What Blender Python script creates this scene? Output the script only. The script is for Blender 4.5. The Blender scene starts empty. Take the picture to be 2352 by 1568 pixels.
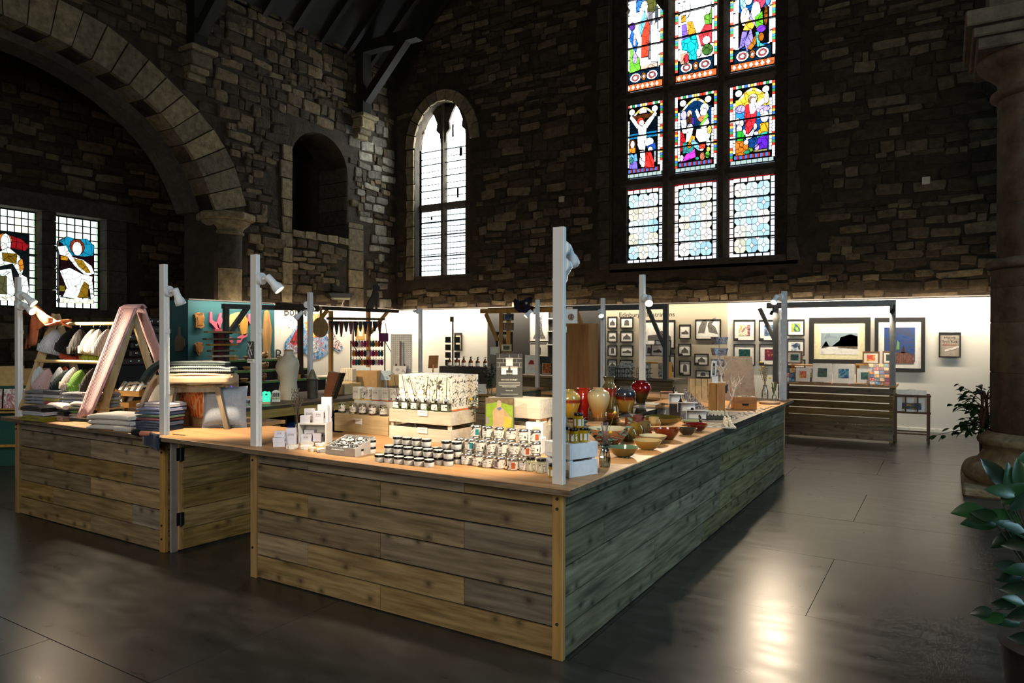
import bpy,math,random
from mathutils import Vector,Matrix
R_=random.Random(11)
SC=bpy.context.scene
COL=SC.collection
PI=math.pi
# ------------------------------------------------------------------ camera
F=1619.0
YAW,PITCH,ROLL=0.5516,-0.0061,0.0019
CAM=Vector((1.5975,-3.0744,1.5964))
_f=Vector((-math.sin(YAW)*math.cos(PITCH),math.cos(YAW)*math.cos(PITCH),math.sin(PITCH)))
_r0=Vector((math.cos(YAW),math.sin(YAW),0));_u0=_r0.cross(_f)
CR=_r0*math.cos(ROLL)+_u0*math.sin(ROLL)
CU=_u0*math.cos(ROLL)-_r0*math.sin(ROLL)
cd=bpy.data.cameras.new('camera');cam=bpy.data.objects.new('camera',cd);COL.objects.link(cam)
cd.sensor_width=36.0;cd.lens=36.0*F/2352.0;cd.clip_start=0.05;cd.clip_end=200
m=Matrix.Identity(4)
for i in range(3):
 m[i][0]=CR[i];m[i][1]=CU[i];m[i][2]=-_f[i];m[i][3]=CAM[i]
cam.matrix_world=m
SC.camera=cam
# ------------------------------------------------------------------ sky, exposure
SC.view_settings.view_transform='Standard';SC.view_settings.look='None'
SC.view_settings.gamma=1.0;SC.view_settings.exposure=0.0;SC.view_settings.use_curve_mapping=False
w=bpy.data.worlds.new('sky');SC.world=w;w.use_nodes=True
w.node_tree.nodes['Background'].inputs[0].default_value=(0.62,0.78,1.0,1)
w.node_tree.nodes['Background'].inputs[1].default_value=0.30
try:
 SC.cycles.use_denoising=True;SC.cycles.max_bounces=5;SC.cycles.diffuse_bounces=2
 SC.cycles.use_adaptive_sampling=True;SC.cycles.adaptive_threshold=.06;SC.cycles.adaptive_min_samples=12
 SC.cycles.glossy_bounces=3;SC.cycles.transmission_bounces=4;SC.cycles.transparent_max_bounces=10
 SC.cycles.sample_clamp_indirect=4.0;SC.cycles.caustics_reflective=False;SC.cycles.caustics_refractive=False
except Exception:
 pass
def area_light(name,loc,target,sx,sy,power,col):
 d=bpy.data.lights.new(name,'AREA');d.shape='RECTANGLE';d.size=sx;d.size_y=sy;d.energy=power;d.color=col
 o=bpy.data.objects.new(name,d);COL.objects.link(o);o.location=loc
 o.rotation_euler=(Vector(target)-Vector(loc)).to_track_quat('-Z','Y').to_euler()
 return o
def spot_light(name,loc,target,power,col,angle=75,blend=.6,size=.03):
 d=bpy.data.lights.new(name,'SPOT');d.energy=power;d.color=col;d.spot_size=math.radians(angle);d.spot_blend=blend
 d.shadow_soft_size=size
 o=bpy.data.objects.new(name,d);COL.objects.link(o);o.location=loc
 o.rotation_euler=(Vector(target)-Vector(loc)).to_track_quat('-Z','Y').to_euler()
 return o
WARM=(1.0,.79,.55);WARMW=(1.0,.86,.68);COOL=(.62,.84,1.0)
# side window daylight (out of frame); unseen fill added for counter front and gate
area_light('side_window_light',(7.7,1.2,4.6),(0,1.6,.8),2.4,4.2,330,(.48,.80,1.0))
area_light('counter_front_fill_light',(2.2,-8.7,4.6),(-2.6,.3,.3),2.6,4.0,430,(1.0,.92,.80))
# warm wash of the strip lights on top of the gallery partitions
def wash(name,a,b,n,power,col=WARMW,off=.30,z=2.36,zt=1.2):
 a=Vector(a);b=Vector(b);n=Vector(n);c=(a+b)/2+n*off;L=(b-a).length
 d=bpy.data.lights.new(name,'AREA');d.shape='RECTANGLE';d.size=L;d.size_y=.04;d.energy=power*L;d.color=col
 o=bpy.data.objects.new(name,d);COL.objects.link(o)
 U=(b-a).normalized();D=(Vector((c.x,c.y,z))-Vector(((a+b)/2+Vector((0,0,zt))))).normalized()
 V=D.cross(U)
 mm=Matrix.Identity(4)
 for i in range(3):
  mm[i][0]=U[i];mm[i][1]=V[i];mm[i][2]=D[i];mm[i][3]=(c.x,c.y,z)[i]
 o.matrix_world=mm
wash('partition_wash_back_light',(-10.2,10.83,0),(-5.95,10.83,0),(0,-1,0),20)
wash('partition_wash_middle_light',(-5.9,10.83,0),(-2.1,10.83,0),(0,-1,0),10)
wash('partition_wash_right_light',(-1.95,10.83,0),(3.2,10.83,0),(0,-1,0),24)
wash('partition_wash_left_light',(-10.25,10.6,0),(-10.25,6.9,0),(1,0,0),20)
wash('partition_wash_teal_light',(-10.25,6.7,0),(-10.25,4.9,0),(1,0,0),16)
# glow of the same strips up the stone above the partition
def glow(name,a,b,n,power):
 a=Vector(a);b=Vector(b);n=Vector(n);c=(a+b)/2+n*.06;L=(b-a).length
 d=bpy.data.lights.new(name,'AREA');d.shape='RECTANGLE';d.size=L;d.size_y=.03;d.energy=power*L;d.color=(1,.80,.55)
 o=bpy.data.objects.new(name,d);COL.objects.link(o)
 U=(b-a).normalized();D=Vector((0,0,-1))+n*.1;D.normalize();V=D.cross(U)
 mm=Matrix.Identity(4)
 for i in range(3):
  mm[i][0]=U[i];mm[i][1]=V[i];mm[i][2]=D[i];mm[i][3]=(c.x,c.y,2.31)[i]
 o.matrix_world=mm
glow('stone_glow_back_light',(-10.2,10.85,0),(3.2,10.85,0),(0,-1,0),1.7)
glow('stone_glow_left_light',(-10.27,10.6,0),(-10.27,4.9,0),(1,0,0),2.4)
# ------------------------------------------------------------------ pixel -> place helpers (2352 x 1568 frame)
def ray(px,py):
 return _f+CR*((px-1176.0)/F)-CU*((py-784.0)/F)
def at(px,py,z=.87):
 d=ray(px,py);return CAM+d*((z-CAM.z)/d.z)
def aty(px,py,y):
 d=ray(px,py);return CAM+d*((y-CAM.y)/d.y)
def atx(px,py,x):
 d=ray(px,py);return CAM+d*((x-CAM.x)/d.x)
def depth(p):
 return(Vector(p)-CAM).dot(_f)
def ppm(p):
 return F/max(.3,depth(p))
 # ------------------------------------------------------------------ mesh builder
ROOT=Matrix.Identity(4)
class M:
 def __init__(s):s.v=[];s.f=[]
 def add(s,vs,fs):
  b=len(s.v);s.v+=[Vector(p)for p in vs];s.f+=[tuple(i+b for i in f)for f in fs];return s
 def box(s,x0,y0,z0,x1,y1,z1):
  return s.add([(x0,y0,z0),(x1,y0,z0),(x1,y1,z0),(x0,y1,z0),(x0,y0,z1),(x1,y0,z1),(x1,y1,z1),(x0,y1,z1)],[(0,3,2,1),(4,5,6,7),(0,1,5,4),(1,2,6,5),(2,3,7,6),(3,0,4,7)])
 def cbox(s,c,sz,mat=None):
  b=M().box(-sz[0]/2,-sz[1]/2,-sz[2]/2,sz[0]/2,sz[1]/2,sz[2]/2)
  return s.merge(b,(Matrix.Translation(Vector(c))@mat.to_4x4())if mat else Matrix.Translation(Vector(c)))
 def beam(s,p0,p1,w,h,up=(0,0,1)):
  p0=Vector(p0);p1=Vector(p1);d=p1-p0;L=d.length;d.normalize();up=Vector(up)
  if abs(d.dot(up))>.99:up=Vector((0,1,0))
  a=d.cross(up).normalized();b=a.cross(d)
  vs=[]
  for t in(p0,p1):
   for i,j in((-1,-1),(1,-1),(1,1),(-1,1)):vs.append(t+a*(i*w/2)+b*(j*h/2))
  return s.add(vs,[(0,1,2,3),(7,6,5,4),(0,4,5,1),(1,5,6,2),(2,6,7,3),(3,7,4,0)])
 def merge(s,o,mat=None):
  return s.add([(mat@p)if mat else p for p in o.v],o.f)
 def lathe(s,prof,n=20,c=(0,0,0),close=True,mat=None):
  vs=[];fs=[];c=Vector(c)
  for r,z in prof:
   for k in range(n):
    a=2*PI*k/n;vs.append(c+Vector((r*math.cos(a),r*math.sin(a),z)))
  for i in range(len(prof)-1):
   for k in range(n):
    k2=(k+1)%n;fs.append((i*n+k,i*n+k2,(i+1)*n+k2,(i+1)*n+k))
  if close:
   fs.append(tuple(range(n-1,-1,-1)));fs.append(tuple((len(prof)-1)*n+k for k in range(n)))
  if mat:vs=[mat@p for p in vs]
  return s.add(vs,fs)
 def cyl(s,p0,p1,r0,r1=None,n=12):
  r1=r0 if r1 is None else r1
  p0=Vector(p0);p1=Vector(p1);d=p1-p0;L=d.length
  q=d.to_track_quat('Z','Y').to_matrix().to_4x4();q.translation=p0
  return s.lathe([(r0,0),(r1,L)],n,mat=q)
 def tube(s,pts,r,n=6):
  pts=[Vector(p)for p in pts];vs=[];fs=[]
  rs=r if isinstance(r,(list,tuple))else[r]*len(pts)
  for i,p in enumerate(pts):
   d=(pts[min(i+1,len(pts)-1)]-pts[max(i-1,0)]).normalized()
   a=d.cross(Vector((.13,.31,.94))).normalized();b=d.cross(a)
   for k in range(n):
    t=2*PI*k/n;vs.append(p+(a*math.cos(t)+b*math.sin(t))*rs[i])
  for i in range(len(pts)-1):
   for k in range(n):
    k2=(k+1)%n;fs.append((i*n+k,i*n+k2,(i+1)*n+k2,(i+1)*n+k))
  fs.append(tuple(range(n-1,-1,-1)));fs.append(tuple((len(pts)-1)*n+k for k in range(n)))
  return s.add(vs,fs)
 def prism(s,pts,d0,d1,fr):
  o,U,V,N=fr;n=len(pts);vs=[]
  for d in(d0,d1):
   for u,v in pts:vs.append(o+U*u+V*v+N*d)
  fs=[tuple(range(n-1,-1,-1)),tuple(range(n,2*n))]
  for k in range(n):
   k2=(k+1)%n;fs.append((k,k2,n+k2,n+k))
  return s.add(vs,fs)
 def ell(s,c,r,nu=12,nv=8,mat=None):
  prof=[]
  for i in range(1,nv):
   t=PI*i/nv;prof.append((math.sin(t),-math.cos(t)))
  b=M().lathe(prof,nu)
  sc=Matrix.Diagonal((r[0],r[1],r[2],1))
  return s.merge(b,Matrix.Translation(Vector(c))@(mat.to_4x4()if mat else Matrix.Identity(4))@sc)
 def grid(s,fn,nu,nv):
  vs=[fn(i/nu,j/nv)for j in range(nv+1)for i in range(nu+1)]
  fs=[(j*(nu+1)+i,j*(nu+1)+i+1,(j+1)*(nu+1)+i+1,(j+1)*(nu+1)+i)for j in range(nv)for i in range(nu)]
  return s.add(vs,fs)
 def data(s,name,smooth=False):
  me=bpy.data.meshes.new(name);me.from_pydata([tuple(p)for p in s.v],[],s.f)
  me.update()
  if smooth:
   me.shade_smooth()if hasattr(me,'shade_smooth')else None
   try:me.set_sharp_from_angle(angle=math.radians(40))
   except Exception:pass
  return me
 def build(s,name,mat,parent=None,smooth=False,bevel=0,loc=None,rz=None,sub=0,solid=0):
  o=bpy.data.objects.new(name,s.data(name,smooth));COL.objects.link(o)
  if mat:o.data.materials.append(mat)
  if parent is not None:o.parent=parent
  if loc is not None:o.location=loc
  if rz is not None:o.rotation_euler[2]=rz
  if solid:
   md=o.modifiers.new('thickness','SOLIDIFY');md.thickness=solid;md.offset=0
  if sub:
   md=o.modifiers.new('smooth','SUBSURF');md.levels=sub;md.render_levels=sub
  if bevel:
   md=o.modifiers.new('bevel','BEVEL');md.width=bevel;md.segments=1;md.limit_method='ANGLE'
  return o
def inst(name,me,mat,parent,mw):
 o=bpy.data.objects.new(name,me);COL.objects.link(o);o.parent=parent;o.matrix_local=mw
 if mat and not me.materials:me.materials.append(mat)
 return o
def thing(name,label,cat,loc=(0,0,0),rz=0,group=None):
 o=bpy.data.objects.new(name,None);COL.objects.link(o);o.empty_display_size=.05
 o.location=loc;o.rotation_euler=(0,0,rz);return tag(o,label,cat,group)
def tag(o,label=None,cat=None,group=None,kind=None):
 if label:o['label']=label
 if cat:o['category']=cat
 if group:o['group']=group
 if kind:o['kind']=kind
 return o
def dup(root,loc,rz,label,group=None):
 r=root.copy();COL.objects.link(r);r.location=loc;r.rotation_euler=(0,0,rz)
 tag(r,label,None,group)
 for ch in list(root.children):
  c=ch.copy();COL.objects.link(c);c.parent=r
  for g in list(ch.children):
   d=g.copy();COL.objects.link(d);d.parent=c
 return r
ORD=['first','second','third','fourth','fifth','sixth','seventh','eighth','ninth','tenth','eleventh','twelfth','thirteenth','fourteenth','fifteenth','sixteenth','seventeenth','eighteenth','nineteenth','twentieth']
def frame(o,U,V,N):return(Vector(o),Vector(U).normalized(),Vector(V).normalized(),Vector(N).normalized())
def text(name,s,size,fr,mat,parent,d=.001,align='CENTER'):
 cu=bpy.data.curves.new('lettering','FONT');cu.body=s;cu.size=size;cu.align_x=align;cu.align_y='CENTER';cu.resolution_u=2
 t=bpy.data.objects.new('lettering',cu)
 me=bpy.data.meshes.new_from_object(t);bpy.data.objects.remove(t);bpy.data.curves.remove(cu)
 o_,U,V,N=fr
 mm=Matrix.Identity(4)
 p=o_+N*d
 for i in range(3):
  mm[i][0]=U[i];mm[i][1]=V[i];mm[i][2]=N[i];mm[i][3]=p[i]
 me.transform(mm)
 o=bpy.data.objects.new(name,me);COL.objects.link(o);me.materials.append(mat);o.parent=parent
 return o
 # ------------------------------------------------------------------ materials
MATS={}
def lin(h):
 h=h.lstrip('#');c=[int(h[i:i+2],16)/255 for i in(0,2,4)]
 return tuple((x/12.92 if x<=.04045 else((x+.055)/1.055)**2.4)for x in c)+(1,)
def newmat(name):
 mt=bpy.data.materials.new(name);mt.use_nodes=True;nt=mt.node_tree;return mt,nt,nt.nodes['Principled BSDF']
def nn(nt,t,**kw):
 n=nt.nodes.new(t)
 for k,v in kw.items():
  if k.startswith('i_'):n.inputs[int(k[2:])if k[2:].isdigit()else k[2:]].default_value=v
  else:setattr(n,k,v)
 return n
def ramp(nt,stops):
 r=nt.nodes.new('ShaderNodeValToRGB');e=r.color_ramp.elements
 while len(e)<len(stops):e.new(.5)
 for i,(p,c)in enumerate(stops):e[i].position=p;e[i].color=c
 return r
def K(h,rough=.6,metal=0,var=.12,scale=18,bump=0,spec=.5):
 """plain coloured material with a little procedural unevenness"""
 key=('K',h,rough,metal,var,scale,bump,spec)
 if key in MATS:return MATS[key]
 mt,nt,b=newmat('paint_'+h.strip('#'));c=lin(h)
 tc=nn(nt,'ShaderNodeTexCoord');no=nn(nt,'ShaderNodeTexNoise');no.inputs['Scale'].default_value=scale;no.inputs['Detail'].default_value=3
 nt.links.new(tc.outputs['Object'],no.inputs['Vector'])
 rp=ramp(nt,[(.25,tuple(x*(1-var)for x in c[:3])+(1,)),(.75,tuple(min(1,x*(1+var))for x in c[:3])+(1,))])
 nt.links.new(no.outputs[0],rp.inputs[0]);nt.links.new(rp.outputs[0],b.inputs['Base Color'])
 b.inputs['Roughness'].default_value=rough;b.inputs['Metallic'].default_value=metal;b.inputs['Specular IOR Level'].default_value=spec
 if bump:
  bp=nn(nt,'ShaderNodeBump');bp.inputs['Strength'].default_value=bump;bp.inputs['Distance'].default_value=.004
  nt.links.new(no.outputs[0],bp.inputs['Height']);nt.links.new(bp.outputs[0],b.inputs['Normal'])
 MATS[key]=mt;return mt
def EM(h,s=1.0,var=0,scale=10):
 key=('E',h,s,var,scale)
 if key in MATS:return MATS[key]
 mt,nt,b=newmat('glow_'+h.strip('#'));c=lin(h)
 b.inputs['Base Color'].default_value=tuple(x*.3 for x in c[:3])+(1,);b.inputs['Roughness'].default_value=.3
 b.inputs['Emission Strength'].default_value=s;b.inputs['Emission Color'].default_value=c
 if var:
  tc=nn(nt,'ShaderNodeTexCoord');no=nn(nt,'ShaderNodeTexNoise');no.inputs['Scale'].default_value=scale
  nt.links.new(tc.outputs['Object'],no.inputs['Vector'])
  rp=ramp(nt,[(.3,tuple(x*(1-var)for x in c[:3])+(1,)),(.7,tuple(min(1,x*(1+var*.5))for x in c[:3])+(1,))])
  nt.links.new(no.outputs[0],rp.inputs[0]);ve=nn(nt,'ShaderNodeTexVoronoi',feature='DISTANCE_TO_EDGE');ve.inputs['Scale'].default_value=scale*.75;nt.links.new(tc.outputs['Object'],ve.inputs['Vector'])
  rl=ramp(nt,[(.01,(.12,.10,.10,1)),(.045,(1,1,1,1))]);nt.links.new(ve.outputs['Distance'],rl.inputs[0]);mx=nn(nt,'ShaderNodeMix',data_type='RGBA',blend_type='MULTIPLY');mx.inputs[0].default_value=1;nt.links.new(rp.outputs[0],mx.inputs[6]);nt.links.new(rl.outputs[0],mx.inputs[7]);nt.links.new(mx.outputs[2],b.inputs['Emission Color'])
 MATS[key]=mt;return mt
def WOOD(h1,h2,axis='X',rough=.6,knots=.6,name='wood',gs=1.0,rand=.25,spec=.3):
 """softwood with grain along an axis; knots; every piece a little different"""
 key=('W',h1,h2,axis,rough,knots,gs,rand)
 if key in MATS:return MATS[key]
 mt,nt,b=newmat(name);L=nt.links
 ge=nn(nt,'ShaderNodeTexCoord');oi=nn(nt,'ShaderNodeObjectInfo');gp=nn(nt,'ShaderNodeNewGeometry')
 off=nn(nt,'ShaderNodeVectorMath',operation='SCALE');off.inputs[0].default_value=(13.1,7.7,5.3);L.new(oi.outputs['Random'],off.inputs['Scale'])
 ad=nn(nt,'ShaderNodeVectorMath',operation='ADD');L.new(gp.outputs['Position'],ad.inputs[0]);L.new(off.outputs[0],ad.inputs[1])
 mp=nn(nt,'ShaderNodeMapping');L.new(ad.outputs[0],mp.inputs[0])
 sc={'X':(1.2,14,14),'Y':(14,1.2,14),'Z':(14,14,1.2)}[axis]
 mp.inputs['Scale'].default_value=tuple(x*gs for x in sc)
 n1=nn(nt,'ShaderNodeTexNoise');n1.inputs['Scale'].default_value=2.6;n1.inputs['Detail'].default_value=5;n1.inputs['Distortion'].default_value=.12
 L.new(mp.outputs[0],n1.inputs['Vector'])
 rp=ramp(nt,[(.28,lin(h2)),(.5,tuple((a+c)/2 for a,c in zip(lin(h1),lin(h2)))),(.72,lin(h1))]);L.new(n1.outputs[0],rp.inputs[0])
 col=rp.outputs[0]
 # broad blotches, different on every board
 n2=nn(nt,'ShaderNodeTexNoise');n2.inputs['Scale'].default_value=.35;n2.inputs['Detail'].default_value=3;L.new(mp.outputs[0],n2.inputs['Vector'])
 rp2=ramp(nt,[(.3,(.62,.60,.56,1)),(.7,(1.15,1.12,1.05,1))]);L.new(n2.outputs[0],rp2.inputs[0])
 mx=nn(nt,'ShaderNodeMix',data_type='RGBA',blend_type='MULTIPLY');mx.inputs[0].default_value=.8;L.new(col,mx.inputs[6]);L.new(rp2.outputs[0],mx.inputs[7]);col=mx.outputs[2]
 if knots:
  mk=nn(nt,'ShaderNodeMapping');L.new(ad.outputs[0],mk.inputs[0])
  ks={'X':(5,0,6.6),'Y':(0,5,6.6),'Z':(9,0,4)}[axis];mk.inputs['Scale'].default_value=ks
  vo=nn(nt,'ShaderNodeTexVoronoi',voronoi_dimensions='2D');vo.inputs['Scale'].default_value=1.0;se=nn(nt,'ShaderNodeSeparateXYZ');L.new(mk.outputs[0],se.inputs[0]);co=nn(nt,'ShaderNodeCombineXYZ');L.new(se.outputs[1 if axis=='Y' else 0],co.inputs[0]);L.new(se.outputs[2],co.inputs[1]);L.new(co.outputs[0],vo.inputs['Vector'])
  rk=ramp(nt,[(.05,(1,1,1,1)),(.09,(.6,.6,.6,1)),(.24,(0,0,0,1))]);L.new(vo.outputs['Distance'],rk.inputs[0])
  mm=nn(nt,'ShaderNodeMath',operation='MULTIPLY');gt=nn(nt,'ShaderNodeMath',operation='GREATER_THAN');gt.inputs[1].default_value=.55;L.new(vo.outputs['Color'],gt.inputs[0]);m3=nn(nt,'ShaderNodeMath',operation='MULTIPLY');m3.inputs[1].default_value=knots;L.new(gt.outputs[0],m3.inputs[0]);L.new(m3.outputs[0],mm.inputs[1]);L.new(rk.outputs[0],mm.inputs[0])
  mx2=nn(nt,'ShaderNodeMix',data_type='RGBA');L.new(mm.outputs[0],mx2.inputs[0]);L.new(col,mx2.inputs[6]);mx2.inputs[7].default_value=tuple(x*.25 for x in lin(h2)[:3])+(1,)
  col=mx2.outputs[2]
 hv=nn(nt,'ShaderNodeHueSaturation');L.new(col,hv.inputs['Color'])
 mr=nn(nt,'ShaderNodeMapRange');L.new(oi.outputs['Random'],mr.inputs[0]);mr.inputs[3].default_value=1-rand;mr.inputs[4].default_value=1+rand
 L.new(mr.outputs[0],hv.inputs['Value']);
 ms=nn(nt,'ShaderNodeMath',operation='FRACT');m7=nn(nt,'ShaderNodeMath',operation='MULTIPLY');m7.inputs[1].default_value=7.31;L.new(oi.outputs['Random'],m7.inputs[0]);L.new(m7.outputs[0],ms.inputs[0])
 mr2=nn(nt,'ShaderNodeMapRange');L.new(ms.outputs[0],mr2.inputs[0]);mr2.inputs[3].default_value=1-rand*1.6;mr2.inputs[4].default_value=1+rand*.6;L.new(mr2.outputs[0],hv.inputs['Saturation'])
 L.new(hv.outputs[0],b.inputs['Base Color'])
 b.inputs['Roughness'].default_value=rough;b.inputs['Specular IOR Level'].default_value=spec
 bp=nn(nt,'ShaderNodeBump');bp.inputs['Strength'].default_value=.25;bp.inputs['Distance'].default_value=.004;L.new(n1.outputs[0],bp.inputs['Height']);L.new(bp.outputs[0],b.inputs['Normal'])
 MATS[key]=mt;return mt
def STONE(h1,h2,h3,name='stone',bump=.9,sc=7):
 key=('S',h1,h2,h3,bump,sc)
 if key in MATS:return MATS[key]
 mt,nt,b=newmat(name);L=nt.links
 gp=nn(nt,'ShaderNodeNewGeometry');oi=nn(nt,'ShaderNodeObjectInfo')
 ad=nn(nt,'ShaderNodeMath',operation='ADD');L.new(gp.outputs['Random Per Island'],ad.inputs[0]);L.new(oi.outputs['Random'],ad.inputs[1])
 fr=nn(nt,'ShaderNodeMath',operation='FRACT');L.new(ad.outputs[0],fr.inputs[0])
 rp=ramp(nt,[(0,lin(h1)),(.5,lin(h2)),(1,lin(h3))]);L.new(fr.outputs[0],rp.inputs[0])
 n1=nn(nt,'ShaderNodeTexNoise');n1.inputs['Scale'].default_value=sc;n1.inputs['Detail'].default_value=8;n1.inputs['Roughness'].default_value=.65;L.new(gp.outputs['Position'],n1.inputs['Vector'])
 r2=ramp(nt,[(.3,(.45,.43,.40,1)),(.7,(1.25,1.22,1.15,1))]);L.new(n1.outputs[0],r2.inputs[0])
 mx=nn(nt,'ShaderNodeMix',data_type='RGBA',blend_type='MULTIPLY');mx.inputs[0].default_value=1;L.new(rp.outputs[0],mx.inputs[6]);L.new(r2.outputs[0],mx.inputs[7])
 L.new(mx.outputs[2],b.inputs['Base Color']);b.inputs['Roughness'].default_value=.9;b.inputs['Specular IOR Level'].default_value=.25
 bp=nn(nt,'ShaderNodeBump');bp.inputs['Strength'].default_value=bump;bp.inputs['Distance'].default_value=.03;L.new(n1.outputs[0],bp.inputs['Height']);L.new(bp.outputs[0],b.inputs['Normal'])
 MATS[key]=mt;return mt
def KNIT(h,scale=120,axis='X',bump=.6,rough=.95):
 key=('N',h,scale,axis)
 if key in MATS:return MATS[key]
 mt,nt,b=newmat('knit_'+h.strip('#'));L=nt.links;c=lin(h)
 tc=nn(nt,'ShaderNodeTexCoord')
 wv=nn(nt,'ShaderNodeTexWave');wv.bands_direction=axis;wv.inputs['Scale'].default_value=scale/6.3;wv.inputs['Distortion'].default_value=.4;L.new(tc.outputs['Object'],wv.inputs['Vector'])
 no=nn(nt,'ShaderNodeTexNoise');no.inputs['Scale'].default_value=90;L.new(tc.outputs['Object'],no.inputs['Vector'])
 rp=ramp(nt,[(0,tuple(x*.72 for x in c[:3])+(1,)),(1,tuple(min(1,x*1.1)for x in c[:3])+(1,))]);L.new(wv.outputs[0],rp.inputs[0])
 L.new(rp.outputs[0],b.inputs['Base Color']);b.inputs['Roughness'].default_value=rough;b.inputs['Specular IOR Level'].default_value=.15
 try:b.inputs['Sheen Weight'].default_value=.15
 except Exception:pass
 bp=nn(nt,'ShaderNodeBump');bp.inputs['Strength'].default_value=bump;bp.inputs['Distance'].default_value=.004;L.new(wv.outputs[0],bp.inputs['Height']);L.new(bp.outputs[0],b.inputs['Normal'])
 MATS[key]=mt;return mt
def CHECK(h1,h2,scale=40,name='woven_check',rough=.95):
 key=('C',h1,h2,scale)
 if key in MATS:return MATS[key]
 mt,nt,b=newmat(name);L=nt.links
 tc=nn(nt,'ShaderNodeTexCoord');br=nn(nt,'ShaderNodeTexBrick');L.new(tc.outputs['Object'],br.inputs['Vector'])
 br.inputs['Color1'].default_value=lin(h1);br.inputs['Color2'].default_value=lin(h1);br.inputs['Mortar'].default_value=lin(h2)
 br.inputs['Scale'].default_value=scale;br.inputs['Mortar Size'].default_value=.09;br.inputs['Brick Width'].default_value=.5;br.inputs['Row Height'].default_value=.6;br.offset=0
 L.new(br.outputs[0],b.inputs['Base Color']);b.inputs['Roughness'].default_value=rough;b.inputs['Specular IOR Level'].default_value=.15
 MATS[key]=mt;return mt
def PRINT(base,ink,scale=40,amount=.45,rough=.6,kind='noise',seed=0):
 """paper or card with an all-over printed motif"""
 key=('P',base,ink,scale,amount,kind,seed)
 if key in MATS:return MATS[key]
 mt,nt,b=newmat('printed_card');L=nt.links
 tc=nn(nt,'ShaderNodeTexCoord');mp=nn(nt,'ShaderNodeMapping');mp.inputs['Location'].default_value=(seed*3.7,seed*1.9,seed*.7);L.new(tc.outputs['Object'],mp.inputs[0])
 if kind=='noise':
  t=nn(nt,'ShaderNodeTexNoise');t.inputs['Scale'].default_value=scale;t.inputs['Detail'].default_value=4;t.inputs['Distortion'].default_value=1.5;out=t.outputs[0]
  rp=ramp(nt,[(amount-.02,lin(ink)),(amount+.02,lin(base))])
 else:
  t=nn(nt,'ShaderNodeTexVoronoi',feature='DISTANCE_TO_EDGE');t.inputs['Scale'].default_value=scale;out=t.outputs['Distance']
  rp=ramp(nt,[(amount*.5,lin(ink)),(amount,lin(base))])
 L.new(mp.outputs[0],t.inputs['Vector']);L.new(out,rp.inputs[0]);L.new(rp.outputs[0],b.inputs['Base Color'])
 b.inputs['Roughness'].default_value=rough
 MATS[key]=mt;return mt
def PICTURE(cols,scale=4,rough=.35,seed=0,stretch=(1,1,1)):
 """painted picture: drifting patches of several colours"""
 key=('I',tuple(cols),scale,seed,stretch)
 if key in MATS:return MATS[key]
 mt,nt,b=newmat('painted_picture');L=nt.links
 tc=nn(nt,'ShaderNodeTexCoord');mp=nn(nt,'ShaderNodeMapping');mp.inputs['Location'].default_value=(seed*2.3,seed*1.3,seed*3.1);mp.inputs['Scale'].default_value=stretch
 L.new(tc.outputs['Object'],mp.inputs[0])
 t=nn(nt,'ShaderNodeTexNoise');t.inputs['Scale'].default_value=scale;t.inputs['Detail'].default_value=5;t.inputs['Distortion'].default_value=2.2;L.new(mp.outputs[0],t.inputs['Vector'])
 n=len(cols);rp=ramp(nt,[(.28+.44*i/max(1,n-1),lin(c))for i,c in enumerate(cols)]);L.new(t.outputs[0],rp.inputs[0])
 L.new(rp.outputs[0],b.inputs['Base Color']);b.inputs['Roughness'].default_value=rough
 MATS[key]=mt;return mt
def CLEAR(tint='#ffffff',gloss=.12,rough=.03):
 key=('G',tint,gloss,rough)
 if key in MATS:return MATS[key]
 mt=bpy.data.materials.new('clear_glass');mt.use_nodes=True;nt=mt.node_tree;L=nt.links
 nt.nodes.remove(nt.nodes['Principled BSDF'])
 tr=nn(nt,'ShaderNodeBsdfTransparent');tr.inputs[0].default_value=lin(tint)
 gl=nn(nt,'ShaderNodeBsdfGlossy');gl.inputs['Roughness'].default_value=rough
 fr=nn(nt,'ShaderNodeLayerWeight');fr.inputs[0].default_value=.35
 ma=nn(nt,'ShaderNodeMath',operation='MULTIPLY_ADD');ma.inputs[1].default_value=.8;ma.inputs[2].default_value=gloss;L.new(fr.outputs['Fresnel'],ma.inputs[0])
 mx=nn(nt,'ShaderNodeMixShader');L.new(ma.outputs[0],mx.inputs[0]);L.new(tr.outputs[0],mx.inputs[1]);L.new(gl.outputs[0],mx.inputs[2])
 L.new(mx.outputs[0],nt.nodes['Material Output'].inputs[0])
 MATS[key]=mt;return mt
WHITE=K('#efece4',.55);BLACK=K('#0c0c0d',.45);CARD=K('#f4f1ea',.6);GREYP=K('#c9ccd0',.5,var=.06)
CLR=CLEAR();SILVER=K('#c9c7c2',.28,1.0,.05);CHROME=K('#dddddd',.12,1.0,.02);INK=K('#1a1a1c',.7)
# ================================================================== SETTING
MORTAR=STONE('#2e2519','#32291c','#362d20','mortar',1.0,5)
RUB=STONE('#33291d','#473b2b','#6e5f48','rubble_stone',1.2,8)
RUBLIT=STONE('#5a554c','#736d62','#8f887a','window_lit_rubble_stone',1.3,9)  # lighter copy of the rubble: small window's light put into the colour
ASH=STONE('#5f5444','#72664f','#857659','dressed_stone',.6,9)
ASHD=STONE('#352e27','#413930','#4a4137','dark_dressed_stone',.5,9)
def structure(name,mb,mat,**k):return tag(mb.build(name,mat,**k),kind='structure')
WY=11.0
WX=-10.6
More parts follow.
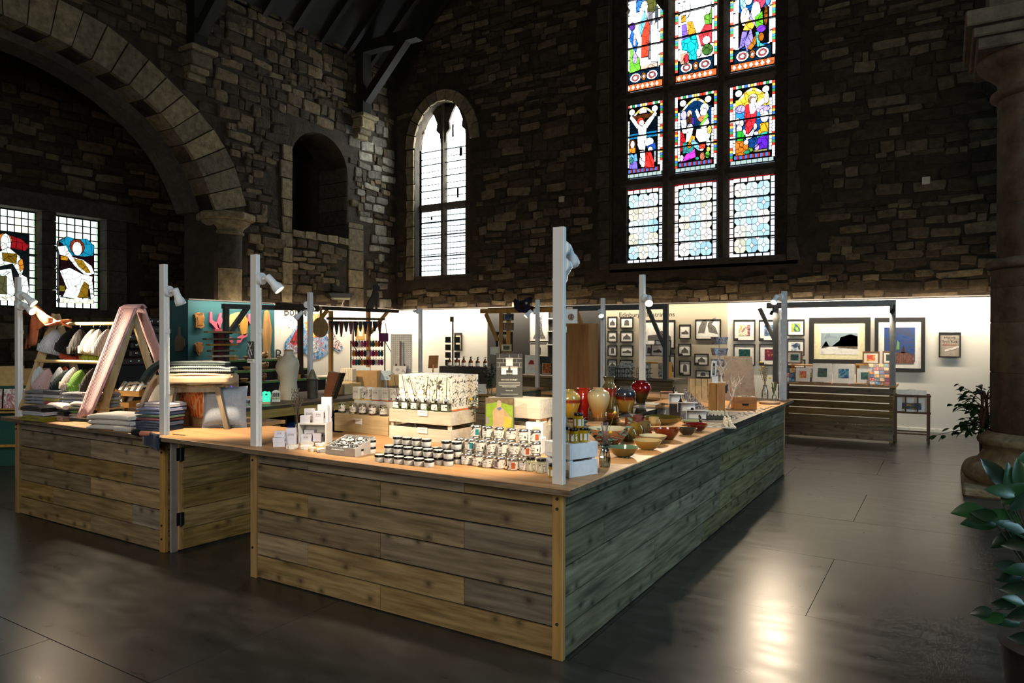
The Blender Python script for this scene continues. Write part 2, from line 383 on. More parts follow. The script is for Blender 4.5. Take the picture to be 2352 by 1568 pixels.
# ---- floor of large painted boards
fl=M().box(-20,-12,-.20,12,14,-.012)
floor=structure('floor',fl,K('#0b0b0b',.9))
mt,nt,b=newmat('painted_floor_board');L=nt.links
gp=nn(nt,'ShaderNodeNewGeometry');oi=nn(nt,'ShaderNodeObjectInfo')
n1=nn(nt,'ShaderNodeTexNoise');n1.inputs['Scale'].default_value=1.3;n1.inputs['Detail'].default_value=7;n1.inputs['Roughness'].default_value=.7;L.new(gp.outputs['Position'],n1.inputs['Vector'])
mp=nn(nt,'ShaderNodeMapping');mp.inputs['Scale'].default_value=(2,6,1);L.new(gp.outputs['Position'],mp.inputs[0])
n2=nn(nt,'ShaderNodeTexNoise');n2.inputs['Scale'].default_value=1.6;n2.inputs['Detail'].default_value=6;L.new(mp.outputs[0],n2.inputs['Vector'])
mul=nn(nt,'ShaderNodeMath',operation='MULTIPLY');L.new(n1.outputs[0],mul.inputs[0]);L.new(n2.outputs[0],mul.inputs[1])
rp=ramp(nt,[(.12,lin('#2b2a27')),(.25,lin('#343330')),(.42,lin('#454340'))]);L.new(mul.outputs[0],rp.inputs[0])
hv=nn(nt,'ShaderNodeHueSaturation');L.new(rp.outputs[0],hv.inputs['Color']);mr=nn(nt,'ShaderNodeMapRange');L.new(oi.outputs['Random'],mr.inputs[0]);mr.inputs[3].default_value=.85;mr.inputs[4].default_value=1.15;L.new(mr.outputs[0],hv.inputs['Value'])
# scuffs: thin darker drag marks
vo=nn(nt,'ShaderNodeTexNoise');vo.inputs['Scale'].default_value=2.2;vo.inputs['Detail'].default_value=2;L.new(gp.outputs['Position'],vo.inputs['Vector'])
r3=ramp(nt,[(.70,(0,0,0,1)),(.78,(1,1,1,1))]);L.new(vo.outputs[0],r3.inputs[0])
mx=nn(nt,'ShaderNodeMix',data_type='RGBA');L.new(r3.outputs[0],mx.inputs[0]);L.new(hv.outputs[0],mx.inputs[6]);mx.inputs[7].default_value=lin('#191816')
L.new(mx.outputs[2],b.inputs['Base Color'])
r2=ramp(nt,[(.3,(.27,.27,.27,1)),(.7,(.35,.35,.35,1))]);L.new(n2.outputs[0],r2.inputs[0]);L.new(r2.outputs[0],b.inputs['Roughness'])
b.inputs['Specular IOR Level'].default_value=.55
bp=nn(nt,'ShaderNodeBump');bp.inputs['Strength'].default_value=.025;bp.inputs['Distance'].default_value=.003;L.new(n2.outputs[0],bp.inputs['Height']);L.new(bp.outputs[0],b.inputs['Normal'])
FLOORM=mt
ub=M().box(-.5,-.5,-.012,.5,.5,0).data('floor_board');ub.materials.append(FLOORM)
row=0;yy=-4.85
while yy<13:
 xx=-19.5+(.9 if row%2 else 0)
 while xx<8:
  cx,cy=xx+1.22,yy+.61
  if depth((cx,cy,0))>-1.6:
   inst('floor_board',ub,None,floor,Matrix.Translation((cx,cy,R_.uniform(-.0008,.0006)))@Matrix.Diagonal((2.436,1.216,1,1)))
  xx+=2.44
 yy+=1.22;row+=1
 # ---- rubble stones
def stone_variant(rn):
 n=8;out=[]
 for(u,v)in((.5,-.5),(.5,0),(.5,.5),(0,.5),(-.5,.5),(-.5,0),(-.5,-.5),(0,-.5)):
  corner=abs(u)+abs(v)>.9
  out.append((u*rn.uniform(.86,.99)if corner else u*rn.uniform(.93,1.03)+(rn.uniform(-.12,.12)if u==0 else 0),v*rn.uniform(.80,.99)if corner else v*rn.uniform(.90,1.05)+(rn.uniform(-.12,.12)if v==0 else 0)))
 vs=[(u,v,0)for u,v in out]+[(u*.98,v*.97,.62)for u,v in out]+[(u*rn.uniform(.82,.93),v*rn.uniform(.74,.9),rn.uniform(.82,1.05))for u,v in out]
 vs.append((rn.uniform(-.1,.1),rn.uniform(-.1,.1),rn.uniform(.92,1.1)))
 fs=[]
 for r in range(2):
  for k in range(n):k2=(k+1)%n;fs.append((r*n+k,r*n+k2,(r+1)*n+k2,(r+1)*n+k))
 for k in range(n):fs.append((2*n+k,2*n+(k+1)%n,3*n))
 return M().add(vs,fs)
rn=random.Random(5)
SV=[stone_variant(rn)for _ in range(14)]
SVM=[s.data('stone')for s in SV]
for me in SVM:me.materials.append(RUB)
SVLIT=[s.data('stone')for s in SV]
for me in SVLIT:me.materials.append(RUBLIT)
def rubble(parent,fr,u0,u1,v0,v1,blocked,seed,hr=(.09,.24),wr=(.14,.62),dr=(.012,.05),limit=300,pale=None):
 rn=random.Random(seed);o,U,V,N=fr;lst=[]
 v=v0
 while v<v1:
  h=rn.uniform(*hr);u=u0+rn.uniform(-.2,0)
  while u<u1:
   w_=rn.uniform(*wr)*(1.15 if h>.18 else 1);hh=h*rn.uniform(.78,1.12);w_*=rn.choice((.6,1,1,1.25));cu,cv=u+w_/2,v+h/2+rn.uniform(-.05,.05)
   if not blocked(cu,cv,w_,hh)and cu-w_/2>u0-.02 and cu+w_/2<u1+.02:
    p=o+U*cu+V*cv;dz=rn.uniform(*dr)
    px=CAM+ray(0,0)
    k=ppm(p)if depth(p)>.3 else 0
    d=p-CAM;zz=d.dot(_f);sx=1176+F*d.dot(CR)/zz if zz>.3 else-9999;sy=784-F*d.dot(CU)/zz if zz>.3 else-9999
    vis=-80<sx<2430 and-80<sy<1600
    facing=abs((CAM-p).normalized().dot(N))
    lst.append((k*k*w_*hh*facing if vis else 0,cu,cv,w_*.965,hh*.95,dz,rn.randrange(len(SV)),rn.uniform(-.09,.09)))
   u+=w_
  v+=h
 lst.sort(reverse=True);rest=M()
 for i,(a,cu,cv,w_,hh,dz,k,rot)in enumerate(lst):
  p=o+U*cu+V*cv
  b3=Matrix(((U.x,V.x,N.x,p.x),(U.y,V.y,N.y,p.y),(U.z,V.z,N.z,p.z),(0,0,0,1)))
  mw=b3@Matrix.Rotation(rot,4,'Z')@Matrix.Diagonal((w_,hh,dz,1))
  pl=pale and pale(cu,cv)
  if i<limit and a>0:inst('stone',(SVLIT if pl else SVM)[k],None,parent,mw)
  elif a>0:rest.merge(SV[k],mw)
 if rest.v:
  tag(rest.build('small_stones',RUB,parent),kind='stuff')
  # ---- back wall with its two window openings
BW0=aty(1400,600,WY);BW1=aty(1806,600,WY)
bx0,bx1=BW0.x,BW1.x;bz0=3.05;bz1=10.2
sx0,sx1=aty(952,560,WY).x,aty(1080,560,WY).x;sz0=aty(1020,640,WY).z;szs=aty(1020,330,WY).z;sz1=szs+(sx1-sx0)*.62
bw=M()
for x0,x1,z0,z1 in((-16,sx0,0,13.5),(sx0,sx1,0,sz0),(sx0,sx1,sz1+.05,13.5),(sx1,bx0,0,13.5),(bx0,bx1,0,bz0),(bx0,bx1,bz1,13.5),(bx1,12,0,13.5)):
 bw.box(x0,WY,z0,x1,WY+.75,z1)
def archcurve(u0,u1,vs,rise,n=12,p=2.0):
 pts=[]
 for i in range(n+1):
  t=PI*(1-i/n);pts.append(((u0+u1)/2+(u1-u0)/2*math.cos(t),vs+rise*abs(math.sin(t))**(2/p)))
 return pts
FB=frame((0,WY,0),(1,0,0),(0,0,1),(0,-1,0))
ac=archcurve(sx0,sx1,szs,sz1-szs)
for(a,c),(d,e)in zip(ac,ac[1:]):bw.prism([(a,c),(d,e),(d,sz1+.06),(a,sz1+.06)],-.75,0,FB)
wall_back=structure('wall_back',bw,MORTAR)
def blk_back(u,v,w_,h):
 if v<2.3:return True
 if bx0-.32<u+w_/2 and u-w_/2<bx1+.30 and v+h/2>bz0-.15 and v-h/2<bz1:return True
 if sx0-.28<u+w_/2 and u-w_/2<sx1+.05 and v+h/2>sz0-.1 and v-h/2<szs:return True
 cu=(sx0+sx1)/2
 if v>=szs-.2 and math.hypot((u-cu),(v-szs)*.8)<(sx1-sx0)/2+.38+w_*.25:return True
 return False
rubble(wall_back,FB,-10.6,5.2,2.3,9.6,blk_back,3)
# dressed jamb stones round the openings
def jambs(parent,fr,u0,u1,v0,v1,mat,seed,d=.05,wr=(.24,.42),hr=(.28,.45)):
 rn=random.Random(seed)
 v=v0
 while v<v1-.1:
  h=min(rn.uniform(*hr),v1-v);
  M().prism([(u0,v+.01),(u1 if not isinstance(u1,tuple)else rn.uniform(*u1),v+.012),((u1 if not isinstance(u1,tuple)else rn.uniform(*u1)),v+h-.012),(u0+rn.uniform(0,.012),v+h-.01)],-.02,d*rn.uniform(.6,1.1),fr).build('jamb_stone',mat,parent)
  v+=h
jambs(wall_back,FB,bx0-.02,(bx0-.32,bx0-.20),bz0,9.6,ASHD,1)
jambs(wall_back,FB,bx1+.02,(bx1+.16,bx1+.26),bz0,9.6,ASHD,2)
jambs(wall_back,FB,sx0-.01,(sx0-.28,sx0-.20),sz0,szs,ASH,3)
cu=(sx0+sx1)/2;ra=(sx1-sx0)/2
for i in range(11):
 a0=PI*i/11+.012;a1=PI*(i+1)/11-.012;k=(sz1-szs)/ra
 pts=[(cu-(ra+d)*math.cos(a),szs+(ra*k+d)*math.sin(a))for a,d in((a0,.0),(a1,.0),(a1,.27),(a0,.27))]
 M().prism(pts,-.02,.05,FB).build('voussoir',ASH,wall_back)
 # ---- partition walls of the gallery
PZ=2.285
WWALL=K('#ded9cc',.7,var=.03,scale=3);BEIGE=K('#b3a890',.7,var=.03,scale=3);CHAR=K('#33322f',.7,var=.05,scale=3);TEAL=K('#1d5a60',.65,var=.05,scale=3)
qa=aty(1120,780,10.85).x;qb=aty(1392,780,10.85).x
pw=M().box(-10.27,10.85,0,qa,10.95,PZ).box(-2.03,10.85,0,6.0,10.95,PZ)
wall_gallery=structure('wall_gallery',pw,WWALL)
structure('wall_charcoal',M().box(qa,10.84,0,qb,10.95,PZ-.02),CHAR)
structure('wall_beige',M().box(qb,10.845,0,-2.03,10.95,PZ),BEIGE)
structure('wall_mural',M().box(-10.37,6.80,0,-10.27,10.85,PZ-.01),WWALL)
structure('wall_teal',M().box(-10.37,4.84,0,-10.265,6.80,PZ-.01).box(-10.95,4.84,0,-10.37,4.9,PZ-.01),TEAL)
structure('baseboard_gallery',M().box(-.2,10.83,0,6,10.85,.055),K('#e8e2d2',.5))
structure('trim_1',M().box(-10.27,10.80,PZ,6,10.95,PZ+.018),K('#4a4640',.5))
structure('trim_2',M().box(-10.37,4.84,PZ-.01,-10.24,10.80,PZ+.012),K('#4a4640',.5))
# ---- left wall: great arch and niche
FL=frame((WX,0,0),(0,1,0),(0,0,1),(1,0,0))
LO=[(-2.2,4.0),(-2.0,4.6),(-1.7,5.15),(-1.2,5.7),(-.5,6.1),(.3,6.35),(1.1,6.45),(1.96,6.44),(2.26,6.41),(2.81,6.35),(3.37,6.19),(3.92,5.97),(4.51,5.62),(4.9,5.28),(5.23,4.85),(5.44,4.47),(5.62,4.05)]
UP=[(-3.0,4.1),(-2.8,4.8),(-2.4,5.5),(-1.8,6.2),(-1.0,6.65),(0,6.95),(1.1,7.05),(1.9,7.02),(2.3,7.0),(2.9,6.98),(3.5,6.88),(4.1,6.62),(4.85,6.15),(5.35,5.82),(5.72,5.47),(6.05,4.98),(6.33,4.25)]
TOPZ=8.35
nu0,nu1,nz0,nzs,nz1=7.52,9.23,3.90,5.45,6.25
lw=M()
T=.95
lw.prism([(-9,0),(-2.2,0),(-2.2,4.0),(-9,4.0)],-T,0,FL)
lw.prism([(-9,4.0),(-2.2,4.0),(-2.2,TOPZ),(-9,TOPZ)],-T,0,FL)
for(a,c),(d,e)in zip(LO,LO[1:]):lw.prism([(a,c),(d,e),(d,TOPZ),(a,TOPZ)],-T,0,FL)
lw.prism([(5.62,0),(nu0,0),(nu0,TOPZ),(5.62,TOPZ)],-T,0,FL)
lw.prism([(nu0,0),(nu1,0),(nu1,nz0),(nu0,nz0)],-T,0,FL)
nc=archcurve(nu0,nu1,nzs,nz1-nzs)
for(a,c),(d,e)in zip(nc,nc[1:]):lw.prism([(a,c),(d,e),(d,TOPZ),(a,TOPZ)],-T,0,FL)
lw.prism([(nu1,0),(11.0,0),(11.0,TOPZ),(nu1,TOPZ)],-T,0,FL)
lw.box(WX-1.9,nu0-.3,3.5,WX-1.8,nu1+.3,7)
lw.box(WX-1.9,nu1,3.5,WX-T,nu1+.1,7).box(WX-1.9,nu0-.1,3.5,WX-T,nu0,7).box(WX-1.9,nu0,3.6,WX-T,nu1,nz0-.02).box(WX-1.9,nu0,nz1,WX-T,nu1,nz1+.1)
wall_left=structure('wall_left',lw,MORTAR)
def interp(c,u):
 for(a,v0),(d,v1)in zip(c,c[1:]):
  if a<=u<=d:return v0+(v1-v0)*(u-a)/(d-a)
 return-1
def blk_left(u,v,w_,h):
 if v<2.2:return True
 if u<6.34 and v-h/2<max(interp(UP,u),interp(UP,u-w_/2),interp(UP,u+w_/2)):return True
 if u<6.42 and v<4.4:return True
 if nu0-.28<u+w_/2 and u-w_/2<nu1+.05 and v+h/2>nz0-.05 and v-h/2<nzs+.3:return True
 if nu0<u+w_/2 and u-w_/2<nu1 and nzs<=v<nz1+.15:return True
 if 9.22<u+w_/2 and u-w_/2<9.78 and v<4.35:return True
 return False
rubble(wall_left,FL,.8,10.95,2.2,TOPZ,blk_left,8,hr=(.12,.28),wr=(.14,.50),dr=(.02,.06),pale=lambda u,v:u>9.2 and v<7)  # stones beyond the niche take the window-lit colour
jambs(wall_left,FL,nu0+.0,(nu0-.22,nu0-.30),2.3,nzs+.3,ASH,11,hr=(.3,.6))
jambs(wall_left,FL,9.25,9.74,2.28,4.35,ASH,12,d=.04,hr=(.4,.62))
# niche sill stones and curved dressed lining
for i in range(5):M().prism([(nu0+.02+i*.34,nz0-.10),(nu0+.34+i*.34,nz0-.12),(nu0+.33+i*.34,nz0+.03+.03*(i%2)),(nu0+.03+i*.34,nz0+.04)],-.45,.06,FL).build('sill_stone',ASH,wall_left)
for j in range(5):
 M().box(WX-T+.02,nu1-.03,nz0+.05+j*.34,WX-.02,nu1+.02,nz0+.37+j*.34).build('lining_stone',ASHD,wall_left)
for i in range(9):
 a,c=nc[i];d,e=nc[i+1]
 # arch ring: two rows of voussoirs
def resample(c,n):
 L_=[0]
 for(a,b_),(d,e)in zip(c,c[1:]):L_.append(L_[-1]+math.hypot(d-a,e-b_))
 out=[]
 for i in range(n+1):
  s_=L_[-1]*i/n;k=max(j for j in range(len(L_))if L_[j]<=s_+1e-9);k=min(k,len(c)-2)
  t=(s_-L_[k])/max(1e-9,L_[k+1]-L_[k]);out.append((c[k][0]+(c[k+1][0]-c[k][0])*t,c[k][1]+(c[k+1][1]-c[k][1])*t))
 return out
NV=30;lo=resample(LO,NV);up=resample(UP,NV);rn=random.Random(4)
for i in range(NV):
 q=lambda a,b_,t:(a[0]+(b_[0]-a[0])*t,a[1]+(b_[1]-a[1])*t)
 g=.03
 pts=[q(lo[i],lo[i+1],g),q(lo[i],lo[i+1],1-g),q(up[i],up[i+1],1-g),q(up[i],up[i+1],g)]
 M().prism(pts,-.5,.07+rn.uniform(-.015,.02),FL).build('voussoir',ASH,wall_left)
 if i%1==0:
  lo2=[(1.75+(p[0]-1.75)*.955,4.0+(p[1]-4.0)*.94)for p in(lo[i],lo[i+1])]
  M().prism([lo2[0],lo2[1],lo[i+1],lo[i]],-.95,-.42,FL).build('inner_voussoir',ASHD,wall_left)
  # half column and capital carrying the arch
hc=bpy.data.objects.new('half_column',None);COL.objects.link(hc);hc.parent=wall_left;hc.location=(WX-.12,5.98,0)
M().lathe([(.30,2.2),(.30,2.95)],20).build('shaft',ASH,hc,smooth=True)
M().lathe([(.30,2.96),(.30,3.62)],20).build('shaft',ASHD,hc,smooth=True)
M().lathe([(.31,3.62),(.34,3.64),(.34,3.68),(.31,3.70),(.34,3.76),(.43,3.84),(.46,3.88),(.46,3.90)],20).build('capital',ASH,hc,smooth=True)
M().lathe([(.52,3.90),(.56,3.92),(.56,4.02),(.50,4.06)],8).build('abacus',ASH,hc)
# ---- corbels with timber wall posts and braces
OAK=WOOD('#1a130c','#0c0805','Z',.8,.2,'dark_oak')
for(yc,zc,s_)in((5.15,7.0,1),(9.6,6.95,1)):
 cb=bpy.data.objects.new('corbel',None);COL.objects.link(cb);cb.parent=wall_left;cb.location=(WX,yc,zc)
 for(h0,h1,d,w_)in((-.10,0,.42,.56),(-.34,-.10,.33,.44),(-.46,-.34,.25,.40),(-.58,-.46,.16,.38)):
  M().box(-.02,-w_/2,h0+.004,d,w_/2,h1).build('block',ASH,cb,bevel=.02)
  # ---- roof
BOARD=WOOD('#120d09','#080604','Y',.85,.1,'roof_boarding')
ro=M().prism([(WX-1.2,TOPZ-1.05),(2.0,TOPZ+11.6),(2.0,TOPZ+11.8),(WX-1.2,TOPZ-.85)],-13,16,frame((0,0,0),(1,0,0),(0,0,1),(0,1,0)))
ro.prism([(2.0,TOPZ+11.6),(14.0,TOPZ),(14.0,TOPZ+.2),(2.0,TOPZ+11.8)],-13,16,frame((0,0,0),(1,0,0),(0,0,1),(0,1,0)))
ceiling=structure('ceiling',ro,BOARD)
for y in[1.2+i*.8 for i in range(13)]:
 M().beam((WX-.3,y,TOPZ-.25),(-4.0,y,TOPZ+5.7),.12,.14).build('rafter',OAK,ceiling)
for yc in(5.15,9.6):
 M().beam((WX+.16,yc,7.0),(WX+.16,yc,8.9),.24,.28).build('wall_post',OAK,ceiling)
 M().beam((WX+.1,yc,8.55),(WX+1.9,yc,8.55),.24,.26).build('hammer_beam',OAK,ceiling)
 M().beam((WX+.25,yc,7.3),(WX+1.5,yc,8.5),.2,.2).build('brace',OAK,ceiling)
M().beam((WX-.25,-6,TOPZ+.05),(WX-.25,11,TOPZ+.05),.5,.2).build('wall_plate',OAK,ceiling)
# ---- chapel beyond the arch
CX=-14.0
gw=[(3.36,4.11),(4.40,5.37)];gz0,gz1=2.2,4.12
cw=M().box(CX-.5,-6,0,CX,2.2,8).box(CX-.5,2.2,0,CX,5.92,gz0-.12).box(CX-.5,2.2,gz1+.35,CX,5.92,8).box(CX-.5,5.92,0,CX,11,8)
cw.box(CX,-6.2,0,WX-T,-6,8).box(CX,9.9,0,WX-T-1,10.1,8).box(CX-.5,-6,8,WX-T+.1,11,8.2)
wall_chapel=structure('wall_chapel',cw,MORTAR)
FC=frame((CX,0,0),(0,1,0),(0,0,1),(1,0,0))
M().prism([(1.6,gz1+.02),(6.1,gz1+.02),(6.1,gz1+.36),(1.6,gz1+.36)],-.5,.05,FC).build('lintel',ASHD,wall_chapel)
rubble(wall_chapel,FC,1.0,9.5,.8,7.9,lambda u,v,w_,h:(2.0<u+w_/2 and u-w_/2<6.0 and gz0-.15<v+h/2 and v-h/2<gz1+.38),21,hr=(.12,.26),wr=(.2,.66),dr=(.015,.05))
for(u,ua)in((4.255,.135),(5.62,.22)):
 z=gz0-.1
 while z<gz1:
  h=R_.uniform(.3,.5);M().prism([(u-ua,z),(u+ua,z),(u+ua,min(z+h,gz1+.02)),(u-ua,min(z+h,gz1+.02))],-.34,-.04 if u<5 else 0,FC).build('mullion_stone',ASHD,wall_chapel);z+=h+.01
M().prism([(2.0,gz0-.2),(5.95,gz0-.2),(5.95,gz0-.04),(2.0,gz0-.04)],-.4,.04,FC).build('sill',ASHD,wall_chapel)
# ---- walls behind and beside the viewer; side window lets daylight in, front opening added for the fill
structure('wall_right',M().box(8,-10,0,8.6,-.3,12).box(8,2.7,0,8.6,12,12).box(8,-.3,0,8.6,2.7,2.3).box(8,-.3,6.9,8.6,2.7,12),MORTAR)
structure('wall_front',M().box(-16,-9.6,0,.7,-9,12).box(3.7,-9.6,0,9,-9,12).box(.7,-9.6,0,3.7,-9,2.4).box(.7,-9.6,6.8,3.7,-9,12),MORTAR)
# ================================================================== STAINED GLASS
LEAD=K('#08090a',.7)
def el(cx,cy,rx,ry,n=12):return[(cx+rx*math.cos(2*PI*k/n),cy+ry*math.sin(2*PI*k/n))for k in range(n)]
def rc(a,b_,c,d):return[(a,b_),(c,b_),(c,d),(a,d)]
def ln(x0,y0,x1,y1,w0,w1=None):
 w1=w0 if w1 is None else w1;dx,dy=x1-x0,y1-y0;l=math.hypot(dx,dy)or 1;nx,ny=-dy/l,dx/l
 return[(x0+nx*w0/2,y0+ny*w0/2),(x0-nx*w0/2,y0-ny*w0/2),(x1-nx*w1/2,y1-ny*w1/2),(x1+nx*w1/2,y1+ny*w1/2)]
W_='#f4fbff'
class Panel:
 def __init__(s,parent,o,U,w_,h,N,S=2.0):
  s.o=bpy.data.objects.new('glass_panel',None);COL.objects.link(s.o);s.o.parent=parent
  s.fr=frame(o,U,(0,0,1),N);s.w=w_;s.h=h;s.S=S;s.k=0
  M().prism(rc(0,0,w_,h),-.012,0,s.fr).build('lead',LEAD,s.o)
 def sc(s,pts):return[(u*s.w,v*s.h)for u,v in pts]
 def piece(s,pts,col,S=None,lead=True,lay=None,var=.25):
  s.k+=1;d=.0015+.0012*(s.k if lay is None else lay)
  p=s.sc(pts);cx=sum(a for a,_ in p)/len(p);cy=sum(b_ for _,b_ in p)/len(p)
  if lead:
   q=[]
   for a,b_ in p:
    l=math.hypot(a-cx,b_-cy)or 1;q.append((a+(a-cx)/l*.011,b_+(b_-cy)/l*.011))
   M().prism(q,0,d-.0006,s.fr).build('lead_line',LEAD,s.o)
  M().prism(p,0,d,s.fr).build('glass_piece',EM(col,s.S if S is None else S,var,9),s.o)
 def many(s,polys,col,S=None,d=.002,name='border_glass'):
  mb=M()
  for pts in polys:mb.prism(s.sc(pts),0,d,s.fr)
  mb.build(name,EM(col,s.S if S is None else S),s.o)
 def bars(s,vs):
  for v in vs:M().prism(rc(-.01,v*s.h-.012,s.w+.01,v*s.h+.012),.0,.07,s.fr).build('iron_bar',LEAD,s.o)
 def border(s,cols,t=.055,step=.055,n0=0,S=None,v0=0):
  w_,h=s.w,s.h;tu=t/w_;tv=t/h;lst={}
  k=0
  def put(p):
   nonlocal k
   lst.setdefault(cols[k%len(cols)],[]).append(p);k+=1
  nvs=int(h*(1-v0)/step)
  for i in range(nvs):
   a=v0+(1-v0)*i/nvs;b_=v0+(1-v0)*(i+.86)/nvs
   put(rc(.004,a,tu,b_));put(rc(1-tu,a,.996,b_))
  nus=int((w_-2*t)/step)
  for i in range(nus):
   a=tu+(1-2*tu)*i/nus+.004;b_=tu+(1-2*tu)*(i+.86)/nus
   put(rc(a,1-tv,b_,.998));
   if v0==0:put(rc(a,.002,b_,tv))
  for c,ps in lst.items():s.many(ps,c,S)
GY=11.30
cols_px=((1435,1522),(1550,1646),(1676,1780))
zr=[aty(1435,607,GY).z,aty(1435,440,GY).z,aty(1435,412,GY).z,aty(1435,245,GY).z,aty(1435,214,GY).z,aty(1435,-70,GY).z]
window_1=structure('window_1',M().box(bx0-.02,GY-.10,bz0-.02,bx0+.30,GY+.1,bz1).box(aty(1781,600,GY).x,GY-.10,bz0-.02,bx1+.3,GY+.1,bz1).box(bx0,GY-.30,bz0-.06,bx1+.2,GY+.1,zr[0]-.01),ASHD)
xs=[(aty(a,400,GY).x,aty(b_,400,GY).x)for a,b_ in cols_px]
for i in(0,1):
 u0,u1=xs[i][1]+.006,xs[i+1][0]-.006;c_=(u0+u1)/2
 M().prism([(u0,0),(u0,.08),(c_-.05,.24),(c_+.05,.24),(u1,.08),(u1,0)],zr[0]-.02,bz1,frame((0,GY+.04,0),(1,0,0),(0,-1,0),(0,0,1))).build('mullion',ASHD,window_1)
for za,zb in((zr[1],zr[2]),(zr[3],zr[4])):
 M().prism([(za+.005,0),(za+.03,.08),((za+zb)/2-.04,.20),((za+zb)/2+.04,.20),(zb-.03,.08),(zb-.005,0)],xs[0][0]-.05,xs[2][1]+.05,frame((0,GY+.04,0),(0,0,1),(0,-1,0),(1,0,0))).build('transom',ASHD,window_1)
N_=(0,-1,0)
BORD=['#d83a2a',W_,'#2f8f4a',W_,'#3a78d8','#eaf6ff','#e8b83a',W_,'#c8402c']
def scene_panel(c,r,S):
 x0,x1=xs[c];return Panel(window_1,(x0,GY,zr[r*2]),(1,0,0),x1-x0,zr[r*2+1]-zr[r*2],N_,S)
 # geometric panels of the bottom row
rn=random.Random(2)
for c in range(3):
 P_=scene_panel(c,0,1.5);P_.border(['#eef4ff','#dfe9fb','#f3ecdd','#e6eeff'],.075,.12)
 P_.many([rc(-.02,0,.0,1),rc(1.0,0,1.02,1),rc(0,1.0,1,1.012)],'#a01820',.9)
 n=3;mrg=.095/P_.w;cw_=(1-2*mrg)/n;mv=.095/P_.h;rows=5;ch=(1-2*mv)/rows
 for i in range(n):
  for j in range(rows):
   cu_,cv_=mrg+(i+.5)*cw_,mv+(j+.5)*ch;tint=rn.choice(['#bfe6f2','#cfeff8','#e6e4cd','#d7f1f5','#efece0','#a9d8ea'])
   for sx_ in(-1,1):
    for sy_ in(-1,1):
     pts=[(cu_+sx_*cw_*x,cv_+sy_*ch*y)for x,y in((.02,.20),(.02,.48),(.30,.48),(.48,.30),(.48,.02),(.20,.02))]
     P_.piece(pts,tint,rn.uniform(1.05,1.7),lead=False,lay=1,var=0)
   P_.piece([(cu_-cw_*.17,cv_),(cu_,cv_-ch*.17),(cu_+cw_*.17,cv_),(cu_,cv_+ch*.17)],'#f2f0f6',1.4,lead=False,lay=1,var=0)
   if i<n-1 and j<rows-1:
    a,b_=cu_+cw_*.5,cv_+ch*.5
    P_.piece([(a-cw_*.18,b_),(a,b_-ch*.18),(a+cw_*.18,b_),(a,b_+ch*.18)],'#e9e6f0',1.2,lead=False,lay=1,var=0)
 P_.bars([.25,.5,.75])
def arch_bg(P_,sky,lowbg,S=1.0,v0=.15):
 P_.piece(rc(.13,v0,.87,.80),lowbg,S,False)
 P_.piece(rc(.13,.55,.87,.82),sky,S,False)
 P_.piece([(.22+.56*t/10,.80+.11*math.sin(PI*t/10))for t in range(11)],sky,S,False)
 ring=[(.16+.68*t/10,.80+.145*math.sin(PI*t/10))for t in range(11)]
 for i in range(10):
  (a,b_),(c_,d)=ring[i],ring[i+1]
  P_.piece([(a,b_),(c_,d),(.5+(c_-.5)*.86,.79+(d-.79)*.80),(.5+(a-.5)*.86,.79+(b_-.79)*.80)],['#f4e7a0',W_,'#e0b83a'][i%3],2.0,False,3)
 for cx in(.20,.80):P_.piece(el(cx,.90,.075,.04),'#fffef0',4.0)
 for i in range(14):
  P_.many([rc(.075,v0+i*.046,.125,v0+.038+i*.046),rc(.875,v0+i*.046,.925,v0+.038+i*.046)],'#fbfbf2',2.2)
 P_.many([rc(.10+i*.115,.075,.155+i*.115,.12)for i in range(7)],'#4f7fd8',1.2);P_.many([rc(.155+i*.115,.075,.20+i*.115,.12)for i in range(7)],'#b8343a',1.2)
 P_.many([rc(.02+i*.12,.012,.125+i*.12,.055)for i in range(8)],'#c9e4e0',1.0)
B_=3.2
P_=scene_panel(0,1,2.0);P_.border(BORD,v0=.06);arch_bg(P_,'#071826','#0b120e',.9)
for pts,c_,S in((rc(.14,.53,.86,.60),'#1f86be',1.3),(rc(.20,.79,.80,.845),'#6a3a1c',1.1),(rc(.46,.70,.55,.86),'#5c3218',1.0),(rc(.40,.865,.59,.915),'#f6e8ee',2.5),(ln(.165,.84,.37,.69,.05,.08),W_,B_),(ln(.84,.845,.58,.69,.05,.09),W_,B_),([(.36,.71),(.60,.71),(.57,.57),(.38,.57)],W_,B_),(el(.43,.76,.085,.045),'#e23a26',2.0),(el(.46,.735,.07,.035),'#f0dcd8',2.4),([(.36,.56),(.60,.57),(.58,.50),(.55,.36),(.40,.38),(.36,.44)],'#eefcff',B_),([(.42,.35),(.55,.35),(.56,.18),(.53,.13),(.46,.14)],'#f4eaf6',B_),(el(.44,.22,.03,.05),'#f4e4ea',2),(el(.22,.45,.09,.075),'#7a3a1c',1.2),(el(.225,.455,.05,.05),W_,B_),([(.14,.40),(.30,.41),(.30,.33),(.14,.32)],'#e08a22',2),(ln(.16,.32,.30,.22,.08),'#5f9fe6',2),(ln(.30,.32,.33,.22,.06),'#5f9fe6',2),([(.15,.13),(.36,.12),(.35,.20),(.24,.24),(.14,.18)],'#7a6ae0',2),(el(.19,.24,.05,.04),'#3f8f80',1.4),(el(.66,.46,.12,.055),W_,B_),([(.60,.40),(.82,.44),(.84,.34),(.66,.34)],'#1f4fb0',1.6),(el(.70,.36,.06,.03),W_,2.5),([(.56,.12),(.80,.11),(.80,.18),(.70,.34),(.58,.32)],'#e8302a',2.2),(rc(.80,.18,.84,.34),'#b9bcc4',1.2)):
 P_.piece(pts,c_,S)
P_.bars([.33,.56])
P_=scene_panel(1,1,2.0);P_.border(BORD,v0=.06);arch_bg(P_,'#0d3f78','#1a120e',1.1)
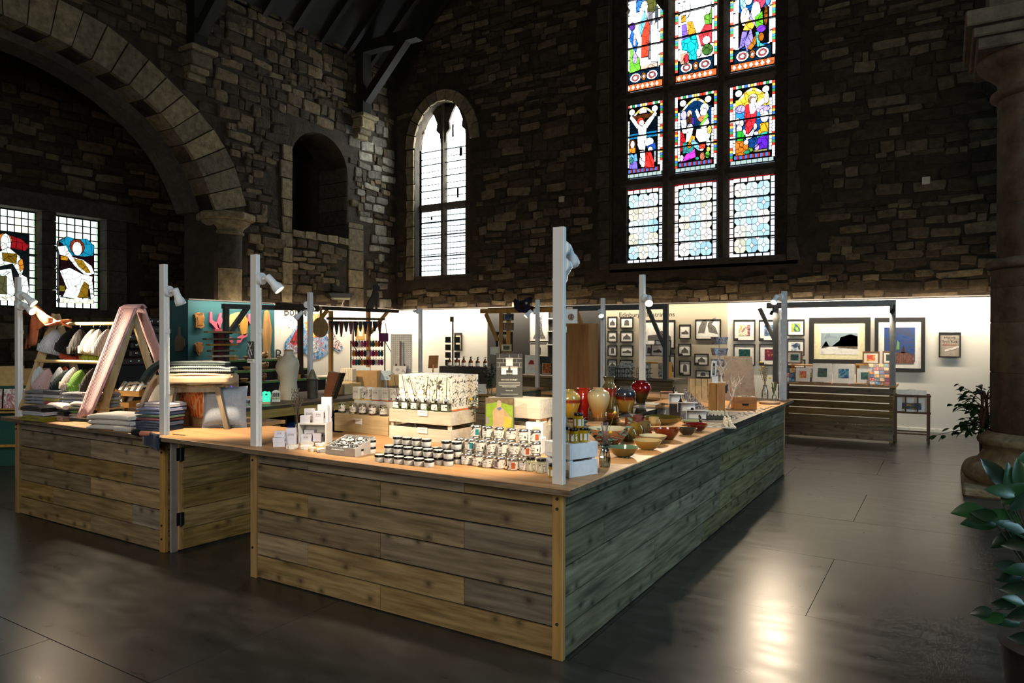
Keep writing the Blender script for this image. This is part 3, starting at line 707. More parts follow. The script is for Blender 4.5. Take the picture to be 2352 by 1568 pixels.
for pts,c_,S in((el(.22,.74,.07,.06),'#b9b2ea',2),(el(.36,.745,.06,.05),'#e8b8a8',2),(ln(.34,.71,.40,.62,.12),'#6a3a20',1.1),(rc(.42,.60,.48,.69),'#4a2fa0',1.5),([(.15,.68),(.28,.68),(.30,.50),(.20,.50)],W_,B_),([(.14,.54),(.22,.50),(.28,.38),(.16,.26),(.13,.30)],'#c8202c',1.6),(el(.72,.79,.10,.06),W_,B_),(el(.70,.74,.08,.05),'#f6eaf2',B_),(ln(.52,.78,.60,.67,.05,.07),W_,B_),(el(.68,.655,.11,.04),'#ef7a4e',2),(ln(.80,.70,.62,.56,.05),'#7ad04a',2.0),(ln(.82,.62,.66,.53,.07),W_,B_),([(.54,.53),(.80,.53),(.86,.44),(.82,.36),(.60,.36),(.52,.44)],'#dcf6fa',B_),(el(.84,.50,.05,.05),'#e8c860',1.6),(el(.38,.55,.075,.065),W_,B_),([(.30,.50),(.44,.50),(.40,.40),(.28,.38)],W_,B_),([(.42,.46),(.50,.44),(.48,.36),(.34,.37)],'#f09a22',2.2),(ln(.42,.38,.62,.28,.08),'#7ab8f0',2.2),(el(.66,.27,.05,.03),W_,2.5),(ln(.26,.38,.26,.24,.10),'#3c8f93',1.6),(ln(.40,.34,.36,.22,.16),'#2f8f8a',1.6),(el(.37,.33,.05,.03),'#e07a20',2),([(.16,.13),(.36,.15),(.52,.17),(.50,.28),(.44,.25),(.30,.22)],'#c23ad2',2.2),([(.60,.32),(.74,.34),(.74,.27),(.62,.27)],'#e0402c',2),(el(.68,.17,.055,.05),'#d07a5c',1.6),(el(.80,.18,.05,.045),'#5fbf3a',1.8),(el(.82,.25,.04,.03),'#f0d860',2),(el(.56,.15,.04,.02),'#2f9f80',1.4),(el(.82,.33,.05,.035),W_,B_),(el(.19,.18,.04,.04),'#dfe6e6',2)):
 P_.piece(pts,c_,S)
P_.bars([.33,.56])
P_=scene_panel(2,1,2.0);P_.border(BORD,v0=.06);arch_bg(P_,'#f4c63a','#0f3f80',2.0)
for pts,c_,S in((rc(.14,.54,.86,.70),'#2f8fe0',1.9),(el(.24,.70,.11,.05),'#b0a6ea',2),(el(.74,.66,.15,.04),'#b6a8e6',2),(el(.52,.81,.10,.055),'#fff2b0',3),(el(.48,.79,.05,.045),'#c8906a',1.6),(el(.53,.78,.06,.045),W_,B_),([(.36,.74),(.46,.74),(.60,.64),(.60,.56),(.56,.48),(.40,.36),(.36,.44),(.34,.60)],'#dd2a36',2.0),([(.44,.75),(.60,.75),(.62,.68),(.54,.62),(.46,.62)],W_,B_),(ln(.58,.70,.82,.78,.07),W_,B_),(el(.82,.79,.05,.07),'#fff6d0',B_),([(.36,.38),(.42,.36),(.58,.45),(.50,.32),(.38,.30)],W_,B_),(el(.33,.40,.035,.035),W_,3),(el(.24,.52,.08,.05),'#f4e4e0',2.2),(el(.18,.55,.05,.04),W_,2.5),(el(.22,.45,.06,.05),'#f0dcd6',2),([(.18,.42),(.30,.42),(.34,.34),(.28,.28),(.18,.30)],'#2fae2f',2),([(.14,.30),(.30,.29),(.42,.24),(.42,.15),(.34,.12),(.15,.12)],'#c4701e',1.9),(el(.38,.27,.05,.03),W_,2.5),(el(.78,.56,.09,.07),W_,B_),(el(.72,.62,.04,.035),'#f0dcd6',2),([(.68,.48),(.86,.48),(.86,.36),(.62,.34),(.60,.38),(.70,.41)],'#dc9a1e',2.2),(el(.58,.45,.035,.04),W_,2.5),(el(.60,.365,.05,.02),W_,2.5),(ln(.62,.32,.84,.35,.045),'#2fb6a0',2),([(.58,.16),(.84,.17),(.86,.32),(.66,.31)],'#5a20c4',2),(el(.62,.19,.05,.035),'#b89af0',2),(el(.48,.17,.06,.025),'#6fae3a',1.6),(el(.40,.145,.07,.02),'#2f9f70',1.5),(rc(.54,.135,.84,.155),'#a8a070',1.3)):
 P_.piece(pts,c_,S)
P_.bars([.33,.56])
def top_panel(c,bg,S):
 P_=scene_panel(c,2,4.0);hh=zr[5]-zr[4];P_.border(BORD,v0=.08)
 P_.piece(rc(.12,.16,.88,.99),bg,S,False)
 P_.piece(rc(.02,.008,.98,.055),'#e2723c',1.6,False);P_.many([[(.05+i*.125,.03),(.095+i*.125,.012),(.14+i*.125,.03),(.095+i*.125,.05)]for i in range(7)],'#f2eedc',1.8,.006)
 P_.piece(rc(.10,.062,.90,.15),'#123a5c',.9,False)
 for cx in(.28,.72):
  P_.piece(el(cx,.105,.14,.036),W_,2.4,lay=4);P_.piece(el(cx,.105,.085,.024),'#d85a5a',1.6,lay=5);P_.piece(el(cx,.105,.055,.014),W_,2.4,lay=6)
 P_.piece(el(.5,.105,.06,.03),'#c8702a',1.4,lay=4);P_.piece(el(.5,.105,.03,.012),W_,2.4,lay=5)
 for i in range(9):P_.many([rc(.075,.17+i*.09,.12,.25+i*.09),rc(.88,.17+i*.09,.925,.25+i*.09)],'#fdfdf6',2.8)
 return P_
V=lambda v:.16+v*.60
P_=top_panel(0,W_,5)
for pts,c_,S in((el(.5,V(.94),.18,.06),'#2a62c8',1.6),(rc(.30,V(.78),.55,V(.92)),'#3f86dd',2),(el(.70,V(.84),.14,.075),'#7a7c3a',1.0),(ln(.68,V(.74),.66,V(.12),.12,.08),'#9a98a4',1.1),(el(.52,V(.82),.09,.05),'#fbe3d8',3),(ln(.40,V(.70),.60,V(.72),.14),W_,B_),(ln(.56,V(.72),.40,V(.50),.10),'#7fc4e8',2.2),([(.60,V(.66)),(.66,V(.56)),(.62,V(.16)),(.44,V(.16)),(.46,V(.46))],'#ef4a30',2),(rc(.80,V(.50),.88,V(.78)),'#5a6a70',1),([(.70,V(.56)),(.86,V(.58)),(.88,V(.06)),(.70,V(.08))],W_,B_),(el(.20,V(.60),.07,.03),'#6a3fb0',1.6),(ln(.16,V(.50),.32,V(.30),.10),'#2f78dd',1.8),(ln(.28,V(.48),.26,V(.34),.05),'#e8b8a0',2),([(.14,V(-.02)),(.42,V(.0)),(.38,V(.16)),(.22,V(.24)),(.14,V(.2))],'#6fd43c',2.2),(ln(.18,V(.30),.20,V(.12),.09),'#7fdc4c',2.2),(el(.28,V(.16),.06,.04),'#b6a6ea',2),(rc(.44,V(.0),.86,V(.05)),'#e6c4b0',1.8),(rc(.14,V(1.0),.20,V(1.06)),'#e0503a',2),(rc(.26,V(1.02),.31,V(1.07)),'#8a86e0',2),(rc(.66,V(1.06),.72,V(1.12)),'#ef7a50',2),(rc(.76,V(1.06),.81,V(1.14)),'#8a7ae0',2)):
 P_.piece(pts,c_,S)
P_.bars([V(.30),V(.62),V(.95)])
P_=top_panel(1,W_,6)
for pts,c_,S in((el(.52,V(1.02),.16,.06),'#1f56b8',1.5),(el(.50,V(.94),.12,.06),W_,B_),(el(.30,V(.86),.07,.03),'#5aa8e0',2),(el(.74,V(1.0),.09,.03),'#6ab8e4',2),(el(.60,V(.80),.08,.035),'#f0806a',2),(el(.24,V(.82),.09,.04),W_,B_),(el(.28,V(.66),.09,.07),W_,B_),(rc(.16,V(.50),.26,V(.58)),'#e8a030',2),([(.16,V(.46)),(.28,V(.46)),(.32,V(.20)),(.18,V(.18))],'#8a6ad8',1.9),([(.30,V(.48)),(.42,V(.48)),(.50,V(.34)),(.44,V(.28)),(.32,V(.32))],'#e09a2a',2),([(.16,V(.26)),(.50,V(.30)),(.56,V(.16)),(.52,V(-.02)),(.34,V(.0)),(.30,V(.12)),(.18,V(.14))],'#18b4bc',2.2),(rc(.14,V(-.04),.34,V(.09)),'#d8a890',1.7),(el(.28,V(.02),.06,.03),'#d8303a',2),([(.70,V(.50)),(.88,V(.58)),(.88,V(.40)),(.74,V(.38))],'#6aa83c',2),([(.58,V(.28)),(.72,V(.40)),(.88,V(.38)),(.88,V(.16)),(.64,V(.14))],'#e8404a',2),(el(.76,V(.20),.09,.03),W_,B_),(el(.78,V(.08),.12,.04),'#4a7a34',1.5),(el(.80,V(.62),.07,.06),W_,B_),(el(.58,V(.06),.05,.03),W_,B_),(rc(.20,V(1.0),.26,V(1.08)),'#ef7060',2),(rc(.34,V(1.04),.39,V(1.1)),'#6ac4e8',2)):
 P_.piece(pts,c_,S)
P_.bars([V(.30),V(.62),V(.95)])
P_=top_panel(2,'#0f5aa8',1.6)
for pts,c_,S in((rc(.12,.16,.20,.99),W_,3.0),(rc(.84,.16,.88,.99),W_,3.0),(el(.66,V(.90),.14,.2),W_,B_),(ln(.52,V(.92),.44,V(.62),.12,.16),W_,B_),(ln(.76,V(1.0),.76,V(.74),.09),'#e84a5c',2),([(.50,V(.48)),(.62,V(.74)),(.76,V(.72)),(.80,V(.52)),(.70,V(.44))],'#f0405c',2.2),(el(.84,V(.52),.05,.035),'#4f8fe0',2),(el(.30,V(.58),.07,.07),'#9fd8f0',2.2),(el(.42,V(.60),.09,.05),'#b8e4f4',2.4),(el(.30,V(.94),.06,.04),'#c88a3a',1.5),(el(.40,V(.90),.05,.03),'#8ab83a',1.6),(el(.44,V(.74),.05,.03),'#e8a040',1.8),(el(.28,V(.80),.06,.03),'#4a7a4a',1.1),(rc(.20,V(.02),.86,V(.44)),'#1a1410',.6),(el(.34,V(.38),.10,.07),'#fbf0ea',B_),([(.34,V(.28)),(.52,V(.38)),(.60,V(.28)),(.48,V(.20)),(.30,V(.22))],'#f0b83a',2.3),(ln(.46,V(.40),.60,V(.28),.07),'#b6a6ea',2),(el(.58,V(.42),.10,.07),W_,B_),([(.56,V(.34)),(.72,V(.40)),(.74,V(.24)),(.60,V(.20))],'#5fc02f',2),(el(.70,V(.19),.10,.025),'#7a3ae0',2),([(.22,V(.0)),(.28,V(.20)),(.40,V(.20)),(.32,V(.02))],'#8a7ae8',2),(ln(.36,V(.0),.50,V(.16),.09),'#9a8af0',2),([(.40,V(-.02)),(.60,V(.14)),(.58,V(.02)),(.48,V(-.04))],'#c07820',1.7),([(.58,V(.16)),(.64,V(.16)),(.68,V(.02)),(.78,V(-.02)),(.62,V(-.02))],'#4fb6b0',2),(el(.70,V(.09),.06,.03),'#c8701e',1.5),(el(.80,V(.34),.04,.07),'#b0601c',1.3)):
 P_.piece(pts,c_,S)
P_.bars([V(.30),V(.62)])
# cusped heads of the left light
for s_,xx in((1,xs[0][0]),(-1,xs[0][1])):
 zc=aty(1437,30,GY).z
 M().prism([(0,-.16),(.10,-.02),(.13,.03),(.06,.10),(0,.14)]if s_>0 else[(0,-.16),(0,.14),(-.06,.10),(-.13,.03),(-.10,-.02)],-.02,.12,frame((xx,GY,zc),(1,0,0),(0,0,1),N_)).build('cusp',ASHD,window_1)
 # ---- small two-light window
SMW='#eefcff'
window_2=structure('window_2',M().box(sx0,GY-.1,sz0-.05,aty(966,560,GY).x,GY+.1,szs+.4).box(aty(1074,560,GY).x,GY-.1,sz0-.05,sx1+.25,GY+.1,szs+.4).box(sx0,GY-.28,sz0-.08,sx1+.2,GY+.1,aty(1020,634,GY).z),ASHD)
l0,l1=aty(968,560,GY).x,aty(1015,560,GY).x;r0,r1=aty(1027,560,GY).x,aty(1073,560,GY).x
zb0,zb1=aty(1020,633,GY).z,aty(1020,482,GY).z;zu0,zu1=aty(1020,466,GY).z,aty(1020,330,GY).z;zpk=aty(1020,240,GY).z
M().prism([(l1,0),(l1,.05),((l1+r0)/2-.03,.16),((l1+r0)/2+.03,.16),(r0,.05),(r0,0)],zb0,zpk,frame((0,GY+.04,0),(1,0,0),(0,-1,0),(0,0,1))).build('mullion',ASHD,window_2)
M().prism([(zb1,0),(zb1+.02,.06),(zu0-.02,.14),(zu0,.02),(zu0,0)],l0,r1,frame((0,GY+.04,0),(0,0,1),(0,-1,0),(1,0,0))).build('transom',ASHD,window_2)
for(a,b_)in((l0,l1),(r0,r1)):
 Q=Panel(window_2,(a,GY,zb0),(1,0,0),b_-a,zb1-zb0,N_,1.9)
 nu,nv=6,12
 for j in range(nv):
  for i in range(nu):
   Q.piece(rc(i/nu+.012,j/nv+.006,(i+1)/nu-.012,(j+1)/nv-.006),rn.choice([SMW,'#d8f6ff','#e2f0ff','#f2e8f8','#dffaf4']),rn.uniform(3,4.4),lead=False,lay=1,var=0)
 Q.bars([.30,.62,.82])
 hh=zpk-zu0-.06
 Q=Panel(window_2,(a,GY,zu0),(1,0,0),b_-a,hh,N_,3)
 nr=9;vs=(zu1-zu0)/hh
 for j in range(nr):
  v0=vs*j/nr+.005;v1=vs*(j+1)/nr-.005
  for i in range(3):Q.piece(rc(i/3+.012,v0,(i+1)/3-.012,v1),SMW,rn.uniform(24,28)if j>2 else 16,lead=False,lay=1,var=0)
  Q.bars([v1+.005])if j%2 else None
 Q.piece([(.02,vs),(.98,vs),(.97,vs+(1-vs)*.25),(.80,vs+(1-vs)*.36),(.84,vs+(1-vs)*.55),(.68,vs+(1-vs)*.80),(.5,.99),(.32,vs+(1-vs)*.80),(.16,vs+(1-vs)*.55),(.20,vs+(1-vs)*.36),(.03,vs+(1-vs)*.25)],SMW,27,lead=False,lay=2)
 # stone round the cusped head
 tr=M();n=8
 left=[(0,vs*hh),(.03,vs+(1-vs)*.25),(.20,vs+(1-vs)*.36),(.16,vs+(1-vs)*.55),(.32,vs+(1-vs)*.80),(.5,.99)]
 L_=[(u*(b_-a),v*hh if v>vs*hh+1e-6 or k else vs*hh)for k,(u,v)in enumerate(left)]
 FQ=frame((a,GY,zu0),(1,0,0),(0,0,1),N_);W2=b_-a;top=hh+.35
 for(p,q),(p2,q2)in zip(L_,L_[1:]):
  tr.prism([(-.08,q),(p,q),(p2,q2),(-.08,q2)],-.02,.07,FQ);tr.prism([(W2+.08,q),(W2+.08,q2),(W2-p2,q2),(W2-p,q)],-.02,.07,FQ)
 tr.prism(rc(-.3,.99*hh,W2+.3,hh+.5),-.02,.07,FQ)
 tr.build('tracery',ASHD,window_2)
for i,ang in enumerate((150,30,270)):
 c_=Vector((aty(1021,237,GY).x,0,aty(1021,237,GY).z));a=math.radians(ang)
 M().prism([(c_.x+.11*math.cos(a)+.085*math.cos(t)*math.cos(a)-.04*math.sin(t)*math.sin(a),c_.z+.11*math.sin(a)+.085*math.cos(t)*math.sin(a)+.04*math.sin(t)*math.cos(a))for t in[2*PI*k/12 for k in range(12)]],.06,.078,frame((0,GY,0),(1,0,0),(0,0,1),N_)).build('trefoil_glass',EM('#c9f2ea',1.6),window_2)
for(px,py,w_,h)in((1041,300,.05,.32),(1059,347,.09,.24),(1052,442,.06,.26),(992,502,.06,.07)):
 p=aty(px,py,GY);M().cbox((p.x,GY-.01,p.z),(w_,.006,h)).build('missing_quarry',LEAD,window_2)
 # ---- chapel windows
window_3=structure('window_3',M().box(CX-.4,gw[0][0]-1.2,gz0-.05,CX-.36,gw[1][1]+.15,gz1+.05),LEAD)
GX=CX-.30
def chapel(y0,y1,kind):
 sgn=Panel(window_3,(GX,y0,gz0),(0,1,0),y1-y0,gz1-gz0,(1,0,0),2.0);Q=sgn
 nu,nv=6,13
 for j in range(nv):
  for i in range(nu):
   Q.piece(rc(i/nu+.014,j/nv+.006,(i+1)/nu-.014,(j+1)/nv-.006),rn.choice(['#f2fff8','#e6fbf4','#f6fff2','#fbf3c8' if j in(11,10)and rn.random()<.5 else '#eefcf6']),rn.uniform(1.6,2.4),lead=False,lay=1,var=0)
 Q.many([rc(.955,j/13+.01,.99,(j+.8)/13)for j in range(13)],'#a8d8a0',1.2,.006)
 return Q
Q=chapel(*gw[1],'saint')
for pts,c_,S in((rc(.13,.14,.86,.72),'#2a1016',.5),([(.13,.72),(.30,.78),(.50,.76),(.70,.78),(.86,.71),(.84,.60),(.66,.58),(.34,.58),(.20,.70)],'#168cb0',1.2),(el(.50,.68,.15,.085),'#9c3a1e',.9),(el(.50,.66,.10,.075),W_,2.2),([(.10,.66),(.26,.68),(.40,.56),(.62,.54),(.80,.48),(.86,.40),(.70,.36),(.46,.46),(.30,.56),(.14,.58)],'#f2fff8',2.3),([(.42,.55),(.62,.53),(.78,.41),(.70,.40),(.54,.46)],'#a8801c',1.0),(rc(.16,.52,.30,.56),'#c8901c',1.2),([(.14,.40),(.34,.44),(.60,.38),(.82,.36),(.80,.24),(.62,.18),(.52,.10),(.20,.12),(.28,.22)],'#eaf8f0',2.1),([(.50,.12),(.72,.12),(.74,.26),(.64,.30)],'#a0781c',.8),(ln(.78,.30,.82,.12,.07),'#dff0e6',1.9),(rc(.13,.18,.24,.24),'#8a7a1c',.7),(rc(.14,.055,.84,.10),'#e8f0c0',1.8)):
 Q.piece(pts,c_,S,var=.15)
Q.bars([.20,.42,.62])
Q=chapel(*gw[0],'prophet')
for pts,c_,S in((rc(-.30,.10,.80,.76),'#141e20',.4),([(-.3,.62),(.16,.74),(.60,.70),(.80,.64),(.70,.58),(.30,.60),(0,.56)],'#a01820',.9),(el(.22,.68,.16,.06),'#d0782a',1.2),(el(.24,.64,.12,.10),'#dfeee8',1.7),([(.0,.52),(.30,.60),(.56,.52),(.66,.40),(.60,.30),(.40,.44),(.10,.40)],'#d6e8dc',1.6),([(.16,.54),(.50,.54),(.48,.44),(.18,.46)],'#8a6a14',.8),(ln(.58,.48,.62,.38,.10),'#d8862a',1.3),([(-.1,.10),(.10,.36),(.36,.38),(.46,.14),(.40,.10)],'#dcefe2',1.7),([(.46,.10),(.56,.34),(.74,.30),(.80,.12)],'#e4f2e6',1.8),(rc(.10,.12,.26,.30),'#6a6a3c',.6),(rc(.0,.055,.80,.10),'#e6f0c8',1.8)):
 Q.piece(pts,c_,S,var=.15)
Q.bars([.30,.55])
Q=chapel(gw[0][0]-.95,gw[0][0]-.01,'plain')
# ================================================================== COUNTER RING
TZ=.87
FRONTW=WOOD('#a58f66','#6a583a','X',.7,.75,'treated_softwood',1.0,.28)
SIDEW=WOOD('#8e8664','#4a4630','Y',.7,.75,'weathered_softwood',1.0,.2)
LEGW=WOOD('#b8985e','#97774a','Z',.6,.4,'pine_batten',1.0,.1)
PLY=WOOD('#c99a63','#b07f49','Y',.5,0,'plywood_top',.6,.06)
PLYX=WOOD('#c99a63','#b07f49','X',.5,0,'plywood_top_grain_across',.6,.06)
EDGE=WOOD('#8f806e','#5e5246','X',.6,0,'plywood_edge',3.0,.1)
POSTM=K('#e2e4e4',.45,var=.05,scale=6)
unit=M().box(-.5,-.5,-.5,.5,.5,.5)
UX=unit.data('plank');UX.materials.append(FRONTW);UY=unit.data('plank');UY.materials.append(SIDEW)
ROWS=[(.005,.153),(.156,.305),(.308,.456),(.459,.607),(.610,.757),(.760,.838)]
def plank(parent,c,s_,me):return inst('plank',me,None,parent,Matrix.Translation(Vector(c))@Matrix.Diagonal((s_[0],s_[1],s_[2],1)))
def leg(parent,x,y,w_=.06,d=.032):M().box(x,y,0,x+w_,y+d,TZ-.032).build('leg',LEGW,parent,bevel=.003)
DK=K('#0a0806',.9)  # near-black sheet added behind the planks, paints the shade in their gaps
def clad_x(parent,x0,x1,y,joints,me=UX,t=.012,s_=1):
 M().box(x0+.002,y+t+.004,.01,x1-.002,y+t+.010,.836).build('gap_shade_sheet',DK,parent)
 for r,(z0,z1)in enumerate(ROWS):
  xs_=[x0]+[j for j in joints[r]if x0<j<x1]+[x1]
  for a,b_ in zip(xs_,xs_[1:]):plank(parent,((a+b_)/2,y+t/2*s_+R_.uniform(-.0015,.0015),(z0+z1)/2),(b_-a-.004,t,z1-z0-R_.uniform(.004,.008)),me)
def clad_y(parent,y0,y1,x,joints,me=UY,t=.012):
 M().box(x-t-.010,y0+.002,.01,x-t-.004,y1-.002,.836).build('gap_shade_sheet',DK,parent)
 for r,(z0,z1)in enumerate(ROWS):
  ys=[y0]+[j for j in joints[r]if y0<j<y1]+[y1]
  for a,b_ in zip(ys,ys[1:]):plank(parent,(x-t/2+R_.uniform(-.0015,.0015),(a+b_)/2,(z0+z1)/2),(t,b_-a-.004,z1-z0-R_.uniform(.004,.008)),me)
def bolts(parent,x,y,zs):
 for z in zs:M().cyl((x,y,z),(x,y-.006,z),.008,n=8).build('bolt',K('#2a2622',.6),parent)
J1=[[-1.8,-.6],[-1.2],[-1.8,-.6],[-1.2],[-1.8,-.6],[-1.8,-.6]]
ct=thing('market_counter','plank-clad counter under the white jars and candle tins, nearest the viewer','counter')
clad_x(ct,-2.285,-.062,.012,[[-1.2],[-1.8,-.6],[-1.2],[-1.8,-.6],[-1.2],[-1.8,-.6]])
leg(ct,-2.335,0);leg(ct,-.06,0)
bolts(ct,-.03,0,(.80,.75,.18));bolts(ct,-2.31,0,(.78,.2))
M().box(-2.2,.05,.0,-.04,1.05,.03).build('base_board',K('#15130f',.9),ct);M().box(-2.2,1.05,.03,-1.2,1.07,.83).build('back_panel',FRONTW,ct)
cs=thing('market_counter','plank-clad counter under the pottery bowls, running away to the right','counter')
clad_y(cs,.034,5.60,-.004,[[2.4,4.4],[1.3,2.85],[2.85,4.2],[.5,2.85],[2.85,4.9],[2.85]])
leg(cs,-.03,5.57,.03,.06)
M().box(-1.18,1.2,0,-.06,5.6,.03).build('base_board',K('#15130f',.9),cs);M().box(-1.20,1.2,.03,-1.18,5.6,.83).build('back_panel',SIDEW,cs);M().box(-1.18,5.56,.03,-.03,5.58,.83).build('end_panel',FRONTW,cs)
cl=thing('market_counter','plank-clad counter under the hats and scarves at the left','counter')
clad_x(cl,-5.515,-3.362,.012,[[-4.33],[-4.92,-3.73],[-4.33],[-4.92,-3.73],[-4.33],[-3.73]])
leg(cl,-5.58,0);leg(cl,-3.36,0)
bolts(cl,-5.55,0,(.80,.76));bolts(cl,-3.33,0,(.80,.74,.2,.1))
M().box(-5.5,.05,0,-3.3,.95,.03).build('base_board',K('#15130f',.9),cl)
for r,(z0,z1)in enumerate(ROWS):plank(cl,(-3.31,.1,(z0+z1)/2),(.02,.13,z1-z0-.004),UY)
# continuous tops
def top(label,x0,y0,x1,y1,mat,ed='x',cat='worktop'):
 t=thing('worktop',label,cat,(0,0,TZ))
 M().box(x0,y0,-.030,x1,y1,0).build('board',mat,t,bevel=.003)
 return t
t=top('plywood top of the front counter carrying the white jars',-2.315,-.077,.077,1.12,PLYX)
M().box(-2.315,-.080,-.032,.080,-.077,-.004).build('edge_strip',EDGE,t);M().box(.077,-.077,-.032,.080,1.12,-.004).build('edge_strip',EDGE,t)
t=top('plywood top of the right counter carrying the pottery',-1.22,1.122,.077,2.97,PLY);M().box(.077,1.122,-.032,.080,2.97,-.004).build('edge_strip',EDGE,t)
t=top('plywood top of the right counter carrying the jewellery, at the far end',-1.22,3.98,.077,5.72,PLY);M().box(.077,3.98,-.032,.080,5.72,-.004).build('edge_strip',EDGE,t)
t=top('black board let into the right counter under the chess set',-1.22,2.972,.082,3.978,K('#20201e',.55));M().box(.082,2.972,-.045,.09,3.978,.003).build('edge_strip',K('#20201e',.55),t)
t=top('plywood top of the left counter under the folded scarves',-5.66,-.077,-3.30,1.12,PLYX);M().box(-5.66,-.080,-.032,-3.30,-.077,-.004).build('edge_strip',EDGE,t)
t=top('hinged plywood flap over the gate, under the wooden stool',-3.298,-.070,-2.318,.80,PLYX);M().box(-3.298,-.073,-.030,-2.318,-.070,-.002).build('edge_strip',EDGE,t)
M().box(-3.29,.06,-.0005,-3.15,.075,.0035).build('hinge',K('#7a6a58',.4,.8),t)
# gate
g=thing('counter_gate','low planked gate standing ajar below the plywood flap','gate',(-3.262,.085,.0),math.radians(-3+90))
GW=WOOD('#a39468','#5d5330','X',.7,.7,'gate_softwood',1.0,.22);UG=unit.data('plank');UG.materials.append(WOOD('#a39468','#5d5330','Y',.7,.7,'gate_softwood',1.0,.22))
for(z0,z1)in ROWS:plank(g,(.45,-.030,(z0+z1)/2+.012),(.86,.022,z1-z0-.003),UG)
M().box(.0,-.018,.012,.05,.018,.83).build('stile',LEGW,g);M().box(.84,-.018,.012,.88,.018,.83).build('stile',LEGW,g)
for z in(.2,.68):
 h_=M().box(-.035,-.046,z,.02,-.041,z+.095).build('hinge',K('#3d4650',.35,.9),g);M().cyl((-.006,-.047,z),(-.006,-.047,z+.095),.006,n=8).build('pin',K('#6a747c',.3,.9),h_)
M().box(-3.285,.035,0,-3.262,.085,.83).build('gate_jamb',K('#8c8a86',.6),cl)
# white posts with spot lamps
def lamp(parent,base,nrm,aim,power=38,on=True,two=False,angle=80,head=.105):
 """mount disc on the post, swivel and cylinder head pointing at aim"""
 base=Vector(base);nrm=Vector(nrm).normalized();
 mb=M().cyl(base,base+nrm*.022,.042,.040,16);d=mb.build('mount',K('#e4e6e8',.4),parent,smooth=True)
 M().cyl(base+nrm*.018,base+nrm*.06,.009,n=8).build('swivel',K('#e4e6e8',.4),parent)
 h0=base+nrm*.07;ax=(Vector(aim)-h0).normalized();h1=h0+ax*head
 q=ax.to_track_quat('Z','Y').to_matrix().to_4x4();q.translation=h0-ax*.02
 M().lathe([(.022,0),(.024,.01),(.024,.065),(.034,head-.012),(.037,head+.02)],16,mat=q,close=False).lathe([(.001,0),(.022,0)],16,mat=q,close=False).build('lamp_head',K('#e4e6e8',.4),parent,smooth=True,solid=.002)
 q2=q.copy()
 M().lathe([(.001,head+.008),(.030,head+.008),(.033,head+.012)],16,mat=q2,close=False).build('bulb',EM('#ffe6b8',14 if on else .2),parent)
 if on:
  l=spot_light('lamp_light',(0,0,0),(0,0,1),power*4.4,WARM,angle,.7,.03)
  l.parent=parent;pos=h0-ax*.02+ax*(head+.03)
  l.location=pos;l.rotation_euler=ax.to_track_quat('-Z','Y').to_euler()
def post(label,x,y,w_=.06,d=.032,z0=TZ,h=2.14,lamps=(),conduit=None,mat=POSTM):
 p=thing('lamp_post',label,'post',(x,y,z0));H=h-z0
 M().box(0,0,0,w_,d,H).build('post',mat,p,bevel=.002)
 if conduit:
  cx,cy=conduit;M().cyl((cx,cy,.0),(cx,cy,H-.22),.010,n=10).build('conduit',K('#dcdcda',.4),p,smooth=True)
  for z in(.3,.75):
   if z<H-.25:M().cyl((cx,cy,z),(cx,cy,z+.03),.014,n=10).build('conduit_clip',K('#dcdcda',.4),p)
 for kw in lamps:lamp(p,**kw)
 return p
def rel(x,y,z,o):return(x-o[0],y-o[1],z-o[2])
o=(-.06,0,TZ)
post('tall white post at the near corner of the counters',-.06,0,conduit=(.04,.045),lamps=(dict(base=(.03,.034,1.17),nrm=(0,1,0),aim=rel(-.25,1.6,.9,o),power=17),dict(base=(.03,.034,1.085),nrm=(0,1,0),aim=rel(-.95,.5,.9,o),power=22)))
o=(-2.335,0,TZ)
pp=post('white post left of the soap display, carrying a small leaflet',-2.335,0,conduit=(.064,.03),lamps=(dict(base=(.062,.03,1.11),nrm=(1,.25,0),aim=rel(-1.35,.55,.9,o),power=28),))
LEAF=PICTURE(['#1c1d1f','#5b5b5c','#3a3028','#8c8c8a','#232325'],18,.5,3)
lf=tag(M().box(-.066,-.006,.0,-.002,-.002,.115).build('leaflet',LEAF,loc=(-2.29,0,TZ+.58)),'dark printed leaflet fixed to the white post left of the soaps','leaflet')
M().box(-.066,-.0065,-.026,-.002,-.002,.0).build('caption_strip',CARD,lf)
FN=frame((-.034,-.0065,.06),(1,0,0),(0,0,1),(0,-1,0))
for pts in([(-.025,.045),(-.005,.015),(-.02,-.02),(.0,-.05)],[(.018,.048),(.0,.02)],[(.0,.0),(.018,-.035)]):
 M().tube([(-.034+u,-.008,.06+v)for u,v in pts],.0035,5).build('print_stroke',K('#c9ccd0',.6),lf)
text('lettering','DESIGN',.012,frame((-.034,-.0068,-.012),(1,0,0),(0,0,1),(0,-1,0)),INK,lf)
o=(-3.36,0,TZ)
post('white post between the scarf stack and the wooden stool',-3.36,0,h=2.13,conduit=(.064,.03),lamps=(dict(base=(.062,.03,1.06),nrm=(1,.25,0),aim=rel(-3.2,.5,.9,o),power=26),))
o=(-5.58,0,TZ)
post('white post at the far left end of the hat counter',-5.58,0,h=2.13,conduit=(.064,.03),lamps=(dict(base=(.062,.02,1.09),nrm=(1,.1,0),aim=rel(-4.7,.6,1.1,o),power=42,angle=95),dict(base=(.062,.02,1.0),nrm=(1,.1,0),aim=rel(-3.9,.5,.9,o),power=26)))
o=(-.88,3.34,TZ)
PX_=aty(1473,700,3.34).x-.025
post('white post rising behind the maroon vase',PX_,3.34,.05,.05,h=2.20,conduit=(.06,.0),lamps=(dict(base=(.052,.0,1.10),nrm=(1,-.5,0),aim=rel(-.25,1.9,1.0,o),power=24,angle=95),))
o=(-.04,5.58,TZ)
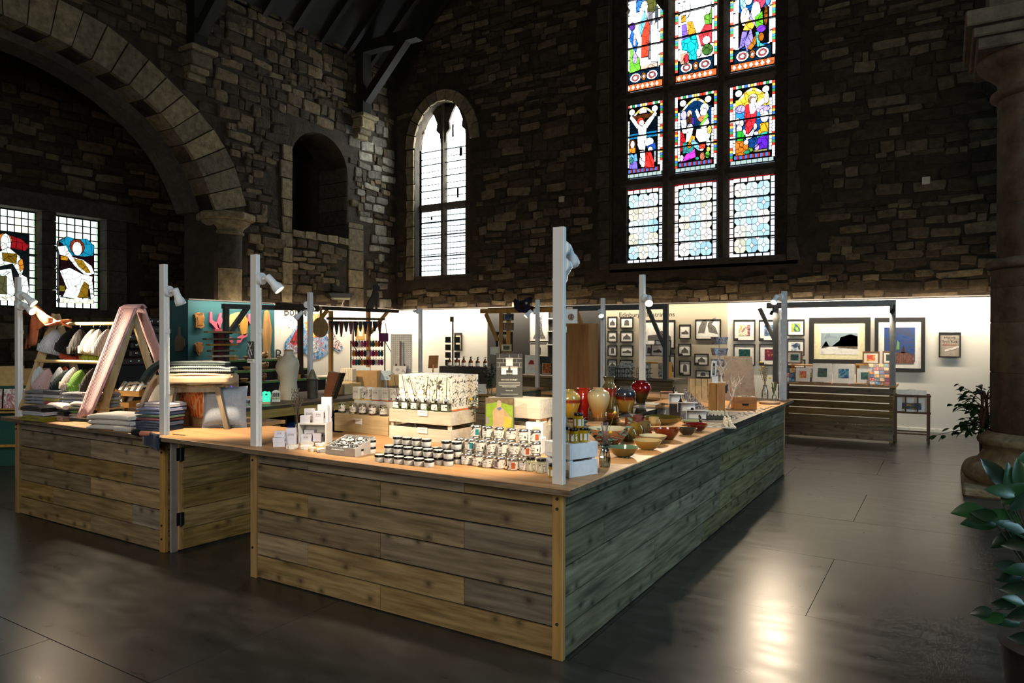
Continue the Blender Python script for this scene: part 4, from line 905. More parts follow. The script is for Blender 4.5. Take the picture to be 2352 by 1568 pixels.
post('grey post at the far end of the pottery counter',-.04,5.58,.06,.05,h=2.14,lamps=(dict(base=(-.002,.0,1.20),nrm=(-.6,-.8,0),aim=rel(-.3,4.3,1.0,o),power=34,angle=95),),conduit=(-.012,.0),mat=K('#b4b8bc',.45))
o=(-5.62,5.78,TZ)
post('slim white post in front of the empty white partition',-5.62,5.78,.05,.05,h=2.06,lamps=(dict(base=(.0,.0,1.14),nrm=(-.3,-.9,0),aim=rel(-4.8,3.5,.9,o),power=24),),conduit=(.05,.0))
o=(-3.47,5.8,TZ)
post('slim grey post left of the tall plywood cabinet',-3.47,5.8,.05,.05,lamps=(dict(base=(-.002,.0,1.10),nrm=(-.8,-.6,0),aim=rel(-4.2,4.9,.9,o),power=12),),conduit=(.05,.0))
o=(-2.47,5.87,TZ)
post('slim grey post right of the tall plywood cabinet',-2.47,5.87,.05,.05,lamps=(dict(base=(.02,-.002,1.08),nrm=(0,-1,0),aim=rel(-1.6,4.8,.9,o),power=16),),conduit=(.05,.0))
o=(-5.06,2.96,TZ)
post('slim white post in front of the painted mural',-5.06,2.96,.05,.05,h=2.14,lamps=(dict(base=(-.002,.0,1.02),nrm=(-.9,-.4,0),aim=rel(-5.9,2.2,.9,o),power=22),dict(base=(-.002,.0,1.12),nrm=(-.5,.8,0),aim=rel(-5.5,4.5,.9,o),power=16)))
# back and left runs of the ring
cb=thing('market_counter','dark plank counter at the back of the ring behind the honey sign','counter')
clad_x(cb,-4.36,-3.40,4.50,[[-4.4],[-5,-4],[-4.4],[-5,-4],[-4.4],[-4.2]]);
for r,(z0,z1)in enumerate(ROWS):plank(cb,(-3.395,5.17,(z0+z1)/2),(.022,1.30,z1-z0-.004),UY)
M().box(-5.5,5.02,0,-3.45,5.8,.03).build('base_board',K('#15130f',.9),cb)
t=top('worn plywood top of the counter at the back of the ring',-4.385,4.45,-3.36,5.86,PLYX);M().box(-5.66,4.99,-.03,-4.39,5.86,0).build('board',PLYX,t)
cbr=thing('market_counter','plank counter at the back of the ring below the plywood cabinet','counter')
clad_x(cbr,-2.95,-1.26,5.15,[[-2],[-1.6],[-2],[-1.6],[-2],[-1.8]]);M().box(-2.9,5.2,0,-1.26,5.9,.03).build('base_board',K('#15130f',.9),cbr)
t=top('plywood top of the ring counter below the plywood cabinet',-2.98,5.1,-1.24,5.95,PLYX)
cle=thing('market_counter','open pine counter on the far left side of the ring behind the dress form','counter')
M().box(-4.43,1.2,.75,-4.405,4.9,.838).build('apron',WOOD('#d8b45c','#b88c3c','Y',.6,.4,'yellow_pine',1,.1),cle);M().box(-5.6,1.2,.40,-4.45,4.9,.42).build('shelf',K('#1a1714',.8),cle)
for y in(1.25,3.0,4.8):M().box(-4.5,y,0,-4.44,y+.06,.838).build('leg',LEGW,cle);M().box(-5.6,y,0,-5.54,y+.06,.838).build('leg',LEGW,cle)
M().box(-5.62,1.2,.03,-5.60,4.9,.8).build('back_panel',K('#1a1714',.8),cle)
t=top('dark plywood top on the far left side of the ring',-5.66,1.125,-4.40,4.98,WOOD('#7a6650','#54442f','Y',.5,0,'worn_plywood',.6,.06))
# ================================================================== SOAPS, CREAMS, CANDLES AND HONEY (front counter)
MC={}
def lat(part,prof,mat,parent,n=20,smooth=True,close=True):
 key=(part,tuple(prof),mat.name,n,close)
 if key not in MC:
  me=M().lathe(prof,n,close=close).data(part,smooth);me.materials.append(mat);MC[key]=me
 o_=bpy.data.objects.new(part,MC[key]);COL.objects.link(o_);o_.parent=parent;return o_
def bx(part,s_,mat,parent,c=(0,0,0)):
 key=('bx',part,tuple(s_),mat.name)
 if key not in MC:
  me=M().box(-s_[0]/2,-s_[1]/2,0,s_[0]/2,s_[1]/2,s_[2]).data(part);me.materials.append(mat);MC[key]=me
 o_=bpy.data.objects.new(part,MC[key]);COL.objects.link(o_);o_.parent=parent;o_.location=c;return o_
TXT={}
def ltr(s_,size,parent,loc,mat=INK,rot=(PI/2,0,0)):
 key=(s_,size,mat.name)
 if key not in TXT:
  cu_=bpy.data.curves.new('lettering','FONT');cu_.body=s_;cu_.size=size;cu_.align_x='CENTER';cu_.align_y='CENTER';cu_.resolution_u=1
  t_=bpy.data.objects.new('lettering',cu_);me=bpy.data.meshes.new_from_object(t_);bpy.data.objects.remove(t_);bpy.data.curves.remove(cu_)
  me.materials.append(mat);TXT[key]=me
 o_=bpy.data.objects.new('lettering',TXT[key]);COL.objects.link(o_);o_.parent=parent;o_.location=loc;o_.rotation_euler=rot;return o_
BOT=[PRINT('#f0eadf','#2c2a2c',55,.40,.6,'noise',i)for i in range(5)]
CREAM=K('#f6f1e8',.45);LIDB=K('#14120f',.3)
# ---- cream pots
def pot(label,p):
 t=thing('cream_pot',label,'jar',p,0,'black-lidded white cream pots')
 lat('body',[(.026,0),(.0285,.003),(.0285,.027)],CREAM,t);lat('lid',[(.0295,.0272),(.0300,.029),(.0300,.039),(.0285,.041)],LIDB,t);lat('lid_label',[(.0275,.0412),(.027,.0416)],K('#efe9dc',.5),t)
PH=.042
a=at(872,1059);b_=at(986,1071.5);dv=(b_-a)/5;dn=Vector((-dv.y,dv.x,0)).normalized()
pot('single black-lidded cream pot standing alone beside the cardboard tray',at(825,1045))
for i in range(6):pot(f'black-lidded cream pot, {ORD[i]} from left in the front row',a+dv*i)
for k in range(2):pot(f'black-lidded cream pot, {["lower", "upper"][k]} one of the pair next to the tray',at(853,1040)+Vector((0,0,PH*k)))
for i in range(7):
 for k in range(2):pot(f'black-lidded cream pot, {ORD[i]} from left in second row, {["bottom", "top"][k]} layer',a+dv*(i+.02)+dn*.085+Vector((0,0,PH*k)))
for i in range(7):
 for k in range(3 if i not in(4,)else 2):pot(f'black-lidded cream pot, {ORD[i]} from left in third row, {["bottom", "middle", "top"][k]} layer',a+dv*(i+.05)+dn*.165+Vector((0,0,PH*k)))
 # ---- candle tins
TH=.066
RUST=K('#b8562a',.5);TEALL=K('#1f7f88',.5);PLUM=K('#5a2a2a',.5);LIL=K('#7a6a80',.5)
def tin(label,p,i,tag_=None,side=.4):
 t=thing('candle_tin',label,'candle',p,YAW*.6,'printed candle tins')
 lat('body',[(.0295,0),(.0305,.002),(.0305,.008)],SILVER,t);lat('wrap',[(.0306,.006),(.0306,.052)],BOT[i%5],t,close=False);lat('inner',[(.029,.003),(.029,.051)],CREAM,t)
 lat('lid',[(.0312,.0525),(.0318,.054),(.0318,.063),(.0295,.066)],SILVER,t)
 if tag_:
  vs=[(.0309*math.sin(q),-.0309*math.cos(q),z)for z in(.012,.046)for q in[side-.35+.7*j/5 for j in range(6)]]
  M().add(vs,[(j,j+1,j+7,j+6)for j in range(5)]).build('colour_label',tag_,t)
 else:bx('logo_patch',(.022,.0006,.02),CREAM,t,(-.008,-.0312,.022));ltr('[DXI]',.010,t,(-.008,-.0320,.033))
C1=[(1023.6,1063),(1046.7,1065),(1071.6,1068),(1096.6,1071),(1120.6,1075),(1147.4,1077.5),(1177,1081)]
for i,(x,y)in enumerate(C1):tin(f'printed candle tin, {ORD[i]} from left in the front row',at(x,y-2),i,{5:LIL,6:RUST}.get(i),-.5 if i==5 else .35)
tin('printed candle tin half hidden at the right end of the front row',at(1204,1079),2)
q0=at(1023.6,1061);q1=at(1177,1079);dq=(q1-q0)/6;nq=Vector((-dq.y,dq.x,0)).normalized()
for i in range(7):
 for k in range(2):tin(f'printed candle tin, {ORD[i]} from left in second row, {["lower", "upper"][k]} layer',q0+dq*(i+.35)+nq*.10+Vector((0,0,TH*k)),i+k,{1:TEALL,6:RUST}.get(i)if k else None,.5)
for i in range(6):
 for k in range(3):tin(f'printed candle tin, {ORD[i]} from left in back row, {["lowest", "middle", "topmost"][k]} layer',q0+dq*(i*1.08+1.0)+nq*.20+Vector((0,0,TH*k)),i+k+2,{0:TEALL,5:RUST}.get(i)if k==2 else None,.5)
 # ---- cardboard tray of little tins
tr_o=at(790,1042)
tr=thing('card_tray','grey-white cardboard tray heaped with small round tins','box',at(748,1042.5),.06)
GC=K('#b9b3ac',.7);tw,td=.235,.19
M().box(0,0,0,tw,td,.004).build('bottom',GC,tr);M().box(0,0,.004,tw,.004,.052).build('front',GC,tr);M().box(0,td-.004,.004,tw,td,.10).build('back',GC,tr)
for x in(0,tw-.004):M().prism([(0.004,.004),(td-.004,.004),(td-.004,.10),(0.004,.052)],x,x+.004,frame((0,0,0),(0,1,0),(0,0,1),(1,0,0))).build('side',GC,tr)
cd_=M().box(.055,-.012,.035,.15,-.002,.037).build('price_card',CARD,tr);M().box(.065,-.003,.02,.16,-.001,.04).build('card_back',GC,tr)
rn=random.Random(9);
for i in range(30):
 gx,gy=i%6,i//6;u,v=.03+gx*.035+rn.uniform(-.006,.006),.028+gy*.034+rn.uniform(-.005,.005)
 p=tr.location+Vector((u*math.cos(.06)-v*math.sin(.06),u*math.sin(.06)+v*math.cos(.06),.028+gy*.009+rn.uniform(0,.01)))
 t=thing('balm_tin',f'small round tin, {ORD[gx]} from left in {ORD[gy]} row from front, in the cardboard tray','tin',p,rn.uniform(0,6),'balm tins in the cardboard tray')
 t.rotation_euler=(rn.uniform(-.5,.5),rn.uniform(-.5,.5),rn.uniform(0,6))
 lat('base',[(.016,0),(.0165,.001),(.0165,.010)],SILVER,t,14);lat('lid',[(.0172,.0102),(.0175,.011),(.0175,.017),(.0165,.018)],SILVER,t,14);lat('lid_label',[(.015,.0181),(.0148,.0184)],[CREAM,BOT[1],BOT[3],K('#cfc9bd',.5)][i%4],t,14)
M().box(.02,.02,.004,tw-.02,td-.02,.027).build('liner',K('#2a2622',.8),tr)
# ---- soaps
def soapbox(label,p,s_,rz,logo=True,flow=True,tilt=0,col=None):
 t=thing('soap_box',label,'box',p,rz,'boxed soaps');t.rotation_euler=(tilt,0,rz)
 bx('carton',s_,col or K('#ece8ee',.5),t)
 if logo:ltr('[DXI]',min(s_[0],s_[2])*.25,t,(0,-s_[1]/2-.0006,s_[2]*.62));bx('rule_line',(s_[0]*.5,.0004,.0008),K('#c07a78',.6),t,(0,-s_[1]/2-.0004,s_[2]*.38))
 if flow:
  f_=M();rr=random.Random(len(label))
  for i in range(6):a0=rr.uniform(-.3,1.8);f_.beam((s_[0]/2+.0006,-s_[1]*.2+rr.uniform(-.01,.01),s_[2]*.15),(s_[0]/2+.0006,-s_[1]*.2+s_[2]*.5*math.cos(a0),s_[2]*.15+s_[2]*.7*math.sin(a0)),.0008,.0035,(1,0,0))
  f_.build('flower_print',INK,t)
 return t
LAV=K('#dedbe8',.5)
r=YAW+.12;p=at(634,1026)
soapbox('boxed soap at the bottom of the small stack beside the left post',p+Vector((0,.03,0)),(.074,.05,.030),r,False,True,0,LAV)
soapbox('boxed soap in the middle of the small stack beside the left post',p+Vector((-.004,.03,.0305)),(.074,.05,.030),r,False,True,0,LAV)
soapbox('boxed soap leaning on top of the small stack beside the left post',p+Vector((0,.03,.061)),(.062,.028,.042),r,True,False,-.08,LAV)
soapbox('boxed soap standing behind the small stack beside the left post',p+Vector((.02,.11,0)),(.066,.03,.115),r,True,False,0,LAV)
soapbox('narrow boxed soap just right of the small stack',at(662,1013),(.045,.04,.06),r,False,True,0,LAV)
WRAP=K('#e2dcd0',.6);NATS=K('#d9bd8c',.5)
for i,(px,py,s_,c_,lab)in enumerate(((664,1024,(.085,.05,.024),WRAP,'wrapped white soap bar at the back left of the loose soaps'),(672,1034,(.075,.05,.024),BOT[0],'soap bar in black flower print at the front left of the loose soaps'),(703,1035,(.075,.05,.024),WRAP,'wrapped soap bar second from left in the front of the loose soaps'),(718,1040,(.05,.035,.024),NATS,'bare honey-coloured soap bar among the wrapped ones'),(741,1042,(.075,.045,.024),BOT[2],'patterned soap bar nearest the cardboard tray'),(735,1028,(.06,.04,.02),BOT[4],'patterned soap bar half hidden behind the wooden brush'))):
 t=tag(M().box(-s_[0]/2,-s_[1]/2,0,s_[0]/2,s_[1]/2,s_[2]).build('soap_bar',c_,loc=at(px,py-4),rz=YAW+(-.2,.1,.3,.1,.25,.5)[i],bevel=.004),lab,'soap','loose soaps')
 M().box(-s_[0]*.2,-s_[1]/2-.0006,-.0003,s_[0]*.2,s_[1]/2+.0006,s_[2]+.0006).build('paper_band',CARD,t)
t=thing('nail_brush','small wooden nail brush lying among the loose soaps','brush',at(726,1023),.5);M().box(-.04,-.014,.012,.04,.014,.026).build('handle',WOOD('#7a4a26','#4a2a14','X',.5,0),t,bevel=.005);M().box(-.036,-.012,0,.036,.012,.012).build('bristles',K('#cbb083',.9),t)
t=tag(M().prism([(0,0),(.028,0),(.002,.03)],-.045,.045,frame((0,0,0),(0,1,0),(0,0,1),(1,0,0))).build('price_card',CARD,loc=at(705,1024),rz=YAW*.6),'folded white price card among the loose soaps','card')
# ---- white box shelf with soaps
r=YAW*.85;sh=thing('box_shelf','white box shelf holding boxed soaps inside and on top','shelf',at(684,1018.5),r)
BW_=K('#e9e4d8',.6,bump=.1);w_,d_,h_=.20,.12,.14
M().box(0,0,0,w_,d_,.010).build('base',BW_,sh);M().box(0,0,h_-.010,w_,d_,h_).build('top_board',BW_,sh);M().box(0,0,.010,.010,d_,h_-.010).build('side',BW_,sh);M().box(w_-.010,0,.010,w_,d_,h_-.010).build('side',BW_,sh);M().box(.010,d_-.008,.010,w_-.010,d_,h_-.010).build('back',BW_,sh)
def lc(o_,x,y,z):q=o_.rotation_euler[2];return o_.location+Vector((x*math.cos(q)-y*math.sin(q),x*math.sin(q)+y*math.cos(q),z))
rn=random.Random(3)
for i,(x,y,z,s_,lab)in enumerate(((.05,.03,.010,(.075,.03,.052),'boxed soap with pink lettering at the left inside the white box shelf'),(.125,.05,.010,(.06,.05,.03),'boxed soap lying at the right inside the white box shelf'),(.125,.05,.0405,(.06,.05,.028),'boxed soap lying on another inside the white box shelf'),(.055,.085,.010,(.07,.04,.075),'boxed soap standing at the back inside the white box shelf'),(.045,.035,.14,(.07,.045,.024),'lower flat soap box at the left on the white box shelf'),(.045,.035,.1645,(.07,.045,.024),'upper flat soap box at the left on the white box shelf'),(.055,.085,.14,(.075,.03,.092),'boxed soap standing tall at the left on the white box shelf'),(.14,.025,.14,(.072,.04,.024),'flat soap box at the right front on the white box shelf'),(.14,.025,.1645,(.07,.035,.055),'boxed soap standing at the right on the white box shelf'),(.150,.078,.14,(.07,.03,.12),'boxed soap standing behind at the right on the white box shelf'),(.165,.105,.14,(.07,.02,.17),'tallest boxed soap on the white box shelf'))):
 soapbox(lab,lc(sh,x,y,z),s_,r,s_[2]>.04,i%2==0)
 # ---- bottle of dried grass, bud bottle
def dried(root,n,h,spread,col,seed,tip=.004,z0=.05,heads=True):
 rr=random.Random(seed);st=M();hd=M()
 for i in range(n):
  a0=rr.uniform(0,6.28);s1=rr.uniform(.1,1)*spread;hh=h*rr.uniform(.7,1)
  pts=[(0.006*math.cos(a0),.006*math.sin(a0),z0),(s1*.3*math.cos(a0),s1*.3*math.sin(a0),hh*.55),(s1*math.cos(a0),s1*math.sin(a0),hh)]
  st.tube(pts,.0011,4)
  if heads:
   for k in range(7):
    t_=.62+.38*k/6;q=Vector(pts[1]).lerp(Vector(pts[2]),(t_-.55)/.45);hd.ell(q+Vector((rr.uniform(-.004,.004),rr.uniform(-.004,.004),0)),(tip,tip,tip*1.8),5,4)
 st.build('stem',K(col,.9),root)
 if heads:hd.build('seed_head',K(col,.95),root)
GL=CLEAR('#f2fbfa',.10)
t=thing('glass_bottle_of_grass','slender glass bottle holding dried grasses beside the box shelf','vase',at(681,1008));lat('bottle',[(.024,0),(.026,.01),(.026,.07),(.012,.11),(.011,.15),(.013,.155)],GL,t,close=False);dried(t,16,.36,.055,'#6b5d4c',3);
t=thing('bud_bottle','little bottle holding one yellow pompom flower behind the box shelf','vase',at(702,990));lat('bottle',[(.016,0),(.017,.01),(.017,.07),(.008,.09),(.008,.12)],GL,t,close=False);lat('cork',[(.0085,.121),(.0085,.14)],K('#d8b8a0',.8),t,10);M().tube([(0,0,.1),(.012,-.004,.128)],.001,4).build('stem',K('#6a7a3a',.8),t);M().ell((.014,-.005,.132),(.010,.010,.010),10,6).build('flower_head',K('#e8b818',.8),t)
# ---- crates
WCR=WOOD('#e6dccb','#cbbfab','X',.65,.15,'whitewashed_wood',1.5,.06);NCR=WOOD('#dcc6a0','#bfa579','X',.65,.3,'raw_wood',1.5,.06)
def crate(label,x0,y0,x1,y1,zt,mat,slats=2,z0=TZ,lid=True,gap=.03,loc=None,rz=0):
 t=thing('crate',label,'crate',loc or(x0,y0,z0),rz);W2,D2,H2=x1-x0,y1-y0,zt-z0;sh_=(H2-gap*(slats-1))/slats
 for k in range(slats):
  z=k*(sh_+gap);M().box(0,0,z,W2,.010,z+sh_).build('slat',mat,t,bevel=.0015);M().box(0,D2-.010,z,W2,D2,z+sh_).build('slat',mat,t)
  M().box(0,.010,z,.010,D2-.010,z+sh_).build('slat',mat,t);M().box(W2-.010,.010,z,W2,D2-.010,z+sh_).build('slat',mat,t,bevel=.0015)
 for(a,c_)in((.010,.010),(W2-.032,.010),(.010,D2-.032),(W2-.032,D2-.032)):M().box(a,c_,0,a+.022,c_+.022,H2-.012).build('corner_post',mat,t)
 if lid:M().box(.010,.010,H2-.011,W2-.010,D2-.010,H2-.001).build('deck',mat,t)
 return t
yb=.78;X0,X1=aty(894,975,yb).x,aty(1035,975,yb).x;ZT=aty(960,942.5,yb).z
crate('large whitewashed crate carrying the reed diffusers',X0,yb,X1,yb+.30,ZT,WCR)
for(z,lab)in((ZT-.035,'white price card on the upper slat of the large crate'),(ZT-.155,'white price card on the lower slat of the large crate')):
 p=aty(960,950,yb);t=tag(M().box(0,-.006,0,.085,-.002,.04).build('price_card',CARD,loc=(p.x,yb,z)),lab,'card');M().box(.02,-.0066,.024,.065,-.006,.027).build('print_line',K('#b07a74',.7),t)
yc=.86;cx0,cx1=aty(768,975,yc).x,aty(892,975,yc).x;ZC=aty(830,953,yc).z
crate('raw wooden crate carrying the row of candle jars',cx0,yc,cx1,yc+.12,ZC,NCR,1)
t=tag(M().box(0,-.05,0,.075,-.004,.002).build('price_card',CARD,loc=(aty(815,966,yc).x,yc,ZC-.03)),'white price card jutting from the raw wooden crate','card');M().box(.01,-.006,-.04,.075,-.002,.0).build('card_front',CARD,t)
for i,px in enumerate((786,811,833,856,881)):
 p=aty(px,950,yc+.05);t=thing('candle_jar',f'glass candle jar with silver lid, {ORD[i]} from left on the raw crate','candle',(p.x,p.y,ZC),YAW*.5,'candle jars on the raw crate')
 lat('glass',[(.026,0),(.028,.002),(.028,.066),(.026,.070)],CLEAR('#f4f2e6',.12),t);lat('wax',[(.0262,.004),(.0262,.052)],[K('#6a7a4a',.4),K('#c9b45c',.4),K('#7a4a34',.4),K('#9a4a30',.4),K('#6a4a58',.4)][i],t);lat('label',[(.0284,.014),(.0284,.058)],BOT[i],t,close=False);lat('lid',[(.0285,.071),(.029,.073),(.029,.080),(.027,.082)],SILVER,t)
 ltr('[DXI]',.014,t,(-.005,-.0292,.036))
ZR=aty(840,919,1.0).z
tag(M().box(cx0+.08,.99,0,X0-.006,1.10,ZR-TZ).build('riser',BW_,loc=(0,0,TZ),bevel=.003),'low white riser under the row of diffuser cartons','riser')
for i,px in enumerate((819,840,864,886,906)):
 p=aty(px,915,1.02);t=thing('diffuser_carton',f'bright carton, {ORD[i]} from left on the low white riser','box',(p.x,1.04,ZR),0,'cartons on the low riser')
 bx('carton',(.062,.062,.10),[K('#f6eede',.5),BOT[0],K('#f6eede',.5),K('#f6eede',.5),BOT[1],K('#f6eede',.5)][i],t);bx('base_band',(.0626,.0626,.008),[K('#d8c46a',.5),K('#e2b832',.5),K('#c8502a',.5),K('#d06030',.5),K('#b05a3a',.5),K('#d0b0a0',.5)][i],t,(0,0,.0002));ltr('[DXI]',.018,t,(0,-.0316,.062));bx('frame_line',(.04,.0006,.0008),K('#c9a87a',.6),t,(0,-.0312,.085))
for i,px in enumerate((914,934,955,978,1002,1025)):
 p=aty(px,936,yb+.045);t=thing('reed_diffuser',f'glass reed diffuser, {ORD[i]} from left on the large white crate','diffuser',(p.x,p.y,ZT),.0,'reed diffusers on the large crate')
 bx('bottle',(.056,.05,.056),CLEAR('#eef4ea',.12),t);bx('liquid',(.050,.044,.014),[K('#cfd6b8',.2),K('#7aa84a',.2),K('#c9c7b4',.2),K('#6fae4a',.2),K('#c9c7b4',.2),K('#d6cfa0',.2)][i],t,(0,0,.003));bx('label',(.05,.0006,.04),BOT[i%5],t,(0,-.0256,.008))
 lat('collar',[(.012,.056),(.012,.060),(.015,.062),(.015,.084),(.013,.087)],CHROME,t,12)
 dx,dy=[(-.045,.0),(-.05,0),(-.07,0),(.012,0),(.0,0),(-.003,0)][i];M().tube([(0,0,.06),(dx,dy+.01,.235)],.0024,6).build('reed',BLACK,t)
y9=yb+.075;bw_=(aty(1040,900,y9).x-aty(918,900,y9).x)/6;bh=.245;bp0=aty(918,900,y9).x
for i in range(6):
 for j in range(4):
  t=thing('diffuser_carton',f'tall flower-print carton, {ORD[i]} column from left, {["front", "second", "third", "back"][j]} rank','box',(bp0+(i+.5)*bw_,y9+.03+j*(bw_+.001),ZT),0,'tall cartons stacked on the large crate')
  bx('carton',(bw_-.001,bw_-.001,bh),PRINT('#e6dfcc','#45413c',34,.43,.5,'noise',i),t);bx('base_band',(bw_-.0006,bw_-.0006,.012),K('#d07038',.5),t)
  if j==0:bx('label',(bw_*.62,.0006,.085),CREAM,t,(0,-bw_/2-.0001,.055));ltr('[DXI]',.016,t,(0,-bw_/2-.0008,.105));bx('rule_line',(bw_*.45,.0005,.002),[K('#b0a098',.6),K('#7ab0b8',.6),K('#c87a7a',.6),K('#8ab88a',.6),K('#a89a98',.6),K('#c88a6a',.6)][i],t,(0,-bw_/2-.0008,.08))
  # ---- eucalyptus in a slim vase
LEAFE=K('#3d5a4c',.7,var=.25,scale=40)
def euc(root,stems,col=LEAFE,seed=1,z0=.05,lf=.016):
 rr=random.Random(seed);st=M();n_=0
 lm=M().add([(0,0,0),(.5,.42,.05),(1,.25,.02),(1.1,0,-.02),(1,-.25,.02),(.5,-.42,.05)],[(0,1,5),(1,2,4,5),(2,3,4)]).data('leaf');lm.materials.append(col)
 for pts in stems:
  P3=[Vector(p_)for p_ in pts];st.tube([P3[0]*1.0]+P3[1:],.0014,4)
  for a,c_ in zip(P3,P3[1:]):
   seg=(c_-a).length;m_=max(1,int(seg/.013))
   for k in range(m_):
    q=a.lerp(c_,(k+.5)/m_)
    if q.z<z0+.03:continue
    for sgn in(-1,1):
     ax=Matrix.Rotation(rr.uniform(0,6.28),4,'Z')@Matrix.Rotation(rr.uniform(-.7,.5),4,'Y');s_=lf*rr.uniform(1.0,1.7)
     inst('leaf',lm,None,root,Matrix.Translation(q)@ax@Matrix.Diagonal((s_,s_,s_,1)))
 st.build('stem',K('#5a5a48',.8),root)
t=thing('eucalyptus_vase','slim glass of round-leaved eucalyptus between the crate and the beekeeper photo','vase',at(1078,1008));lat('glass',[(.02,0),(.022,.08),(.024,.13)],GL,t,close=False)
euc(t,[[(0,0,.02),(-.01,0,.12),(-.06,-.01,.16),(-.10,-.02,.22),(-.11,-.03,.27)],[(0,0,.02),(.01,0,.14),(.05,.0,.22),(.065,.0,.30),(.07,0,.37)],[(0,0,.02),(-.01,0,.15),(.02,0,.22),(.03,0,.26)]],seed=4,lf=.02)
M().tube([(0,0,.02),(.015,0,.28)],.001,4).build('flower_stem',K('#7a7a4a',.8),t);M().ell((.016,0,.285),(.011,.011,.011),10,6).build('flower_head',K('#dcb428',.8),t)
# ---- honey sign, beekeeper photograph, white box stand
yk=.98;k0,k1=aty(1112,960,yk).x,aty(1236,960,yk).x;ZK=aty(1180,915,yk).z
crate('white wooden stand under the honey sign',k0+.02,yk+.02,k1,yk+.21,ZK,WCR,2,gap=.05)
sg=thing('acrylic_sign','dark honey-company sign in a clear acrylic holder','sign',(aty(1170,912,yk+.1).x,yk+.1,ZK),YAW*.9)
sw,shh=.19,.305;M().box(-sw/2,-.004,.004,sw/2,.004,shh).build('holder',CLEAR('#f4f8f8',.08),sg);M().box(-sw/2,-.03,0,sw/2,.03,.004).build('foot',CLEAR('#f4f8f8',.08),sg)
M().box(-sw/2+.004,-.0055,.006,sw/2-.004,-.0045,shh-.004).build('poster',K('#3a3a34',.6),sg)
FS=lambda u,v:frame((u,-.0062,v),(1,0,0),(0,0,1),(0,-1,0))
for v0,us in((.295,(-.07,.0,.06)),(.265,(-.04,.05)),(.235,(-.07,.02,.07))):
 M().box(-.088,-.0060,v0-.03,.088,-.0057,v0-.027).build('print_line',K('#a8a698',.7),sg)
 for u in us:M().box(u,-.0060,v0-.027,u+.003,-.0057,v0).build('print_line',K('#a8a698',.7),sg)
for u,v in((0,.215),(-.032,.155),(.032,.155)):
 M().box(u-.024,-.0064,v,u+.024,-.0060,v+.045).build('printed_jar',CARD,sg);M().box(u-.026,-.0066,v+.046,u+.026,-.0060,v+.056).build('printed_lid',K('#cfcabc',.5),sg)
M().box(-.022,-.0070,.142,.022,-.0066,.186).build('logo_ground',K('#33332e',.6),sg);ltr('H+H',.020,sg,(0,-.0074,.162),CARD);ltr('HOODS HONEY',.0155,sg,(0,-.0066,.118),CARD)
for i,wl in enumerate((.15,.155,.145,.10)):M().box(-wl/2,-.0064,.098-i*.010,wl/2,-.0060,.1015-i*.010).build('print_line',K('#bdbbb0',.7),sg)
ltr('"by bees only"',.009,sg,(0,-.0066,.044),CARD);M().box(-.06,-.0064,.018,.06,-.0060,.020).build('print_line',K('#bdbbb0',.7),sg)
bk=thing('photo_board','photograph board of a person in beige holding a honeycomb frame','photograph',(aty(1147,985,yk-.06).x,yk-.06,TZ),YAW*.55)
bwid,bz,bhh=.20,aty(1147,990,yk-.06).z-TZ,.225
M().box(-bwid/2,0,0,bwid/2,.012,bz+bhh).build('board',K('#5a5348',.7),bk)
FPH=frame((-bwid/2+.006,-.001,bz),(1,0,0),(0,0,1),(0,-1,0));pw_,ph_=bwid-.012,bhh-.004
def ph(pts,c_,d):M().prism([(u*pw_,v*ph_)for u,v in pts],0,d,FPH).build('print',c_,bk)
ph(rc(0,0,1,1),PICTURE(['#5a7a1c','#8aa832','#7a9a2a','#a8b84a'],14,.4,2),.0004);ph([(0,.82),(.45,.9),(1,.78),(1,1),(0,1)],PICTURE(['#5a4a34','#7a6a4c','#4a4a34'],14,.4,4),.0008)
ph([(.26,.0),(.72,.0),(.74,.40),(.72,.62),(.60,.74),(.40,.74),(.24,.60),(.26,.42)],K('#b49a74',.6,bump=.2),.0012);ph([(.66,.62),(.74,.60),(.92,.44),(.86,.38),(.70,.48)],K('#a88e68',.6),.0016);ph(el(.49,.80,.075,.085),K('#d8a284',.5),.0018);ph([(.41,.84),(.57,.84),(.56,.92),(.49,.95),(.42,.92)],K('#a89e88',.6),.0022);ph([(.40,.70),(.50,.62),(.60,.71),(.52,.74)],K('#5a6a9a',.6),.0020)
ph([(.64,.06),(.90,.02),(.96,.40),(.70,.46)],K('#e0a838',.5),.0020);ph(el(.52,.30,.05,.035),K('#d8a284',.5),.0024);ph(rc(0,.22,.12,.42),K('#8a8a82',.6),.0016);ph(el(.91,.41,.04,.03),K('#d8a284',.5),.0024);ph([(.36,.02),(.62,.06),(.60,.10),(.36,.10)],K('#a8502a',.6),.0024)
# ---- small white display box right of the photograph, with honey jars
r=-.37;cr_o=at(1308,1098)
def hexjar(label,p,honey,s_=1.0,grp='honey jars',lab='flower',rz=.25):
 t=thing('honey_jar',label,'jar',p,rz,grp)
 lat('glass',[(.026*s_,0),(.029*s_,.004),(.029*s_,.052*s_),(.024*s_,.060*s_)],honey,t,6,False);lat('neck',[(.0235*s_,.0602*s_),(.0235*s_,.063*s_)],honey,t,16);lat('lid',[(.026*s_,.0632*s_),(.0265*s_,.065*s_),(.0265*s_,.075*s_),(.025*s_,.077*s_)],LIDB,t,18)
 a0=.03*s_
 vs=[(a0*math.cos(q),a0*math.sin(q),z*s_)for z in(.010,.046)for q in[-2.62+k*1.0472 for k in range(3)]]
 M().add(vs,[(0,1,4,3),(1,2,5,4)]).build('label',BOT[2]if lab=='flower' else K('#dfe2ea',.5),t)
 return t
AMB=K('#a98c18',.08,var=.3,scale=25);PALE=K('#c9c9a8',.1,var=.15,scale=25)
